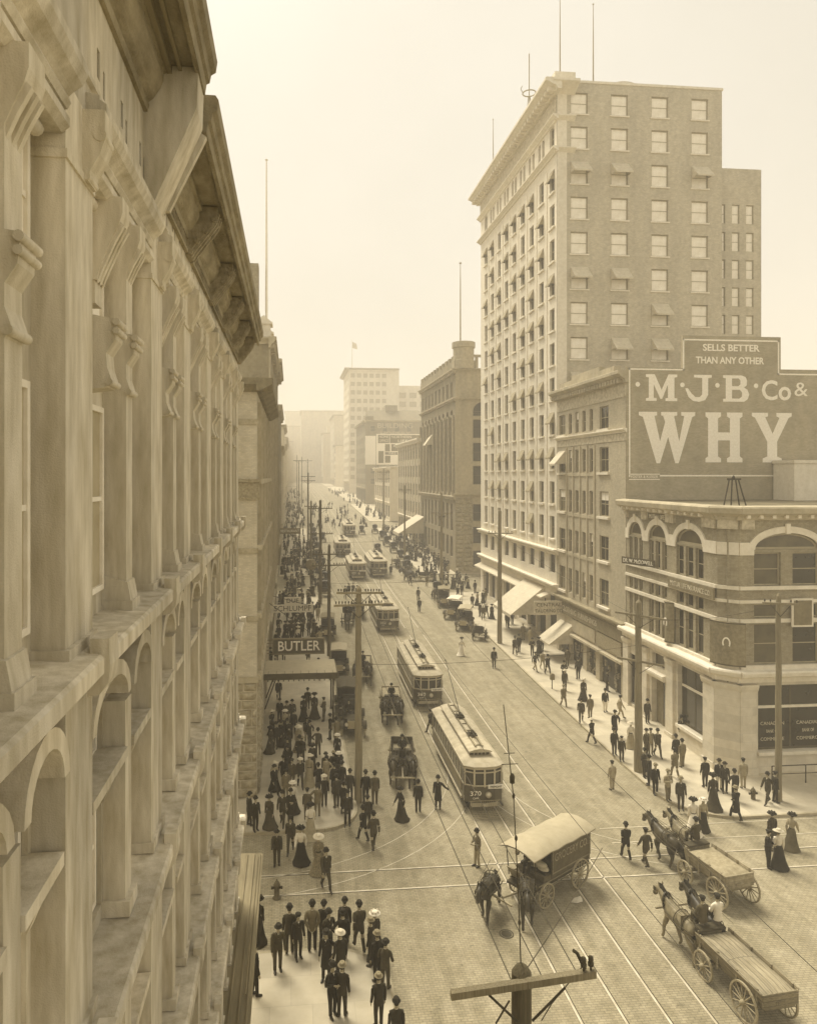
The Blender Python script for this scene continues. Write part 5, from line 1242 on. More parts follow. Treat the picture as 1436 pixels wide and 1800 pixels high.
m = MB(); m.lathe((0, 0, 0), [(.275, .18), (.285, .18), (.292, .24), (.28, .24)], 16); m.lathe((0, 0, 0), [(.28, .62), (.288, .62), (.28, .68), (.27, .68)], 16); link('hoops', m.mesh('hoops', 'iron'), t)
c = G(458, 932); 
t = thing('street_clock', 'dark round street clock on a post in the left crowd', 'clock', (2.9, 104, gz(104)))
m = MB(); m.lathe((0, 0, 0), [(.25, 0), (.2, .4), (.1, .6), (.08, 3.2), (.15, 3.3)], 10); link('post', m.mesh('post', 'iron'), t)
m = MB(); m.lathe((0, 0, 4.0), [(0, -.2), (.75, -.2), (.8, -.12), (.8, .12), (.75, .2), (0, .2)], 24, 'y'); link('case', m.mesh('case', 'sign_brown'), t)
m = MB(); m.lathe((0, 0, 4.0), [(0, -.21), (.62, -.21), (.62, -.205)], 24, 'y'); m.box(-.02, .02, -.23, -.215, 4.0, 4.45); m.box(0, .3, -.23, -.215, 3.98, 4.02); link('dial', m.mesh('dial', 'hat_grey'), t)

# ------------------------------------------------------------------ wheels
def wheel_mesh(r, n=12, m_='spoke', w=.07, tyre='tyre_dark'):
    key = ('wh', r, n, m_, w)
    if key in WC: return WC[key]
    m = MB(); k = 28
    for i in range(k):
        a0, a1 = 2 * math.pi * i / k, 2 * math.pi * (i + 1) / k
        def P(a, rr, x): return (x, rr * math.cos(a), rr * math.sin(a))
        ri, ro = r - .06, r
        q = [P(a0, ri, -w / 2), P(a1, ri, -w / 2), P(a1, ro, -w / 2), P(a0, ro, -w / 2), P(a0, ri, w / 2), P(a1, ri, w / 2), P(a1, ro, w / 2), P(a0, ro, w / 2)]
        m.raw(q, [(0, 1, 2, 3), (4, 7, 6, 5), (3, 2, 6, 7), (0, 4, 5, 1)])
    for i in range(n):
        a = 2 * math.pi * i / n; m.tube([(0, .08 * math.cos(a), .08 * math.sin(a)), (0, (r - .05) * math.cos(a), (r - .05) * math.sin(a))], [.028, .02], 5)
    m.lathe((0, 0, 0), [(0, -.14), (.06, -.14), (.09, -.08), (.1, 0), (.09, .08), (.05, .15), (0, .15)], 12, 'x')
    WC[key] = m.mesh('wheel', m_); return WC[key]
def wheel(parent, x, y, r, **k): return link('wheel', wheel_mesh(r, **k), parent, (x, y, r + .0))

# ------------------------------------------------------------------ trams
def tram(name, label, xc, yf, L_, W_, number, dest, fender=True, poles=True, roofsign=False):
    zg = gz(yf); pitch = math.atan2(gz(yf + L_) - zg, L_)
    t = thing('tram', label, 'streetcar', (xc, yf, zg + .012)); t.rotation_euler = (pitch, 0, 0)
    h = W_ / 2; FB, EV = .62, 2.62
    def B(mb, n, m_, par=t): return link(n, mb.mesh(n, m_), par)
    # front plan: slightly bowed
    def ring(z, ins=0.0, y0=0.0):
        hh = h - ins; b = .35
        f = [(-hh, y0 + b + ins), (-hh * .55, y0 + .06 + ins), (0, y0 + ins), (hh * .55, y0 + .06 + ins), (hh, y0 + b + ins)]
        return [(x, y, z) for x, y in f] + [(x, L_ - (y - y0) + 0, z) for x, y, in [(p[0], p[1] - y0) for p in f][::-1]]
    m = MB(); a = ring(FB); c = ring(1.55); n = len(a)
    m.raw(a + c, [(i, (i + 1) % n, n + (i + 1) % n, n + i) for i in range(n)]); m.poly(a); m.poly(c); B(m, 'body', 'tram_paint')
    m = MB()
    for s in (-1, 1): m.box(s * h - .012 if s > 0 else -h - .012, s * h + .012 if s > 0 else -h + .012, .9, L_ - .9, .95, 1.5)
    B(m, 'side_panel', 'tram_side')
    m = MB()
    for s in (-1, 1):
        for i in range(int((L_ - 2.4) / .18)): m.box(s * h - .022, s * h + .022, 1.2 + i * .18, 1.2 + i * .18 + .02, .98, 1.48)
        m.box(s * h - .03, s * h + .03, .6, L_ - .6, 1.49, 1.55); m.box(s * h - .05, s * h + .05, 1.0, L_ - 1, .5, .62)
    B(m, 'side_battens', 'tram_cream')
    # window posts and frames
    m = MB(); pit = []
    ys = [.36] + [1.35 + i * (L_ - 2.7) / 10 for i in range(11)] + [L_ - .36]
    for s in (-1, 1):
        for y in ys: m.box(s * h - .05 if s > 0 else -h, s * h if s > 0 else -h + .05, y - .05, y + .05, 1.55, EV)
        m.box(s * h - .05 if s > 0 else -h, s * h if s > 0 else -h + .05, .36, L_ - .36, 2.35, 2.42); m.box(s * h - .05 if s > 0 else -h, s * h if s > 0 else -h + .05, .36, L_ - .36, EV - .1, EV)
    fr = ring(0)
    for i in range(5):
        x, y, _ = fr[i]; m.box(x * .98 - .045, x * .98 + .045, y + .0, y + .09, 1.5, EV)
        x2, y2 = fr[5 + i][:2]; m.box(x2 * .98 - .045, x2 * .98 + .045, y2 - .09, y2, 1.5, EV)
    for i in range(4):
        (x0, y0, _), (x1, y1, _) = fr[i], fr[i + 1]
        for z0, z1 in ((1.5, 1.6), (2.28, 2.34), (EV - .14, EV)): m.prism([(x0, y0 + .0, z0), (x1, y1, z0), (x1, y1 + .06, z0), (x0, y0 + .06, z0)], (0, 0, z1 - z0))
    B(m, 'window_frames', 'tram_cream')
    for s in (-1, 1):
        for y0, y1 in zip(ys, ys[1:]):
            g = MB(); x = s * (h - .03); g.box(x - .008, x + .008, y0 + .05, y1 - .05, 1.56, 2.36); B(g, 'side_window', 'glass')
    for i in range(4):
        (x0, y0, _), (x1, y1, _) = fr[i], fr[i + 1]
        g = MB(); g.prism([(x0 * .96, y0 + .05, 1.6), (x1 * .96, y1 + .05, 1.6), (x1 * .96, y1 + .065, 1.6), (x0 * .96, y0 + .065, 1.6)], (0, 0, .95)); B(g, 'front_window', 'glass')
    g = MB(); g.box(-h + .1, h - .1, L_ - .38, L_ - .36, 1.6, 2.5); B(g, 'rear_window', 'glass')
    # roof: lower deck and clerestory
    m = MB(); r0 = ring(EV - .02, -.08); r1 = ring(EV + .06, -.10); r2 = ring(EV + .2, .12, .1); r3 = ring(EV + .26, .42, .2); n = len(r0)
    rr = [r0, r1, r2, r3]; allv = sum(rr, [])
    m.raw(allv, [(k * n + i, k * n + (i + 1) % n, (k + 1) * n + (i + 1) % n, (k + 1) * n + i) for k in range(3) for i in range(n)], False); m.poly(r0); m.poly(r3); B(m, 'roof', 'tram_roof')
    cw = h * .52; y0, y1 = 1.15, L_ - 1.15
    m = MB(); m.box(-cw, cw, y0, y1, EV + .2, EV + .5); 
    cl = B(m, 'clerestory', 'tram_paint')
    m = MB(); nn = 10
    for i in range(nn + 1):
        y = y0 + .1 + (y1 - y0 - .25) * i / nn
        for s in (-1, 1): m.box(s * cw - .015, s * cw + .015, y, y + .07, EV + .27, EV + .5)
    for x in (-.6, -.2, .2, .6): m.box(x * cw - .02, x * cw + .02, y0 - .015, y0 + .01, EV + .27, EV + .5)
    B(m, 'clerestory_posts', 'tram_cream', cl)
    m = MB(); q = [(-cw - .12, EV + .48), (-cw - .1, EV + .55), (-cw * .6, EV + .64), (0, EV + .68), (cw * .6, EV + .64), (cw + .1, EV + .55), (cw + .12, EV + .48)]
    m.prism([(x, y0 - .22, z) for x, z in q], (0, y1 - y0 + .44, 0)); B(m, 'clerestory_roof', 'tram_roof', cl)
    m = MB()
    for s in (-.2, .2): m.box(s - .05, s + .05, y0 + .1, y1 - .1, EV + .72, EV + .76); 
    for i in range(7):
        y = y0 + .3 + i * (y1 - y0 - .6) / 6; m.box(-.26, .26, y, y + .06, EV + .68, EV + .73)
    B(m, 'roof_walkway', 'wagon_wood')
    if poles:
        for yb, d in ((L_ * .30, 1), (L_ * .62, 1)):
            m = MB(); m.box(-.28, .28, yb - .3, yb + .3, EV + .76, EV + .82); m.lathe((0, yb, EV + .8), [(.16, 0), (.16, .08), (.08, .12), (.07, .25), (0, .27)], 12)
            for s in (-.15, .15): m.tube([(s, yb - .25, EV + .9), (s, yb + .25, EV + .9)], .045, 8)
            k = B(m, 'trolley_base', 'iron')
            m = MB()
            if yb > L_ * .5: m.tube([(0, yb, EV + 1.0), (0, yb + 4.3, 5.85 - .0)], [.035, .018], 6); m.lathe((0, yb + 4.3, 5.85), [(.02, -.02), (.07, -.02), (.05, 0), (.07, .02), (.02, .02)], 8, 'x')
            else: m.tube([(0, yb, EV + .95), (0, yb - 3.3 if yb > 3.4 else .2, EV + .9)], [.035, .018], 6)
            B(m, 'trolley_pole', 'iron')
    # dash equipment
    m = MB(); m.lathe((.18, .0, 1.12), [(0, .06), (.13, .04), (.17, -.08), (.17, -.16), (.15, -.17)], 18, 'y'); hl = B(m, 'headlight', 'brass')
    m = MB(); m.lathe((.18, 0, 1.12), [(0, -.155), (.145, -.15), (.145, -.14)], 18, 'y'); B(m, 'lens', 'lamp_glass', hl)
    fF = Fac((-h, 0, 0), 0)
    def put(txt, x, z, sz, w_, par=t, mm='white_paint', y=-.035):
        me = text_mesh(txt, sz, mm); xs = [v.co.x for v in me.vertices]; sx = w_ / (max(xs) - min(xs))
        me.transform(Matrix.Rotation(R(90), 4, 'X') @ Matrix.Diagonal((sx, 1, 1, 1))); link('lettering', me, par, (x, y, z))
    put(number, -h * .5, 1.18, .36, .62, y=-.03)
    m = MB(); m.box(-h * .8, -h * .2, -.0, .07, 1.02, 1.34); m.box(-h * .72, -h * .3, -.012, .05, .84, .98); B(m, 'number_panel', 'tram_paint')
    m = MB(); m.box(h * .18, h * .98, -.02, .1, 1.42, 1.62); B(m, 'destination_board', 'white_paint'); put(dest, h * .58, 1.52, .16, h * .6, y=-.032, mm='signboard')
    put('CAR', -h * .5, .91, .13, .35, y=-.022)
    m = MB(); m.box(-h * .7, h * .7, .0, .28, .42, .62); m.box(-.12, .12, -.12, .1, .45, .6); B(m, 'bumper', 'tram_cream')
    if fender:
        m = MB()
        for i in range(11): x = -h * .78 + i * h * .156; m.tube([(x, .15, .16), (x, -.75, .10)], .012, 5)
        for y in (0, -.2, -.4, -.6, -.78): m.tube([(-h * .8, y, .14), (h * .8, y, .14)], .014, 5)
        for i in range(15): x = -h * .78 + i * h * .111; m.tube([(x, -.02, .2), (x, -.06, .78)], .010, 5)
        m.tube([(-h * .8, -.05, .78), (h * .8, -.05, .78)], .018, 6)
        B(m, 'fender', 'spoke')
    for yb in (2.0, L_ - 2.0):
        m = MB()
        for s in (-1, 1):
            m.box(s * h * .78 - .06, s * h * .78 + .06, yb - .95, yb + .95, .28, .48)
            for d in (-.62, .62): m.lathe((s * h * .7, yb + d, .38), [(0, -.04), (.37, -.04), (.37, .04), (0, .04)], 18, 'x')
            m.lathe((s * h * .86, yb - .62, .38), [(0, -.03), (.12, -.03), (.12, .05), (0, .05)], 10, 'x'); m.lathe((s * h * .86, yb + .62, .38), [(0, -.03), (.12, -.03), (.12, .05), (0, .05)], 10, 'x')
        B(m, 'truck', 'iron')
    m = MB()
    for s in (-1, 1):
        m.box(s * (h + .02) - .05, s * (h + .02) + .05, .25, .95, .3, .36); m.tube([(s * (h + .03), .3, 1.0), (s * (h + .03), .3, 2.2)], .015, 6); m.tube([(s * (h + .03), .95, 1.0), (s * (h + .03), .95, 2.2)], .015, 6)
    B(m, 'platform_step', 'iron')
    return t
tram('a', 'nearest tram, numbered 370, with a white destination strip and wire fender', 10.8, 39.2, 9.8, 2.15, '370', 'FREMONT')
tram('b', 'second tram from the viewer, numbered 360, right behind the nearest on the same track', 10.9, 56.2, 9.6, 2.3, '360', 'QUEEN ANNE')
tram('c', 'third tram, stopped in mid-street before the pair of farther trams, men beside it', 10.85, 79.5, 9.5, 2.4, '352', 'BALLARD')
tram('d', 'tram on the far track with its front window open and dark', 14.1, 114.5, 10, 2.75, '341', 'LAKE', False)
tram('e', 'small tram on the near track, just left of the far-track one', 10.5, 112.5, 8.5, 2.6, '333', 'DEPOT', False)
tram('f', 'tram with a ribbed pale roof, left and behind the small one', 10.0, 137.5, 8.5, 2.8, '318', 'UNION', False)
tram('g', 'farthest tram, small and hazy at the end of the line', 13.6, 166, 8.5, 2.6, '305', 'CITY', False)

# ------------------------------------------------------------------ horses (one modelled animal, several gaits)
def skin_mesh(name, verts, edges, rad, m_, root=0, sub=1, smooth=True):
    me = bpy.data.meshes.new(name); me.from_pydata(verts, edges, [])
    o = bpy.data.objects.new(name, me); COL.objects.link(o)
    sk = o.modifiers.new('s', 'SKIN'); sk.use_smooth_shade = True; sk.branch_smoothing = .4
    lay = me.skin_vertices[0].data
    for i, r in enumerate(rad):
        lay[i].radius = (r if isinstance(r, tuple) else (r, r)); lay[i].use_root = (i == root)
    if sub: sb = o.modifiers.new('u', 'SUBSURF'); sb.levels = sub; sb.render_levels = sub
    dg = bpy.context.evaluated_depsgraph_get(); dg.update()
    out = bpy.data.meshes.new_from_object(o.evaluated_get(dg)); bpy.data.objects.remove(o); bpy.data.meshes.remove(me)
    out.name = name; out.materials.clear(); out.materials.append(M_(m_))
    for p in out.polygons: p.use_smooth = smooth
    return out
HM = {}
def horse_parts(gait, m_):
    key = (gait, m_)
    if key in HM: return HM[key]
    g = {0: (0, 0, 0, 0), 1: (.28, -.2, -.22, .25), 2: (-.18, .25, .26, -.16)}[gait]      # fore-left, fore-right, hind-left, hind-right swing
    V, E, Rd = [], [], []
    def add(p, r, frm=None):
        V.append(p); Rd.append(r)
        if frm is not None: E.append((frm, len(V) - 1))
        return len(V) - 1
    b0 = add((0, -.15, 1.18), (.30, .33)); ru = add((0, -.68, 1.26), (.28, .30), b0); tb = add((0, -.93, 1.22), (.17, .2), ru)
    ch = add((0, .38, 1.20), (.27, .32), b0); nb = add((0, .66, 1.34), (.2, .31), ch); nm = add((0, .92, 1.53), (.14, .24), nb); po = add((0, 1.12, 1.70), (.11, .17), nm)
    fh = add((0, 1.27, 1.58), (.11, .15), po); no = add((0, 1.42, 1.36), (.08, .10), fh); mz = add((0, 1.47, 1.25), (.075, .08), no)
    for s, fw, hw in ((-1, g[0], g[2]), (1, g[1], g[3])):
        el = add((s * .18, .42 + fw * .1, .92), (.13, .14), ch); kn = add((s * .16, .44 + fw * .75, .52 + abs(fw) * .12), .075, el); ft = add((s * .16, .40 + fw * (1.0 if fw > 0 else 1.5), .15 + (.06 if fw > 0 else .04)), .052, kn); hf = add((s * .16, .45 + fw * 1.1, .03), (.062, .07), ft)
        st = add((s * .19, -.62 + hw * .2, .95), (.17, .20), ru); hk = add((s * .17, -.86 + hw * .7, .56), .085, st); fk = add((s * .17, -.80 + hw * 1.0, .17), .055, hk); hh = add((s * .17, -.75 + hw * 1.05, .03), (.062, .07), fk)
    body = skin_mesh('horse', V, E, Rd, m_, 0)
    # mane, tail, ears
    m = MB(); P = [(0, .55, 1.66), (0, .80, 1.80), (0, 1.0, 1.90), (0, 1.16, 1.86)]
    for i in range(3):
        a, c = Vector(P[i]), Vector(P[i + 1]); m.prism([(a.x - .02, a.y, a.z), (c.x - .02, c.y, c.z), (c.x - .1, c.y - .03, c.z - .24), (a.x - .11, a.y - .02, a.z - .28)], (.03, 0, 0))
    mane = m.mesh('mane', 'mane')
    m = MB(); m.tube([(0, -1.02, 1.34), (0, -1.16, 1.2), (0, -1.20, .9), (0.02, -1.17, .6)], [.05, .08, .09, .03], 8); tail = m.mesh('tail', 'mane')
    m = MB()
    for s in (-1, 1): m.tube([(s * .07, 1.08, 1.80), (s * .085, 1.08, 1.88), (s * .08, 1.10, 1.96)], [.03, .028, .004], 6)
    ears = m.mesh('ears', m_)
    m = MB(); n = 18
    m.tube([(.21 * math.cos(2 * math.pi * i / n), .66 + .09 * math.sin(2 * math.pi * i / n + .3), 1.34 + .36 * math.sin(2 * math.pi * i / n)) for i in range(n + 1)], .045, 6); collar = m.mesh('collar', 'leather')
    m = MB()
    for y, rx, rz in ((-.1, .325, .355), (-.55, .315, .33)): m.tube([(rx * math.cos(2 * math.pi * i / n), y, 1.2 + (0 if y > -.3 else .05) + rz * math.sin(2 * math.pi * i / n)) for i in range(n + 1)], .018, 5)
    for s in (-1, 1):
        m.tube([(s * .24, .62, 1.22), (s * .33, -.1, 1.14), (s * .33, -.6, 1.05), (s * .28, -1.15, .92)], .022, 5); m.tube([(s * .05, .6, 1.68), (s * .06, -.2, 1.56), (s * .06, -.8, 1.55)], .014, 5)
        m.tube([(s * .30, -.2, 1.32), (s * .33, -.62, 1.2), (s * .2, -.98, 1.1)], .016, 5)
        m.box(s * .13 - .01, s * .13 + .01, 1.2, 1.34, 1.54, 1.68)
    m.tube([(.12, 1.38, 1.45), (.2, .8, 1.62), (.25, -.2, 1.6), (.25, -1.3, 1.6)], .01, 4); m.tube([(-.12, 1.38, 1.45), (-.2, .8, 1.62), (-.25, -.2, 1.6), (-.25, -1.3, 1.6)], .01, 4)
    m.tube([(.105 * math.cos(2 * math.pi * i / 12), 1.36, 1.42 + .13 * math.sin(2 * math.pi * i / 12)) for i in range(13)], .014, 5)
    har = m.mesh('harness', 'tyre_dark')
    HM[key] = (body, mane, tail, ears, collar, har); return HM[key]
def horse(x, y, head, label, gait=1, m_='horse_dark', group=None, z=None):
    """head: degrees, 0 = away from the camera, 90 = towards the right"""
    b, ma, ta, ea, co, ha = horse_parts(gait, m_)
    o = link('horse', b, None, (x, y, gz(y) if z is None else z), R(-head)); tag(o, label, 'horse', group); o.scale = (1.14, 1.06, 1.06)
    for n, me in (('mane', ma), ('tail', ta), ('ears', ea), ('collar', co), ('harness', ha)): link(n, me, o)
    return o
def ahead(x, y, head, fwd, side=0):
    a = R(head); return x + math.sin(a) * fwd + math.cos(a) * side, y + math.cos(a) * fwd - math.sin(a) * side

def chassis(t, wb, tr, rf, rr, pole_len=3.2, ms='spoke', both=True, shaft=False):
    for s in (-1, 1): wheel(t, s * tr, wb / 2, rf, m_=ms); wheel(t, s * tr, -wb / 2, rr, m_=ms, n=14)
    m = MB(); m.tube([(-tr, wb / 2, rf), (tr, wb / 2, rf)], .04, 6); m.tube([(-tr, -wb / 2, rr), (tr, -wb / 2, rr)], .045, 6); m.box(-.06, .06, -wb / 2, wb / 2, min(rf, rr) - .02, min(rf, rr) + .1)
    m.box(-tr * .7, tr * .7, wb / 2 - .08, wb / 2 + .08, rf, rf + .12); link('axles', m.mesh('axles', 'wagon_wood'), t)
    m = MB()
    if pole_len:
        if shaft:
            for s in (-1, 1): m.tube([(s * .42, wb / 2, .7), (s * .42, wb / 2 + pole_len * .5, .95), (s * .36, wb / 2 + pole_len, 1.05)], .03, 6)
        else:
            m.tube([(0, wb / 2, rf), (0, wb / 2 + pole_len, .85)], .05, 6); m.box(-.6, .6, wb / 2 + .55, wb / 2 + .63, .62, .70); m.box(-.75, .75, wb / 2 + pole_len - .1, wb / 2 + pole_len - .02, .86, .93)
        link('wagon_pole', m.mesh('wagon_pole', 'spoke'), t)
# --- covered delivery wagon
def covered_wagon():
    hd = -123.0; t = thing('covered_wagon', 'long covered delivery wagon with a pale canvas roof turning across the tram rails', 'wagon', (11.75, 31.8, 0), R(-hd))
    chassis(t, 2.5, .82, .54, .66, 2.3)
    def B(m, n, m_, par=t): return link(n, m.mesh(n, m_), par)
    m = MB(); m.box(-.72, .72, -2.1, 1.75, .86, 1.06); m.box(-.66, .66, 1.75, 2.15, .8, .9); B(m, 'floor', 'wagon_dark')
    m = MB(); m.box(-.74, .74, -2.1, 1.3, 1.06, 1.3); B(m, 'sill_boards', 'wagon_panel')
    for s in (-1, 1):
        m = MB(); m.box(s * .76 - .025, s * .76 + .025, -2.1, .78, 1.3, 2.52); sp = B(m, 'side_panel', 'wagon_panel')
        m = MB(); x = s * .79
        m.box(x - .01, x + .01, -2.1, .78, 1.28, 1.34); m.box(x - .01, x + .01, -2.1, .78, 2.46, 2.52); m.box(x - .01, x + .01, -2.1, -2.04, 1.3, 2.5); m.box(x - .01, x + .01, .72, .78, 1.3, 2.5); m.box(x - .01, x + .01, -2.1, 1.75, 1.05, 1.1); m.box(x - .01, x + .01, -2.1, 1.75, .84, .88)
        B(m, 'panel_trim', 'wagon_wood', sp)
        if s < 0:
            me = text_mesh('GROCERY CO.', .5, 'wagon_pale', 'faded_lettering', depth=.004); xs = [v.co.x for v in me.vertices]; k = 2.5 / (max(xs) - min(xs))
            me.transform(Matrix.Rotation(R(-90), 4, 'Z') @ Matrix.Rotation(R(90), 4, 'X') @ Matrix.Diagonal((k, 1, 1, 1))); link('faded_lettering', me, sp, (-.79, -.65, 1.95))
    m = MB(); m.box(-.74, .74, -2.12, -2.08, 1.1, 2.5); B(m, 'tailboard', 'wagon_panel')
    m = MB(); q = [(-.98, 2.46), (-.95, 2.50), (-.5, 2.66), (0, 2.72), (.5, 2.66), (.95, 2.50), (.98, 2.46), (.5, 2.60), (0, 2.66), (-.5, 2.60)]
    ny = 9; ys = [-2.25 + 4.55 * i / (ny - 1) for i in range(ny)]
    vs = [(x, y, z - (.05 * ((i % 2)) if abs(x) > .9 else 0) - (.12 * max(0, (y - 1.6)) if True else 0)) for i, y in enumerate(ys) for x, z in q]
    k = len(q); m.raw(vs, [(i * k + j, i * k + (j + 1) % k, (i + 1) * k + (j + 1) % k, (i + 1) * k + j) for i in range(ny - 1) for j in range(k)], True); m.poly(vs[:7][::-1] if False else [vs[j] for j in (0, 1, 2, 3, 4, 5, 6, 7, 8, 9)]); B(m, 'canvas_roof', 'canvas')
    m = MB()
    for s in (-1, 1):
        for y in (.78, 1.9): m.tube([(s * .74, y, 1.05), (s * .8, y + .1, 2.45)], .025, 6)
    B(m, 'roof_posts', 'wagon_dark')
    m = MB(); m.box(-.68, .68, .75, 1.15, 1.3, 1.42); m.box(-.68, .68, .7, .78, 1.42, 1.8); B(m, 'seat', 'leather')
    m = MB(); m.prism([(-.7, 1.75, .95), (-.7, 2.12, 1.5), (-.7, 2.07, 1.52), (-.7, 1.7, 1.0)], (1.4, 0, 0)); B(m, 'footboard', 'wagon_pale')
    sk = thing('sack_load', 'heap of pale folded sacks on the covered wagon, seen under its canvas', 'sacks', t.matrix_basis @ Vector((0, 0, 0)), R(-hd))
    for i, (x, y, z) in enumerate(((-.42, .95, 1.5), (-.40, 1.05, 1.68), (.05, .95, 1.5), (-.1, 1.0, 1.7))):
        m = MB(); m.rings([(x, y, z - .10, .18, .12), (x, y, z - .06, .27, .2), (x + .02, y, z, .29, .22), (x, y + .02, z + .06, .24, .17), (x, y, z + .09, .1, .08)], 12); link('sack', m.mesh('sack', 'sacks'), sk)
    m = MB(); m.lathe((.84, 1.2, 1.7), [(0, -.02), (.1, -.02), (.12, .12), (.06, .2), (0, .2)], 10); B(m, 'lantern', 'brass')
    horse(8.45, 30.15, -148, 'dark draught horse with head lowered, outer one pulling the covered wagon', 1)
    horse(10.0, 29.6, -162, 'dark draught horse next to the wooden pole of the covered wagon', 2)
covered_wagon()
def open_wagon(x, y, hd, label, hl, L_=3.0, W_=1.25, hgt=.55, load='flat', ms='wagon_wood', wb=2.2, rf=.5, rr=.66, wheelm='spoke', mh=('horse_dark', 'horse_dark'), one=False, team=3.1, lower=False):
    t = thing('open_wagon', label, 'wagon', (x, y, gz(y)), R(-hd)); chassis(t, wb, W_ / 2 + .2, rf, rr, team, wheelm, shaft=one)
    def B(m, n, m_, par=t): return link(n, m.mesh(n, m_), par)
    zf = .95; a, b_ = -L_ / 2 - .1, L_ / 2 - .1; h = W_ / 2
    m = MB(); m.box(-h, h, a, b_, zf - .1, zf); B(m, 'floor', 'wagon_wood')
    for s in (-1, 1):
        m = MB(); m.prism([(s * h, a, zf), (s * (h + .12), a, zf + hgt), (s * (h + .16), a, zf + hgt), (s * (h + .04), a, zf)], (0, b_ - a, 0))
        for i in range(4): yy = a + .2 + i * (b_ - a - .5) / 3; m.box(s * (h + .1) - .03, s * (h + .1) + .03, yy, yy + .08, zf - .1, zf + hgt + .03)
        B(m, 'side_board', ms)
    m = MB(); m.box(-h - .1, h + .1, a - .04, a, zf, zf + hgt * .95); m.box(-h * .3, h * .3, a - .07, a - .04, zf + .1, zf + .2); B(m, 'tailboard', ms)
    m = MB(); m.box(-h, h, b_, b_ + .04, zf, zf + hgt); B(m, 'front_board', ms)
    m = MB(); m.box(-h * .9, h * .9, b_ - .1, b_ + .3, zf + hgt, zf + hgt + .08); m.box(-h * .9, h * .9, b_ + .3, b_ + .75, zf - .05, zf); B(m, 'seat', 'wagon_dark')
    if load:
        rng = random.Random(int(x * 10)); m = MB(); nx, ny = 7, 16; vs = []
        for j in range(ny):
            for i in range(nx):
                u, v = i / (nx - 1), j / (ny - 1); e = math.sin(math.pi * u) ** .5 * min(1, 6 * v, 6 * (1 - v))
                zz = zf + hgt * (.75 + (.32 if load == 'heap' else .22) * e) + rng.uniform(-.008, .012) * e
                vs.append(((u - .5) * (W_ + .16), a + .02 + (b_ - a - .1) * v, zz))
        m.raw(vs, [(j * nx + i, j * nx + i + 1, (j + 1) * nx + i + 1, (j + 1) * nx + i) for j in range(ny - 1) for i in range(nx - 1)], True); tag(link('wagon_load', m.mesh('wagon_load', 'boards' if load == 'boards' else 'hay'), None, t.location, R(-hd)), 'load in the ' + ' '.join(label.split()[:10]), 'load')
    n = 1 if one else 2
    for i in range(n):
        s = 0 if one else (-1, 1)[i]; hx, hy = ahead(x, y, hd, wb / 2 + 1.75, s * .55); horse(hx, hy, hd + (2 if i else -3), hl[i], 1 + (i + int(x)) % 2, mh[i])
    return t
open_wagon(16.35, 24.6, -6, 'long plank wagon with a pale boarded load, nearest at the bottom right', ('pale grey horse, left of the pair drawing the nearest plank wagon', 'dark horse, right of the pair drawing the nearest plank wagon'), 3.4, 1.2, .5, 'boards', 'wagon_wood', 2.1, .52, .66, mh=('horse_grey', 'horse_dark'))
open_wagon(19.3, 30.9, -10, 'high-sided cart with a grey load, directly ahead of the plank wagon at right', ('bay horse on the left before the high-sided cart at right', 'pale horse on the right before the high-sided cart, beside the woman in white'), 2.5, 1.3, .6, 'heap', 'wagon_pale', 2.0, .5, .64, mh=('horse_bay', 'horse_grey'))
open_wagon(7.2, 46.2, 188, 'light open wagon facing us, first in the left lane beside the nearest tram', ('dark horse, its head down, left of the pair beside the nearest tram', 'lean bay horse, right of the pair beside the nearest tram'), 2.4, 1.15, .5, None, 'wagon_dark', 1.9, mh=('horse_dark', 'horse_bay'))
open_wagon(7.9, 56.4, 186, 'open wagon behind a close pair of dark horses, left of the second tram', ('darkest horse of the close pair left of the second tram', 'inner dark horse of the close pair left of the second tram'), 2.6, 1.2, .5, 'heap', 'wagon_wood', 2.0, mh=('horse_dark', 'horse_dark'))
open_wagon(6.6, 65.5, 187, 'delivery wagon third in the left lane, a driver hunched on its seat', ('bay horse near the left kerb drawing the third wagon', 'dark horse turned to the tram, drawing the third wagon'), 2.5, 1.15, .45, 'heap', 'wagon_dark', 2.0, mh=('horse_bay', 'horse_dark'))
open_wagon(8.3, 90, 186, 'wagon piled with sacks just left of the third tram', ('horse at left before the sack wagon near the third tram', 'horse at right before the sack wagon near the third tram'), 2.4, 1.15, .5, 'heap', 'wagon_wood', 1.9)
open_wagon(21.2, 111.5, -88, 'flat cart standing sideways across the far right corner crossing', ('dark horse seen side-on at the far right crossing', 'second horse side-on, close behind the other at the far crossing'), 2.4, 1.15, .35, None, 'wagon_dark', 1.9)
open_wagon(18.6, 126, 184, 'small pale cart parked by the far right kerb under the street awning', ('single dark horse of the pale cart by the far right kerb',), 2.2, 1.1, .4, 'heap', 'wagon_pale', 1.7, one=True)
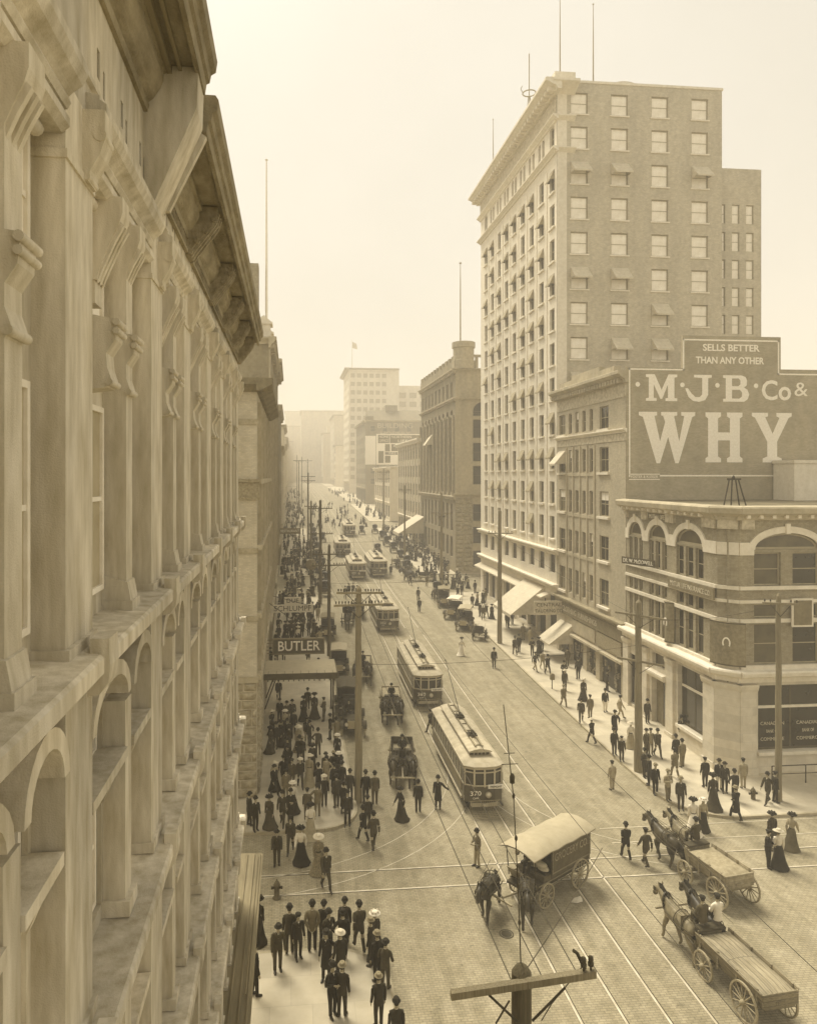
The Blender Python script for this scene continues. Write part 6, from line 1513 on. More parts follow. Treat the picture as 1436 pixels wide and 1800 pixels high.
# --- buggies
def buggy(x, y, hd, label, hl=None, top=True, m_='leather'):
    t = thing('buggy', label, 'buggy', (x, y, gz(y)), R(-hd)); chassis(t, 1.6, .66, .5, .58, 2.4, 'wagon_dark', shaft=True)
    def B(m, n, mm): return link(n, m.mesh(n, mm), t)
    m = MB(); m.prism([(-.42, -.95, .75), (-.42, -.9, 1.05), (-.42, -.1, 1.0), (-.42, .1, .82), (-.42, .75, .82), (-.42, .85, 1.15), (-.42, .9, 1.15), (-.42, .82, .72)], (.84, 0, 0)); B(m, 'body', 'wagon_dark')
    m = MB(); m.box(-.42, .42, -.75, -.2, 1.02, 1.16); m.prism([(-.42, -.75, 1.1), (-.42, -.85, 1.55), (-.42, -.78, 1.55), (-.42, -.66, 1.1)], (.84, 0, 0)); B(m, 'seat', m_)
    if top:
        m = MB(); q = [(-.55, 1.2), (-.6, 1.9), (-.45, 2.12), (0, 2.2), (.45, 2.12), (.6, 1.9), (.55, 1.2)]
        P0 = [(x_, -.92, z) for x_, z in q]; P1 = [(x_, -.35, z + .04) for x_, z in q]; P2 = [(x_ * 1.02, .25, max(z, 1.85) if abs(x_) > .5 else z) for x_, z in q]
        m.raw(P0 + P1 + P2, [(r * 7 + i, r * 7 + i + 1, (r + 1) * 7 + i + 1, (r + 1) * 7 + i) for r in range(2) for i in range(6)]); m.poly(P0); B(m, 'folding_hood', 'leather')
    if hl: hx, hy = ahead(x, y, hd, 2.3); horse(hx, hy, hd, hl, 0, 'horse_bay')
    return t
buggy(6.6, 84.0, 185, 'black hooded buggy in mid-lane, facing us, left of the third tram', 'bay horse between the shafts of the black hooded buggy')
buggy(20.5, 76.5, 20, 'empty open buggy at the right kerb beside the stout pale pole', None, False)
buggy(20.4, 99, 195, 'hooded buggy parked last in the right-hand row, before the crossing', 'bay horse of the last hooded buggy by the right kerb')
buggy(2.9 + 1.9, 101, 186, 'hooded carriage waiting at the left kerb by the street clock', None)
buggy(5.0, 108, 188, 'second hooded carriage at the far left kerb, past the street clock', None)
buggy(17.0, 140, 180, 'carriage coming down the middle right of the street, beyond the trams', 'pale-faced horse of the carriage beyond the trams')
buggy(5.2, 122, 186, 'dark carriage at the left kerb beside the thick pole', None)
buggy(16.8, 170, 182, 'dark hooded cab in the far haze, right of the farthest tram', None)
buggy(19.3, 118.5, 186, 'dark boxy cab with open front at the far right kerb', 'white horse of the boxy cab at the far right kerb')
# --- early motor cars
def motor(x, y, hd, label, canopy=None, tall=False, m_='wagon_dark', scale=1.0):
    t = thing('motor_car', label, 'car', (x, y, gz(y)), R(-hd)); t.scale = (scale,) * 3
    def B(m, n, mm, par=t): return link(n, m.mesh(n, mm), par)
    for s in (-1, 1): wheel(t, s * .72, 1.25, .42, m_='spoke', w=.09); wheel(t, s * .72, -1.15, .42, m_='spoke', w=.09)
    m = MB(); m.box(-.42, .42, -1.5, 1.5, .5, .62); m.tube([(-.72, 1.25, .42), (.72, 1.25, .42)], .04, 6); m.tube([(-.72, -1.15, .42), (.72, -1.15, .42)], .05, 6); B(m, 'chassis', 'iron')
    m = MB(); m.prism([(-.36, .65, .62), (-.36, 1.55, .62), (-.36, 1.55, 1.02), (-.36, .65, 1.12)], (.72, 0, 0)); m.prism([(-.2, .65, 1.12), (-.2, 1.55, 1.02), (.2, 1.55, 1.02), (.2, .65, 1.12)], (0, 0, .06)); B(m, 'bonnet', m_)
    m = MB(); m.box(-.34, .34, 1.55, 1.6, .58, 1.06); B(m, 'radiator', 'brass')
    m = MB(); m.prism([(-.55, .62, .62), (-.62, -.2, .62), (-.66, -1.55, .65), (.66, -1.55, .65), (.62, -.2, .62), (.55, .62, .62)], (0, 0, .25))
    m.prism([(-.60, .1, .85), (-.66, -1.6, .85), (-.62, -1.6, .85), (-.56, .1, .85)], (0, 0, .4)); m.prism([(.60, .1, .85), (.66, -1.6, .85), (.62, -1.6, .85), (.56, .1, .85)], (0, 0, .4)); m.box(-.66, .66, -1.66, -1.58, .65, 1.35)
    B(m, 'body', m_)
    for y0 in (-.25, -1.25):
        m = MB(); m.box(-.54, .54, y0 - .3, y0 + .25, .9, 1.12)
        zt = 1.75 if tall else 1.5
        m.prism([(-.56, y0 - .3, 1.1), (-.58, y0 - .42, zt), (.58, y0 - .42, zt), (.56, y0 - .3, 1.1)], (0, .1, 0)); se = B(m, 'seat', 'leather')
        m = MB()
        for r in range(4):
            for c in range(8): m.lathe((-.45 + c * .13 + (.06 if r % 2 else 0), y0 - .27 - r * .025, 1.2 + r * .11), [(0, .035), (.04, .02), (.05, 0)], 6, 'y')
        B(m, 'tufting', 'leather', se)
    m = MB(); m.tube([(.22, .62, 1.1), (.22, .32, 1.38)], .02, 6); n = 14; m.tube([(.22 + .19 * math.cos(6.283 * i / n), .30 + .12 * math.sin(6.283 * i / n), 1.40 + .12 * math.sin(6.283 * i / n)) for i in range(n + 1)], .016, 5); B(m, 'steering_wheel', 'iron')
    for s in (-1, 1):
        for yc in (1.25, -1.15):
            m = MB(); k = 8; A = [(yc + .52 * math.cos(math.pi * (.12 + .76 * i / k)), .42 + .52 * math.sin(math.pi * (.12 + .76 * i / k))) for i in range(k + 1)]
            for (a0, b0), (a1, b1) in zip(A, A[1:]): m.prism([(s * .72 - .13, a0, b0), (s * .72 - .13, a1, b1), (s * .72 + .13, a1, b1), (s * .72 + .13, a0, b0)], (0, 0, .02))
            B(m, 'mudguard', m_)
        m = MB(); m.box(s * .62 - .12 if s > 0 else -.74, s * .62 + .12 if s > 0 else -.5, -.6, .7, .42, .45); B(m, 'running_board', m_)
        m = MB(); m.lathe((s * .42, 1.62, .88), [(0, -.1), (.08, -.08), (.11, .06), (.11, .1)], 12, 'y'); la = B(m, 'headlamp', 'brass'); m = MB(); m.lathe((s * .42, 1.62, .88), [(0, .095), (.1, .09)], 12, 'y'); B(m, 'lens', 'lamp_glass', la)
    if canopy:
        m = MB(); q = [(-.7, 2.05), (-.66, 2.12), (0, 2.2), (.66, 2.12), (.7, 2.05)]; m.prism([(x_, -1.75, z) for x_, z in q], (0, 2.6, 0)); B(m, 'canopy', canopy)
        m = MB()
        for s in (-1, 1):
            for yy in (-1.65, -.4, .75): m.tube([(s * .6, yy, 1.1), (s * .64, yy, 2.06)], .02, 6)
        B(m, 'canopy_posts', 'iron')
    return t
motor(4.5, 52.6, 183, 'large open touring car with tufted seats, at the left kerb behind the wooden pole', None, True, scale=1.15)
motor(4.3, 55.8, 183, 'high black closed-back motor car immediately behind the tufted touring car', 'tyre_dark', True, scale=1.1)
motor(4.4, 66.0, 184, 'light-topped motor car with ornate seats at the left kerb by the canopy', 'canvas', scale=1.1)
motor(4.0, 78.5, 184, 'open-fronted car farther up the left kerb, under the white two-line sign', 'hat_grey', scale=1.1)
motor(20.0, 81.2, 200, 'canvas-topped motor car with spoked wheels, first of two at the right kerb', 'canvas', scale=1.12)
motor(20.0, 86.8, 205, 'pale-roofed motor car behind the first one at the right kerb', 'white_cloth', scale=1.12)
motor(20.2, 93.5, 190, 'tall closed-top car third in the right-hand row', 'hat_grey', scale=1.1)
for i, (x_, y_) in enumerate(((5.1, 143), (5.0, 150), (4.9, 158), (5.2, 167), (5.0, 176), (20.3, 124), (20.2, 131), (20.5, 142), (20.3, 151), (20.4, 160), (20.2, 172), (6.9, 158), (7.2, 183))):
    buggy(x_, y_, 185 - 3 * (i % 3), 'small dark carriage in the line of rigs along a far kerb')
for o_ in list(COL.objects):
    if o_.get('label') == 'small dark carriage in the line of rigs along a far kerb': o_['group'] = 'carriages lined along the far kerbs'
motor(5.0, 132, 185, 'hazy dark motor car near the far left kerb', 'hat_grey', scale=1.1)
# ------------------------------------------------------------------ people
PM = {}
def lerp3(a, b, t): return tuple(a[i] + (b[i] - a[i]) * t for i in range(3))
def person_parts(kind, pose):
    """one continuous skinned body; hair and clothing as children.  Faces +Y, 1.72 m tall."""
    key = (kind, pose)
    if key in PM: return PM[key]
    woman = kind == 'w'
    sh = .165 if woman else .19; hipw = .09
    # joints: arms (shoulder, elbow, wrist, hand), legs (hip, knee, ankle, toe)
    A = {'stand': (((.03, .0, -.30), (.05, .06, -.54)), ((.03, -.01, -.30), (.04, .05, -.54))),
         'walk': (((.03, -.13, -.27), (.04, -.10, -.52)), ((.03, .12, -.27), (.02, .26, -.48))),
         'walk2': (((.03, .12, -.27), (.02, .27, -.47)), ((.03, -.13, -.27), (.04, -.12, -.52))),
         'hips': (((.20, -.05, -.22), (.08, .08, -.40)), ((.03, .0, -.29), (.05, .06, -.54))),
         'fold': (((.08, .02, -.27), (-.10, .22, -.27)), ((.08, .02, -.27), (-.10, .24, -.22))),
         'point': (((.20, .06, -.16), (.42, .20, -.22)), ((.03, .0, -.30), (.05, .06, -.54))),
         'behind': (((.06, -.08, -.26), (-.06, -.18, -.44)), ((.06, -.08, -.26), (-.06, -.18, -.44))),
         'sit': (((.05, .06, -.27), (-.02, .30, -.30)), ((.05, .06, -.27), (-.02, .30, -.30))),
         'stoop': (((.03, .06, -.28), (.04, .14, -.52)), ((.03, .06, -.28), (.04, .14, -.52)))}[pose]
    hz_ = .88; off = (0, 0)
    legs = {'walk': ((.20, .30), (-.10, -.28)), 'walk2': ((-.10, -.28), (.20, .30)), 'sit': None}.get(pose if not woman else ('sit' if pose == 'sit' else 'stand'), ((.0, -.02), (.02, .06)))
    tz = 0.0; lean = .16 if pose == 'stoop' else .02
    V, E, Rd = [], [], []
    def add(p, r, frm=None):
        V.append(p); Rd.append(r)
        if frm is not None: E.append((frm, len(V) - 1))
        return len(V) - 1
    pz = .92 if pose != 'sit' else .52
    pel = add((0, 0, pz), (.13, .10)); wa = add((0, lean * .3, pz + .20), (.11, .085), pel); cs = add((0, lean * .7, pz + .42), (.14, .10), wa)
    nk = add((0, lean * 1.1, pz + .56), .055, cs); hd0 = add((0, lean * 1.3 + .01, pz + .645), (.068, .078), nk); hd1 = add((0, lean * 1.4 + .015, pz + .72), (.076, .092), hd0); hd2 = add((0, lean * 1.4, pz + .785), (.055, .065), hd1)
    no = add((0, lean * 1.4 + .108, pz + .685), .012, hd1)
    SH, EL, WR = [], [], []
    for s, a in ((-1, A[0]), (1, A[1])):
        sp = (s * sh, lean * .9, pz + .455); S0 = add((sp[0] * .8, sp[1], sp[2] - .03), .034, cs)
        e = (sp[0] + s * a[0][0], sp[1] + a[0][1], sp[2] + a[0][2]); Ei = add(e, .034, S0)
        w_ = (sp[0] + s * a[1][0], sp[1] + a[1][1], sp[2] + a[1][2]); Wi = add(w_, .028, Ei)
        d = Vector(w_) - Vector(e); d.normalize(); pm = Vector(w_) + d * .07; Pi = add(tuple(pm), (.036, .022), Wi)
        side = d.cross(Vector((1, 0, 0))); side = side.normalized() if side.length > .1 else Vector((0, 1, 0))
        for k, ln in ((-1.5, .055), (-.5, .072), (.5, .078), (1.5, .066)):
            q = pm + side * k * .014 + d * .03; f1 = add(tuple(q), .0085, Pi); f2 = add(tuple(q + d * ln * .6 + Vector((-s * .012, 0, 0))), .008, f1); add(tuple(q + d * ln + Vector((-s * .03, 0, -.004))), .006, f2)
        t1 = add(tuple(Vector(w_) + d * .045 + side * .035), .010, Pi); add(tuple(Vector(w_) + d * .075 + side * .055), .008, t1)
        SH.append(sp); EL.append(e); WR.append(w_)
    LG = []
    for i, s in enumerate((-1, 1)):
        if pose == 'sit': h_, k_, a_, t_ = (s * .1, .04, pz - .02), (s * .13, .44, pz), (s * .13, .50, pz - .42), (s * .14, .64, pz - .46)
        else:
            ky, ay = legs[i]; lift = .10 if ay < -.2 else (.04 if ay > .25 else 0)
            h_ = (s * .09, 0, .86); k_ = (s * .10, ky * .9 + .03, .48 + .0); a_ = (s * .10, ay, .09 + lift); t_ = (s * .115, ay + .15, .03 + lift * .5)
        H0 = add(h_, .085, pel); K0 = add(k_, .055, H0); A0 = add(a_, .038, K0); add(t_, (.04, .03), A0); LG.append((h_, k_, a_, t_))
    body = skin_mesh('person', V, E, Rd, 'skin', 0)
    parts = []
    # hair
    hc = V[hd1]; m = MB()
    m.rings([(hc[0], hc[1] - .035, hc[2] - .05, .075, .06), (hc[0], hc[1] - .02, hc[2] + .0, .087, .085), (hc[0], hc[1] - .01, hc[2] + .05, .085, .09), (hc[0], hc[1] - .005, hc[2] + .095, .06, .065), (hc[0], hc[1], hc[2] + .11, .02, .02)], 12)
    if woman: m.rings([(hc[0], hc[1] - .08, hc[2] - .04, .03, .03), (hc[0], hc[1] - .09, hc[2], .06, .05), (hc[0], hc[1] - .08, hc[2] + .05, .04, .04)], 8)
    parts.append(('hair', m.mesh('hair', 'hair'), 'hair'))
    def sleeve(m, s, puff=0, r0=.072, r1=.045):
        S_, E_, W_ = Vector(SH[s]), Vector(EL[s]), Vector(WR[s]); sg = -1 if s == 0 else 1
        m.tube([S_ + Vector((-sg * .10, 0, .0)), S_ + Vector((-sg * .05, 0, .012)), S_ + Vector((-sg * .012, 0, -.012)), S_.lerp(E_, .3), S_.lerp(E_, .8), E_, E_.lerp(W_, .3), E_.lerp(W_, .98)],
               [r0 * .45, r0 * .78, r0 * (.95 + puff), r0 * (.92 + puff), .058 + puff * .02, .056, .053, r1], 10)
    if not woman:
        m = MB(); L = lambda z: lean * min(1.1, max(0, (z - pz) / .5))
        fl = 1.0
        sec = [(-.14, .175, .125), (-.05, .178, .128), (.06, .168, .118), (.18, .160, .112), (.30, .172, .122), (.40, .188, .124), (.455, .178, .115), (.495, .135, .098), (.525, .088, .078), (.55, .060, .063)]
        m.rings([(0, L(pz + z), pz + z, rx, ry) for z, rx, ry in sec], 16); sleeve(m, 0); sleeve(m, 1)
        parts.append(('jacket', m.mesh('jacket', 'suit_dark'), 'coat'))
        if pose != 'sit':
            m = MB(); m.rings([(0, L(pz + z), pz + z, rx, ry) for z, rx, ry in [(-.46, .21, .17), (-.30, .20, .155), (-.14, .185, .14), (.0, .175, .125)] + sec[2:]], 16); sleeve(m, 0); sleeve(m, 1)
            parts.append(('overcoat', m.mesh('overcoat', 'suit_black'), 'coat'))
        m = MB(); y1 = lean + .115
        m.raw([(-.035, L(pz + .5) + .075, pz + .545), (.035, L(pz + .5) + .075, pz + .545), (0, L(pz + .34) + .128, pz + .34), (0, L(pz + .45) + .13, pz + .46)], [(0, 3, 2), (3, 1, 2), (0, 1, 3)])
        m.rings([(0, L(pz + .55), pz + .545, .057, .060), (0, L(pz + .57), pz + .572, .055, .058)], 12)
        parts.append(('shirt_front', m.mesh('shirt_front', 'white_cloth'), None))
        m = MB(); m.raw([(-.012, L(pz + .5) + .118, pz + .53), (.012, L(pz + .5) + .118, pz + .53), (.02, L(pz + .4) + .137, pz + .38), (-.02, L(pz + .4) + .137, pz + .38)], [(0, 1, 2, 3)])
        m.rings([(0, L(pz), pz - .10, .15, .11), (0, L(pz), pz + .04, .155, .11)], 12)
        for h_, k_, a_, t_ in LG:
            h_, k_, a_, t_ = map(Vector, (h_, k_, a_, t_))
            m.tube([h_ + Vector((0, 0, .06)), h_, h_.lerp(k_, .5), k_, k_.lerp(a_, .5), k_.lerp(a_, 1.0)], [.085, .094, .085, .070, .062, .060], 10)
        parts.append(('trousers', m.mesh('trousers', 'suit_dark'), 'legs'))
        m = MB()
        for h_, k_, a_, t_ in LG: m.tube([Vector(a_) + Vector((0, -.05, -.02)), Vector(a_) + Vector((0, .02, -.02)), Vector(t_) + Vector((0, -.02, .005)), Vector(t_) + Vector((0, .03, -.002))], [.042, .052, .042, .03], 8)
        parts.append(('shoes', m.mesh('shoes', 'shoe'), None))
    else:
        m = MB(); top = pz + .10
        if pose == 'sit': m.tube([(0, 0, pz + .12), (0, .05, pz + .02), (0, .38, pz), (0, .52, pz - .2), (0, .55, pz - .44)], [(.12, .10), (.17, .14), (.2, .12), (.2, .12), (.24, .16)], 14)
        else:
            n = 20; rs = [(.0, .125, .10), (-.12, .18, .15), (-.35, .22, .19), (-.65, .29, .25), (-.86, .36, .33), (-.99, .42, .42)]
            vs = []
            for k, (dz, rx, ry) in enumerate(rs):
                for j in range(n):
                    t = 2 * math.pi * j / n; f = 1 + .05 * math.sin(t * 7 + k * .3) * k / 5
                    vs.append((rx * f * math.cos(t), ry * f * math.sin(t) - (.02 * k), top + dz))
            m.raw(vs, [(k * n + j, k * n + (j + 1) % n, (k + 1) * n + (j + 1) % n, (k + 1) * n + j) for k in range(len(rs) - 1) for j in range(n)], True); m.poly(vs[:n])
        parts.append(('skirt', m.mesh('skirt', 'suit_black'), 'legs'))
        m = MB(); m.rings([(0, 0, pz + .04, .135, .11), (0, 0, pz + .12, .105, .09), (0, .01, pz + .22, .125, .105), (0, .03, pz + .34, .158, .135), (0, .02, pz + .46, .165, .11), (0, .015, pz + .52, .09, .075), (0, .015, pz + .58, .058, .06)], 16)
        sleeve(m, 0, .35, .06, .036); sleeve(m, 1, .35, .06, .036)
        parts.append(('blouse', m.mesh('blouse', 'white_cloth'), 'coat'))
        m = MB(); m.rings([(0, 0, pz + .07, .135, .112), (0, 0, pz + .13, .112, .096)], 14); parts.append(('belt', m.mesh('belt', 'leather'), None))
        if pose != 'sit':
            m = MB()
            for s in (-.08, .08): m.tube([(s, .0, .03), (s, .12, .03), (s, .2, .025)], [.035, .035, .022], 6)
            parts.append(('shoes', m.mesh('shoes', 'shoe'), None))
    hc = V[hd1]; c = (hc[0], hc[1] - .005, hc[2] + .045)
    def hat(nm, prof, mt, sy=1.15, tilt=0):
        m = MB(); m.lathe((0, 0, 0), prof, 18); 
        m.v = [(x, y * sy, z - y * tilt) for x, y, z in m.v]; m.v = [(x + c[0], y + c[1], z + c[2]) for x, y, z in m.v]; PM[(key, 'hat', nm)] = m.mesh(nm, mt)
    hat('derby_hat', [(0, .0), (.130, .004), (.137, .02), (.104, .014), (.102, .06), (.094, .10), (.07, .130), (.035, .145), (0, .149)], 'hat_black')
    hat('felt_hat', [(0, 0), (.150, .01), (.146, .02), (.098, .015), (.096, .06), (.088, .105), (.05, .11), (.02, .095), (0, .09)], 'hat_black')
    hat('straw_hat', [(0, 0), (.185, .0), (.185, .014), (.098, .014), (.095, .085), (.09, .09), (0, .09)], 'straw')
    hat('cap', [(0, -.01), (.095, -.01), (.115, .03), (.12, .055), (.08, .085), (0, .09)], 'hat_black')
    hat('wide_hat', [(0, 0), (.2, -.01), (.25, .0), (.245, .02), (.12, .025), (.12, .08), (.10, .11), (0, .12)], 'hat_black', 1.05, .12)
    m = MB(); m.lathe((c[0], c[1], c[2]), [(0, .005), (.19, -.01), (.225, .0), (.22, .018), (.12, .022), (.12, .08), (.09, .1), (0, .1)], 18)
    for i in range(6): a = i * 1.05; m.rings([(c[0] + .13 * math.cos(a), c[1] + .13 * math.sin(a), c[2] + .03, .02, .02), (c[0] + .14 * math.cos(a), c[1] + .14 * math.sin(a), c[2] + .07, .045, .045), (c[0] + .13 * math.cos(a), c[1] + .13 * math.sin(a), c[2] + .11, .02, .02)], 6)
    PM[(key, 'hat', 'trimmed_hat')] = m.mesh('trimmed_hat', 'hat_black')
    PM[key] = (body, parts); return PM[key]
BODYC = {}
def recol(me, m_):
    k = (me.name, m_)
    if k not in BODYC:
        c = me.copy(); c.materials.clear(); c.materials.append(M_(m_)); c.name = me.name.split('.')[0]; BODYC[k] = c
    return BODYC[k]
NP = [0]
def person(pos, head, label, kind='m', pose='stand', coat='suit_dark', legs=None, hat='derby_hat', hatm=None, over=False, scale=1.0, group=None, far=False):
    body, parts = person_parts(kind, pose)
    NP[0] += 1
    o = link('person', body, None, pos, R(-head)); tag(o, label, 'person', group); o.scale = (scale,) * 3
    if coat == 'suit_black' and not over: coat = ('suit_black', 'suit_dark', 'suit_coal', 'suit_dusk')[(NP[0] * 7) % 4]; legs = coat if legs in (None, 'suit_black') else legs
    legs = legs or coat
    for n, me, slot in parts:
        if n == 'jacket' and over: continue
        if n == 'overcoat' and not over: continue
        if far and n in ('shirt_front', 'shoes', 'belt', 'hair'): continue
        link(n, recol(me, coat) if slot == 'coat' else (recol(me, legs) if slot == 'legs' else me), o)
    if hat:
        h = PM[((kind, pose), 'hat', hat)]; link(hat, recol(h, hatm) if hatm else h, o)
    return o
KW = {'k': 'suit_black', 'd': 'suit_dark', 'b': 'suit_brown', 'g': 'suit_grey', 'l': 'suit_light', 'w': 'white_cloth', 'p': 'print_dress'}
HT = {'D': ('derby_hat', None), 'F': ('felt_hat', None), 'S': ('straw_hat', None), 'C': ('cap', None), 'W': ('wide_hat', None), 'w': ('wide_hat', 'straw'), 'T': ('trimmed_hat', None), 't': ('trimmed_hat', 'white_cloth'), 'G': ('felt_hat', 'hat_grey'), '-': (None, None)}
def P(px, py, head, code, pose, label, sc=1.0, walk=True, up=None):
    """code: kind, coat, legs, hat; 'o' appended for an overcoat"""
    kind = code[0]; coat = KW[code[1]]; legs = KW[code[2]]; hat, hm = HT[code[3]]
    p = G(px, py, 0)
    onwalk = p.x < LX - .05 or p.x > RX + .05 or (p.x > 21.9 and p.y > 38)
    if (28.6 < p.y < 38.2 and p.x < 20) or (p.y < 37.4 and p.x > 5) : onwalk = False
    if onwalk: p = G(px, py, KH)
    return person(p, head, label, kind, pose, coat, legs, hat, hm, 'o' in code[4:], sc * 1.03)
# --- bottom-left corner group
P(488, 1706, 170, 'mkkF', 'stoop', 'stooping man in black with lowered hat, walking apart at the left of the corner group', 1.05)
P(509, 1677, 5, 'mkkD', 'stand', 'man in a black suit and derby seen from behind, leftmost of the kerb row', 1.05)
P(524, 1684, 160, 'mddC', 'stand', 'capped man facing us just right of the leftmost man in the kerb row', .98)
P(549, 1672, 3, 'mgdD', 'behind', 'man in a lighter grey jacket and derby, back to us, in the kerb row', 1.08)
P(569, 1664, 20, 'mddD', 'stand', 'slim man in dark derby just right of the man in the grey jacket', 1.0)
P(577, 1682, 150, 'mkkD', 'fold', 'man with a white shirt front turned towards us in the middle of the kerb row', 1.03)
P(606, 1660, 10, 'mddD', 'stand', 'derby-hatted man half hidden behind the broad-backed man in the kerb row', 1.02)
P(603, 1688, 355, 'mkkD', 'hips', 'broad-backed man in black, centre of the corner group, hand on hip', 1.06)
P(632, 1672, 350, 'mkkD', 'walk', 'man in black at the right end of the kerb row, mid-step', 1.07)
P(660, 1684, 320, 'wdkt', 'stand', 'woman with a white-trimmed hat at the right end of the corner group', 1.0)
P(653, 1697, 300, 'mddG', 'stand', 'man in a grey felt hat just below the woman with the white-trimmed hat')
P(664, 1726, 330, 'mkkG', 'stand', 'man in a pale hat, dark suit, in the right-hand column of the group', 1.03)
P(677, 1740, 30, 'mkkF', 'fold', 'man in a black felt hat at the kerb edge, rightmost of the corner group')
P(574, 1722, 200, 'mkkFo', 'hips', 'long-coated man leaning in the middle of the pavement, below the kerb row', 1.03)
P(599, 1726, 340, 'mddS', 'stand', 'man in a dark suit and white straw hat in the middle of the corner group', 1.05)
P(584, 1785, 150, 'mkkD', 'fold', 'man with pale hat band and folded arms at the bottom edge of the group', 1.03)
P(601, 1788, 20, 'mddG', 'stand', 'man in a grey hat at the bottom edge beside the man with folded arms', 1.03)
P(666, 1806, 350, 'mddG', 'stand', 'man in a grey hat cut off by the bottom edge, nearest of the right-hand column')
P(697, 1855, 0, 'mkkD', 'stand', 'man of whom only the derby shows at the bottom edge, right of the group')
P(447, 1752, 60, 'mkkD', 'stand', 'policeman-like man in black standing against the near-left building', 1.05)
P(454, 1655, 20, 'wddT', 'stand', 'woman in a dark dress close to the near-left building wall')
# --- crossing the left side street
P(573, 1564, 165, 'mkkD', 'walk', 'man in black suit and derby striding towards us across the crossing', 1.05)
P(560, 1537, 175, 'wppw', 'stand', 'woman in a patterned dress and wide straw hat on the crossing', 1.05)
P(529, 1520, 200, 'wwkT', 'walk', 'woman in a white blouse and long black skirt on the crossing', 1.05)
P(511, 1498, 185, 'mkkD', 'walk2', 'man in black with white collar stepping off the far-left pavement corner')
P(487, 1520, 180, 'mkkF', 'stoop', 'man in black looking down, leftmost walker on the crossing')
P(546, 1473, 10, 'wwlT', 'walk', 'woman in a white blouse and pale skirt on the far kerb of the crossing')
P(639, 1480, 330, 'mkkD', 'walk', 'man in black walking up the street, left of a pair in the roadway', 1.02)
P(657, 1494, 350, 'mkkD', 'walk2', 'man in black walking up the street, nearer of a pair in the roadway', 1.06)
P(646, 1458, 0, 'mddD', 'stand', 'man in a dark derby just ahead of the roadway pair')
P(704, 1442, 250, 'wkkT', 'walk', 'woman in a sweeping black dress holding a pale bag between the tram tracks', 1.02)
P(735, 1428, 5, 'mddD', 'stand', 'man in a dark suit and derby with his back to us beside the policeman')
P(770, 1421, 200, 'mkkDo', 'point', 'policeman in long dark coat with white gloves directing traffic before the nearest tram', 1.03)
P(839, 1523, 250, 'mglD', 'fold', 'man in a grey jacket and pale trousers reading beside the curved track', 1.0)
# --- far-left corner, near row
P(449, 1460, 150, 'mkkD', 'stand', 'man in black with a low hat against the rough stone corner of the hotel')
P(438, 1452, 60, 'mddF', 'stand', 'man half hidden behind the near-left building edge at the hotel corner')
P(474, 1457, 200, 'wkkT', 'stand', 'woman in a long black dress by the kerb at the hotel corner')
P(497, 1450, 190, 'mkkD', 'walk', 'man in black striding to the kerb at the hotel corner', 1.02)
P(511, 1445, 170, 'mddD', 'fold', 'man with folded arms between two walkers at the hotel corner')
P(515, 1430, 190, 'wwdt', 'stand', 'woman in a light checked blouse in the hotel corner crowd')
P(540, 1441, 10, 'mbbC', 'stand', 'capped boyish man in brown, back to us, near the corner kerb', .95)
P(558, 1436, 5, 'mggD', 'hips', 'man in a grey suit facing away, near the corner kerb')
P(570, 1418, 0, 'mkkS', 'hips', 'man in black with a white straw hat, arms akimbo, in the corner crowd')
P(611, 1451, 190, 'mddD', 'stand', 'man facing us at the very corner of the kerb, beside the tall pole', 1.05)
P(604, 1432, 40, 'mkkFo', 'stand', 'long-coated man just behind the man at the corner kerb')
P(592, 1420, 340, 'mkkF', 'stand', 'man in a broad black hat left of the tall pole', 1.04)
P(615, 1408, 20, 'mkkD', 'stand', 'derby-hatted man touching the tall pole from the left')
P(643, 1412, 350, 'mkkD', 'stand', 'man in black with white collar just right of the tall pole', 1.04)
P(659, 1414, 0, 'mbbD', 'stand', 'man in a brown suit standing in the roadway right of the tall pole', 1.04)
P(482, 1398, 150, 'mkkFo', 'walk', 'long-coated man with a light strap across his back near the hotel wall')
P(503, 1407, 180, 'mggF', 'stand', 'man in grey facing us in the corner crowd')
P(498, 1380, 160, 'mkkD', 'walk2', 'man with white shirt front amid the corner crowd')
P(514, 1384, 200, 'mbbC', 'stand', 'capped man in brown in the middle of the corner crowd', .96)
P(528, 1384, 175, 'mkkS', 'walk', 'slim man in a black suit and white straw hat walking towards us')
P(544, 1380, 20, 'wllw', 'stand', 'woman in a pale dress and wide straw hat in the corner crowd', 1.03)
P(560, 1396, 330, 'mkkD', 'fold', 'man in black just below the woman in the pale dress')
P(573, 1374, 200, 'mkkF', 'stand', 'man in a wide black hat behind the woman in the pale dress')
P(588, 1396, 0, 'mkkFo', 'stand', 'long-coated man third from the tall pole')
P(586, 1372, 30, 'mddG', 'stand', 'man in a grey hat at the kerb beside the tufted motor car')
P(596, 1374, 350, 'wkdt', 'stand', 'woman in dark with a white trimmed hat at the kerb by the motor cars')
P(601, 1392, 20, 'mddF', 'stand', 'man squeezed between the kerb and the tall pole')
P(550, 1356, 10, 'mddG', 'stand', 'man in a light grey hat walking away up the left pavement')
P(527, 1342, 0, 'mkkD', 'walk', 'man in black walking away, above the straw-hatted man')
P(506, 1360, 5, 'wdkT', 'stand', 'woman in dark with round hat walking away along the left pavement')
P(559, 1328, 15, 'mkkD', 'hips', 'man with spread elbows carrying papers along the left pavement')
P(540, 1306, 180, 'mdlC', 'walk', 'bare-browed man in dark jacket and pale trousers walking towards us')
P(525, 1322, 190, 'wlpw', 'stand', 'woman in a light flowered dress amid the left pavement crowd')
P(505, 1309, 180, 'mkkD', 'walk', 'man walking towards us left of the woman in the flowered dress')
P(476, 1324, 120, 'wkkW', 'stand', 'woman in a wide black hat by the hotel wall')
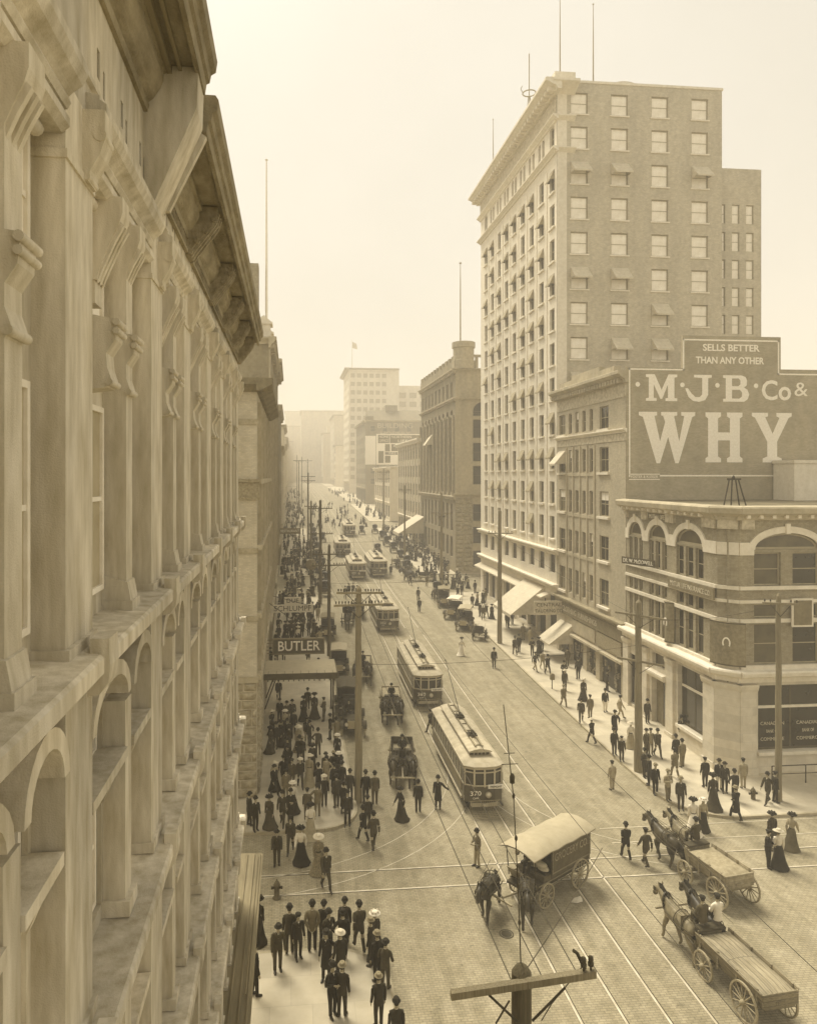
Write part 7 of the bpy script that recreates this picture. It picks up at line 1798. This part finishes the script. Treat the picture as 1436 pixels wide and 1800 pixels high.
P(485, 1316, 200, 'mkkD', 'stand', 'man beside the woman in the wide black hat at the wall')
P(494, 1312, 240, 'wkkT', 'stand', 'woman in black with a trimmed hat, third of the cluster at the wall')
P(516, 1292, 0, 'mkkF', 'stand', 'man in black, back turned, behind the flowered dress')
P(504, 1275, 170, 'mkkF', 'stand', 'man in a round black hat, left of a pair facing us')
P(514, 1272, 190, 'mkkF', 'walk', 'man in a round black hat, right of a pair facing us')
P(492, 1270, 190, 'mddD', 'stand', 'man nearest the canopy strut, facing us')
P(534, 1266, 10, 'wkkT', 'walk', 'woman in a long black dress walking away below the canopy')
P(541, 1250, 0, 'mkkF', 'walk2', 'man in black walking beside the woman below the canopy')
P(553, 1262, 0, 'wkkT', 'stand', 'tall woman in black skirts right below the hotel canopy', 1.05)
P(570, 1268, 300, 'mbbC', 'fold', 'man in baggy brown suit looking aside at the kerb below the canopy')
P(581, 1300, 270, 'mkkD', 'stand', 'slim man in black standing at the kerb beside the tall motor car')
P(490, 1232, 180, 'mddD', 'walk', 'man in shadow under the hotel canopy')
P(560, 1192, 180, 'mkkF', 'stand', 'man seen above the canopy roof between the dark lettered sign and the kerb')
P(542, 1168, 0, 'mkkD', 'walk', 'man whose legs show below the dark lettered sign, right one')
P(486, 1166, 0, 'mkkD', 'walk2', 'man whose legs show below the dark lettered sign, left one')
P(499, 1163, 0, 'mkkF', 'walk', 'man walking below the middle of the dark lettered sign')
P(475, 1172, 180, 'wkkT', 'stand', 'woman in black by the wall left of the dark lettered sign')
P(490, 1128, 0, 'mddG', 'walk', 'man in a grey hat just above the dark lettered sign, left')
P(502, 1121, 170, 'wkkT', 'stand', 'woman in black second from left above the dark lettered sign')
P(516, 1121, 0, 'mkkF', 'stand', 'man in black third from left above the dark lettered sign')
P(524, 1124, 180, 'wkdt', 'stand', 'woman with white cuffs in the middle above the dark lettered sign')
P(531, 1120, 10, 'mddD', 'stand', 'man in grey-black just right of the middle above the dark lettered sign')
P(543, 1118, 350, 'mkkF', 'stand', 'man in a broad hat second from right above the dark lettered sign')
P(552, 1119, 10, 'wkkW', 'stand', 'woman in black at the right end above the dark lettered sign')
# --- roadway, middle distance
P(868, 1174, 185, 'mddD', 'stand', 'man in an open dark jacket standing in the road before the pale pole at right', 1.05)
P(811, 1152, 60, 'wwwT', 'walk', 'blurred woman all in white crossing the road at right', 1.0)
P(737, 1076, 5, 'mddD', 'stand', 'man in dark standing in mid-road, nearer of two in line')
P(735, 1056, 0, 'mkkD', 'stand', 'man in black just beyond the other in mid-road')
P(721, 1029, 170, 'mddF', 'walk', 'man crossing near the far trams, facing us')
P(714, 1016, 60, 'mggC', 'walk2', 'man in grey striding right of the far trams', .95)
P(750, 1031, 190, 'mggD', 'walk', 'man in light grey before the side-on cart')
P(687, 1011, 180, 'mkkDo', 'stand', 'man in a long dark coat right of the far-track tram')
P(757, 1290, 330, 'mkkC', 'walk', 'conductor in dark standing on the side step of the nearest tram', 1.0)
for i, (x, y) in enumerate(((607, 1053), (613, 1048), (621, 1047), (628, 1052))):
    P(x, y, 180 + i * 9, ('mkkD', 'mddF', 'mkkD', 'mddD')[i], ('walk', 'stand', 'walk2', 'stand')[i], ('first', 'second', 'third', 'last')[i] + ' from the left of four men walking abreast in the road near the small tram')
# --- right pavement, nearest
P(1076, 1389, 350, 'mllC', 'stand', 'man in a pale jacket and cap standing in the road by the right kerb', .98)
P(1100, 1511, 5, 'mkkD', 'walk', 'man in black walking up the road, left of a pair before the carts')
P(1135, 1523, 350, 'mkkC', 'walk2', 'man in black and flat cap walking up the road, right of a pair', 1.02)
P(1132, 1366, 160, 'mkkD', 'fold', 'man leaning by the stout pole with folded arms')
P(1141, 1381, 320, 'mkkD', 'stand', 'man in black at the kerb right of the stout pole', 1.02)
P(1151, 1396, 180, 'mkkG', 'stand', 'man in dark with a grey hat, nearest the kerb by the stout pole', 1.02)
P(1173, 1407, 170, 'mlgG', 'fold', 'man in a pale shirt with braces walking towards the right corner')
P(1196, 1424, 200, 'mkkG', 'stand', 'man in a long dark jacket and pale hat at the edge of the right corner', 1.05)
P(1186, 1368, 5, 'mggD', 'walk', 'man in a grey frock jacket walking away towards the bank door')
P(1199, 1349, 350, 'mggD', 'stand', 'man in grey beside another, walking to the bank door')
P(1188, 1340, 0, 'mddD', 'stand', 'man in a dark derby ahead of the man in the grey frock jacket')
P(1197, 1303, 180, 'mkwD', 'stand', 'man coming out of the bank doorway with a white waistcoat')
P(1135, 1328, 160, 'mbbF', 'stand', 'man in brown right beside the stout pole, left of a pair')
P(1143, 1327, 190, 'mlgC', 'stand', 'bareheaded-looking man in light jacket, right of a pair by the pole')
P(1155, 1330, 185, 'mkkD', 'walk', 'man in black with flying coat-tails walking from the bank wall', 1.03)
P(1137, 1271, 180, 'mkkD', 'stand', 'man in black before the small shop door left of the bank')
P(1239, 1384, 5, 'mkkC', 'stand', 'man in black, left of three standing before the bank corner')
P(1263, 1388, 190, 'mkwF', 'stand', 'man with a white waistcoat, middle of three before the bank corner', 1.02)
P(1273, 1393, 200, 'mddF', 'stand', 'man in dark, right of three before the bank corner')
P(1253, 1422, 10, 'wkkT', 'stand', 'woman in a long black dress seen from behind at the right corner', 1.1)
P(1291, 1408, 0, 'mddD', 'hips', 'man with hands at hips behind the man in the long jacket at the right corner')
P(1293, 1443, 355, 'mkkGo', 'walk', 'man in a long dark jacket stepping off the right corner kerb', 1.05)
P(1306, 1386, 10, 'mllC', 'stand', 'blurred man in light grey by the bank corner pier')
P(1349, 1413, 250, 'mkkD', 'walk', 'man in black resting one foot by the fire hydrant')
P(1361, 1411, 90, 'mkkC', 'stand', 'man in black half hidden by the right-edge pole')
P(1349, 1525, 150, 'mkkC', 'fold', 'man in black and cap walking arm in arm at the right edge', 1.02)
P(1368, 1524, 20, 'wwkw', 'stand', 'woman with a straw hat, white blouse and black skirt at the right edge')
P(1357, 1490, 0, 'wkkT', 'stand', 'woman in black just beyond the couple at the right edge')
P(1391, 1492, 60, 'wlbT', 'walk', 'woman in a light striped jacket passing at the right edge')
P(1218, 1466, 20, 'wwwT', 'stand', 'woman all in white with dark hat beyond the pale cart horse', 1.05)
P(1235, 1462, 180, 'wldt', 'stand', 'woman in light dress beside the woman in white at the right crossing')
# --- right pavement going away
for d in ((1092, 1338, 190, 'mkkC', 'stand', 'short man in black on the right kerb, right of a pair', .92), (1079, 1327, 180, 'mkkD', 'stand', 'man in black on the right kerb, left of a pair', 1),
          (1080, 1295, 170, 'mkkFo', 'hips', 'man in a long open overcoat, hand raised, on the right pavement', 1.05), (1108, 1315, 190, 'wwlw', 'stand', 'woman in pale dress half hidden by the stout pole', 1),
          (1089, 1264, 100, 'mllC', 'walk', 'pale blurred figure passing the shop window', 1), (1040, 1308, 340, 'mkkS', 'walk', 'man in black with straw hat stepping along the right kerb', 1),
          (1037, 1263, 0, 'mggC', 'stand', 'man in grey seen from behind on the right pavement', 1), (1021, 1270, 200, 'mkkD', 'walk2', 'man in black at the kerb, left of the man in grey', 1),
          (1025, 1232, 180, 'wkkt', 'stand', 'woman with white trimmed hat before the shops', 1.02), (1063, 1251, 180, 'mkwD', 'stand', 'man in black suit with a white vest before the shop door', 1),
          (990, 1244, 175, 'mggG', 'walk', 'man in grey with a pale hat on the right kerb', 1.03), (992, 1214, 180, 'mkkS', 'stand', 'man with a straw hat behind the grey man on the kerb', 1), (991, 1197, 190, 'mkkC', 'fold', 'man in dark with a white parcel on the right pavement', 1),
          (1016, 1194, 0, 'mkkD', 'stand', 'tall man in black before the pillars of the shop', 1.08), (997, 1172, 0, 'mbbD', 'stand', 'man in brown looking into the shop windows', 1), (1058, 1196, 90, 'mbbC', 'stand', 'man in brown peering into the dark shop entrance', 1), (1066, 1215, 100, 'mddD', 'stand', 'man in dark before the dark shop entrance', 1),
          (962, 1186, 170, 'mkkF', 'walk', 'man in black with a white shirt, right of three near the small awning', 1.03), (940, 1180, 150, 'mdlC', 'walk2', 'man in a dark jacket and light trousers near the kerb post box', 1), (953, 1177, 180, 'mllC', 'walk', 'man in pale clothes between two dark walkers', 1),
          (935, 1153, 180, 'mkkF', 'fold', 'man carrying something white on the right pavement', 1), (947, 1152, 0, 'wkkT', 'stand', 'woman in dark beyond the man carrying something white', 1), (953, 1143, 350, 'mkkD', 'stand', 'man next to the small awning posts', 1),
          (905, 1152, 5, 'mkkD', 'walk', 'stout man in black by the pale pole, left of a pair', 1.05), (912, 1147, 350, 'mddD', 'stand', 'man in black at the pale pole, right of a pair', 1.02), (919, 1125, 180, 'mggS', 'stand', 'man in grey with straw hat below the big awning', 1),
          (931, 1133, 170, 'mllC', 'stand', 'pale-jacketed man right of the big awning', 1), (891, 1103, 180, 'mkkD', 'stand', 'man in black below the edge of the big awning', 1), (900, 1097, 170, 'mkkD', 'stand', 'second man below the big awning', 1)):
    P(*d[:6], d[6])
# --- drivers and riders
def rider(x, y, hd, z, label, code='mkkD', **k):
    kind = code[0]; hat, hm = HT[code[3]]
    return person((x, y, z - .52 + .0), hd, label, kind, 'sit', KW[code[1]], KW[code[2]], hat, hm)
def on(wx, wy, hd, fwd, side, h): x, y = ahead(wx, wy, hd, fwd, side); return x, y, gz(wy) + h
x, y, z = on(16.35, 24.6, -6, 1.72, -.3, 1.85); rider(x, y, -6, z, 'driver in dark on the seat of the nearest plank wagon, left one', 'mbbC')
x, y, z = on(16.35, 24.6, -6, 1.72, .35, 1.85); rider(x, y, -6, z, 'man in shirtsleeves and waistcoat on the plank wagon seat, right one', 'mwkC')
x, y, z = on(19.3, 30.9, -10, 1.25, 0, 1.95); rider(x, y, -10, z, 'driver in black seen from behind on the high-sided cart', 'mkkF')
x, y, z = on(11.75, 31.8, -123, .95, .15, 1.6); rider(x, y, -123, z, 'driver in dark under the canvas of the covered wagon', 'mkkF')
for (wx, wy, hd, f, h, lab) in ((7.2, 46.2, 188, 1.1, 1.6, 'driver of the light wagon beside the nearest tram'), (7.9, 56.4, 186, 1.25, 1.6, 'driver with grey hat standing on the wagon left of the second tram'), (6.6, 65.5, 187, 1.2, 1.55, 'hunched driver on the third wagon in the left lane'), (8.3, 90, 186, 1.1, 1.6, 'driver of the sack wagon left of the third tram'), (21.2, 111.5, -88, 1.1, 1.5, 'driver of the flat cart at the far right crossing')):
    x, y, z = on(wx, wy, hd, f, 0, h); rider(x, y, hd, z, lab, 'mddF')
for (wx, wy, hd, lab) in ((6.6, 84, 185, 'driver of the black hooded buggy in mid-lane'), (17.0, 140, 180, 'driver of the carriage beyond the trams'), (19.3, 118.5, 186, 'driver of the boxy cab at the far right kerb')):
    x, y, z = on(wx, wy, hd, -.35, 0, 1.2); rider(x, y, hd, z, lab, 'mkkD')
x, y, z = on(4.5, 52.6, 183, -.3, .25, 1.3); rider(x, y, 183, z, 'chauffeur leaning over the wheel of the tufted touring car', 'mddC')
x, y, z = on(20.0, 81.2, 200, -.3, .2, 1.28); rider(x, y, 200, z, 'chauffeur of the canvas-topped motor car', 'mkkC')
# --- crowds farther up both pavements
rng = random.Random(21)
def crowd(n, xr, yr, group, lab_m, lab_w, dens=None, seed=0, up=KH, wshare=.28):
    r = random.Random(seed); placed = []; tries = 0
    while len(placed) < n and tries < n * 60:
        tries += 1
        x, y = r.uniform(*xr), r.uniform(*yr)
        if any((x - a) ** 2 + (y - b) ** 2 < .42 for a, b in placed): continue
        placed.append((x, y))
        woman = r.random() < wshare; head = r.choice((0, 180)) + r.uniform(-35, 35)
        if woman: person((x, y, gz(y) + up), head, lab_w, 'w', r.choice(('stand', 'walk')), KW[r.choice('kkdwl')], KW[r.choice('kkkd')], *HT[r.choice('WTTtw')], False, r.uniform(.95, 1.04), group, far=y > 110)
        else: person((x, y, gz(y) + up), head, lab_m, 'm', r.choice(('stand', 'walk', 'walk2', 'hips', 'stand')), KW[r.choice('kkdddbbgl')], None, *HT[r.choice('DDDFFCSG')], r.random() < .12, r.uniform(.97, 1.06), group, far=y > 110)
crowd(58, (-1.6, 3.4), (73.5, 101), 'crowd on the left pavement beyond the white two-line sign', 'hatted man in the packed left pavement crowd beyond the white two-line sign', 'woman in long skirt in the packed left pavement crowd beyond the two-line sign', seed=1)
crowd(16, (22.5, 26.8), (80, 101), 'people on the right pavement beside the parked motor cars', 'man on the right pavement beside the parked motor cars', 'woman on the right pavement beside the parked motor cars', seed=3, wshare=.35)
crowd(26, (21.5, 27.0), (102.5, 116), 'people gathered at the far right side-street crossing', 'man in the knot of people at the far right crossing', 'woman in light dress in the knot at the far right crossing', seed=4, up=.02, wshare=.45)
crowd(12, (-1.5, 3.3), (42.6, 52), 'pedestrians filling the hotel corner pavement', 'man in dark filling a gap in the hotel corner crowd', 'woman in dark in the hotel corner crowd', seed=8)

def far_crowd():
    """the farthest people on both pavements, past what one could count: one object"""
    bm = bmesh.new(); r = random.Random(2); ml = []
    def mi(k):
        if k not in ml: ml.append(k)
        return ml.index(k)
    def put(x, y, up):
        woman = r.random() < .3; kind = 'w' if woman else 'm'; pose = r.choice(('stand', 'walk')) if woman else r.choice(('stand', 'walk', 'walk2', 'hips'))
        body, parts = person_parts(kind, pose); M4 = Matrix.Translation((x, y, gz(y) + up)) @ Matrix.Rotation(r.uniform(0, 6.28), 4, 'Z')
        coat = KW[r.choice('kkdwl')] if woman else KW[r.choice('kkkddb')]; legs = KW[r.choice('kkd')] if woman else coat
        hat = r.choice(('wide_hat', 'trimmed_hat')) if woman else r.choice(('derby_hat', 'felt_hat', 'cap', 'straw_hat'))
        L_ = [(body, 'skin')] + [(me, coat if sl == 'coat' else legs) for n, me, sl in parts if sl in ('coat', 'legs') and n != 'overcoat'] + [(PM[((kind, pose), 'hat', hat)], 'straw' if hat == 'straw_hat' else 'hat_black')]
        for me, mk in L_:
            n0 = len(bm.faces); c = me.copy(); c.transform(M4); bm.from_mesh(c); bpy.data.meshes.remove(c); bm.faces.ensure_lookup_table(); k = mi(mk)
            for f in bm.faces[n0:]: f.material_index = k
    for i in range(130): put(r.uniform(-1.6, 5.2), r.uniform(102, 152), .1)
    for i in range(90): put(r.uniform(-1.6, 3.6), r.uniform(152, 260), .12)
    for i in range(130): put(r.uniform(21.9, 27.0), r.uniform(117.5, 178), .14)
    for i in range(30): put(r.uniform(22.5, 27.0), r.uniform(197, 260), .12)
    for i in range(60): put(r.choice((r.uniform(-1.6, 6), r.uniform(19, 27))), r.uniform(260, 380), .1)
    for i in range(50): put(r.uniform(6, 20), r.uniform(182, 260), 0)
    me = bpy.data.meshes.new('far_crowd'); bm.to_mesh(me); bm.free()
    for k in ml: me.materials.append(M_(k))
    tag(link('far_crowd', me), 'dense crowd of tiny people on both far pavements up the street', 'crowd', kind='stuff')
far_crowd()
# ------------------------------------------------------------------ haze: the smoky air of the street
m = MB(); m.box(-250, 350, -110, 1500, -1.1, 90)
hz = build(m, 'haze', 'sash'); hz.data.materials.clear()
hm = bpy.data.materials.new('haze_air'); hm.use_nodes = True; n = hm.node_tree.nodes; n.clear()
o_ = n.new('ShaderNodeOutputMaterial'); v_ = n.new('ShaderNodeVolumePrincipled')
v_.inputs['Color'].default_value = (1.0, .96, .88, 1); v_.inputs['Density'].default_value = .0016; v_.inputs['Anisotropy'].default_value = 0.0
hm.node_tree.links.new(v_.outputs[0], o_.inputs['Volume']); hz.data.materials.append(hm)
tag(hz, kind='stuff')
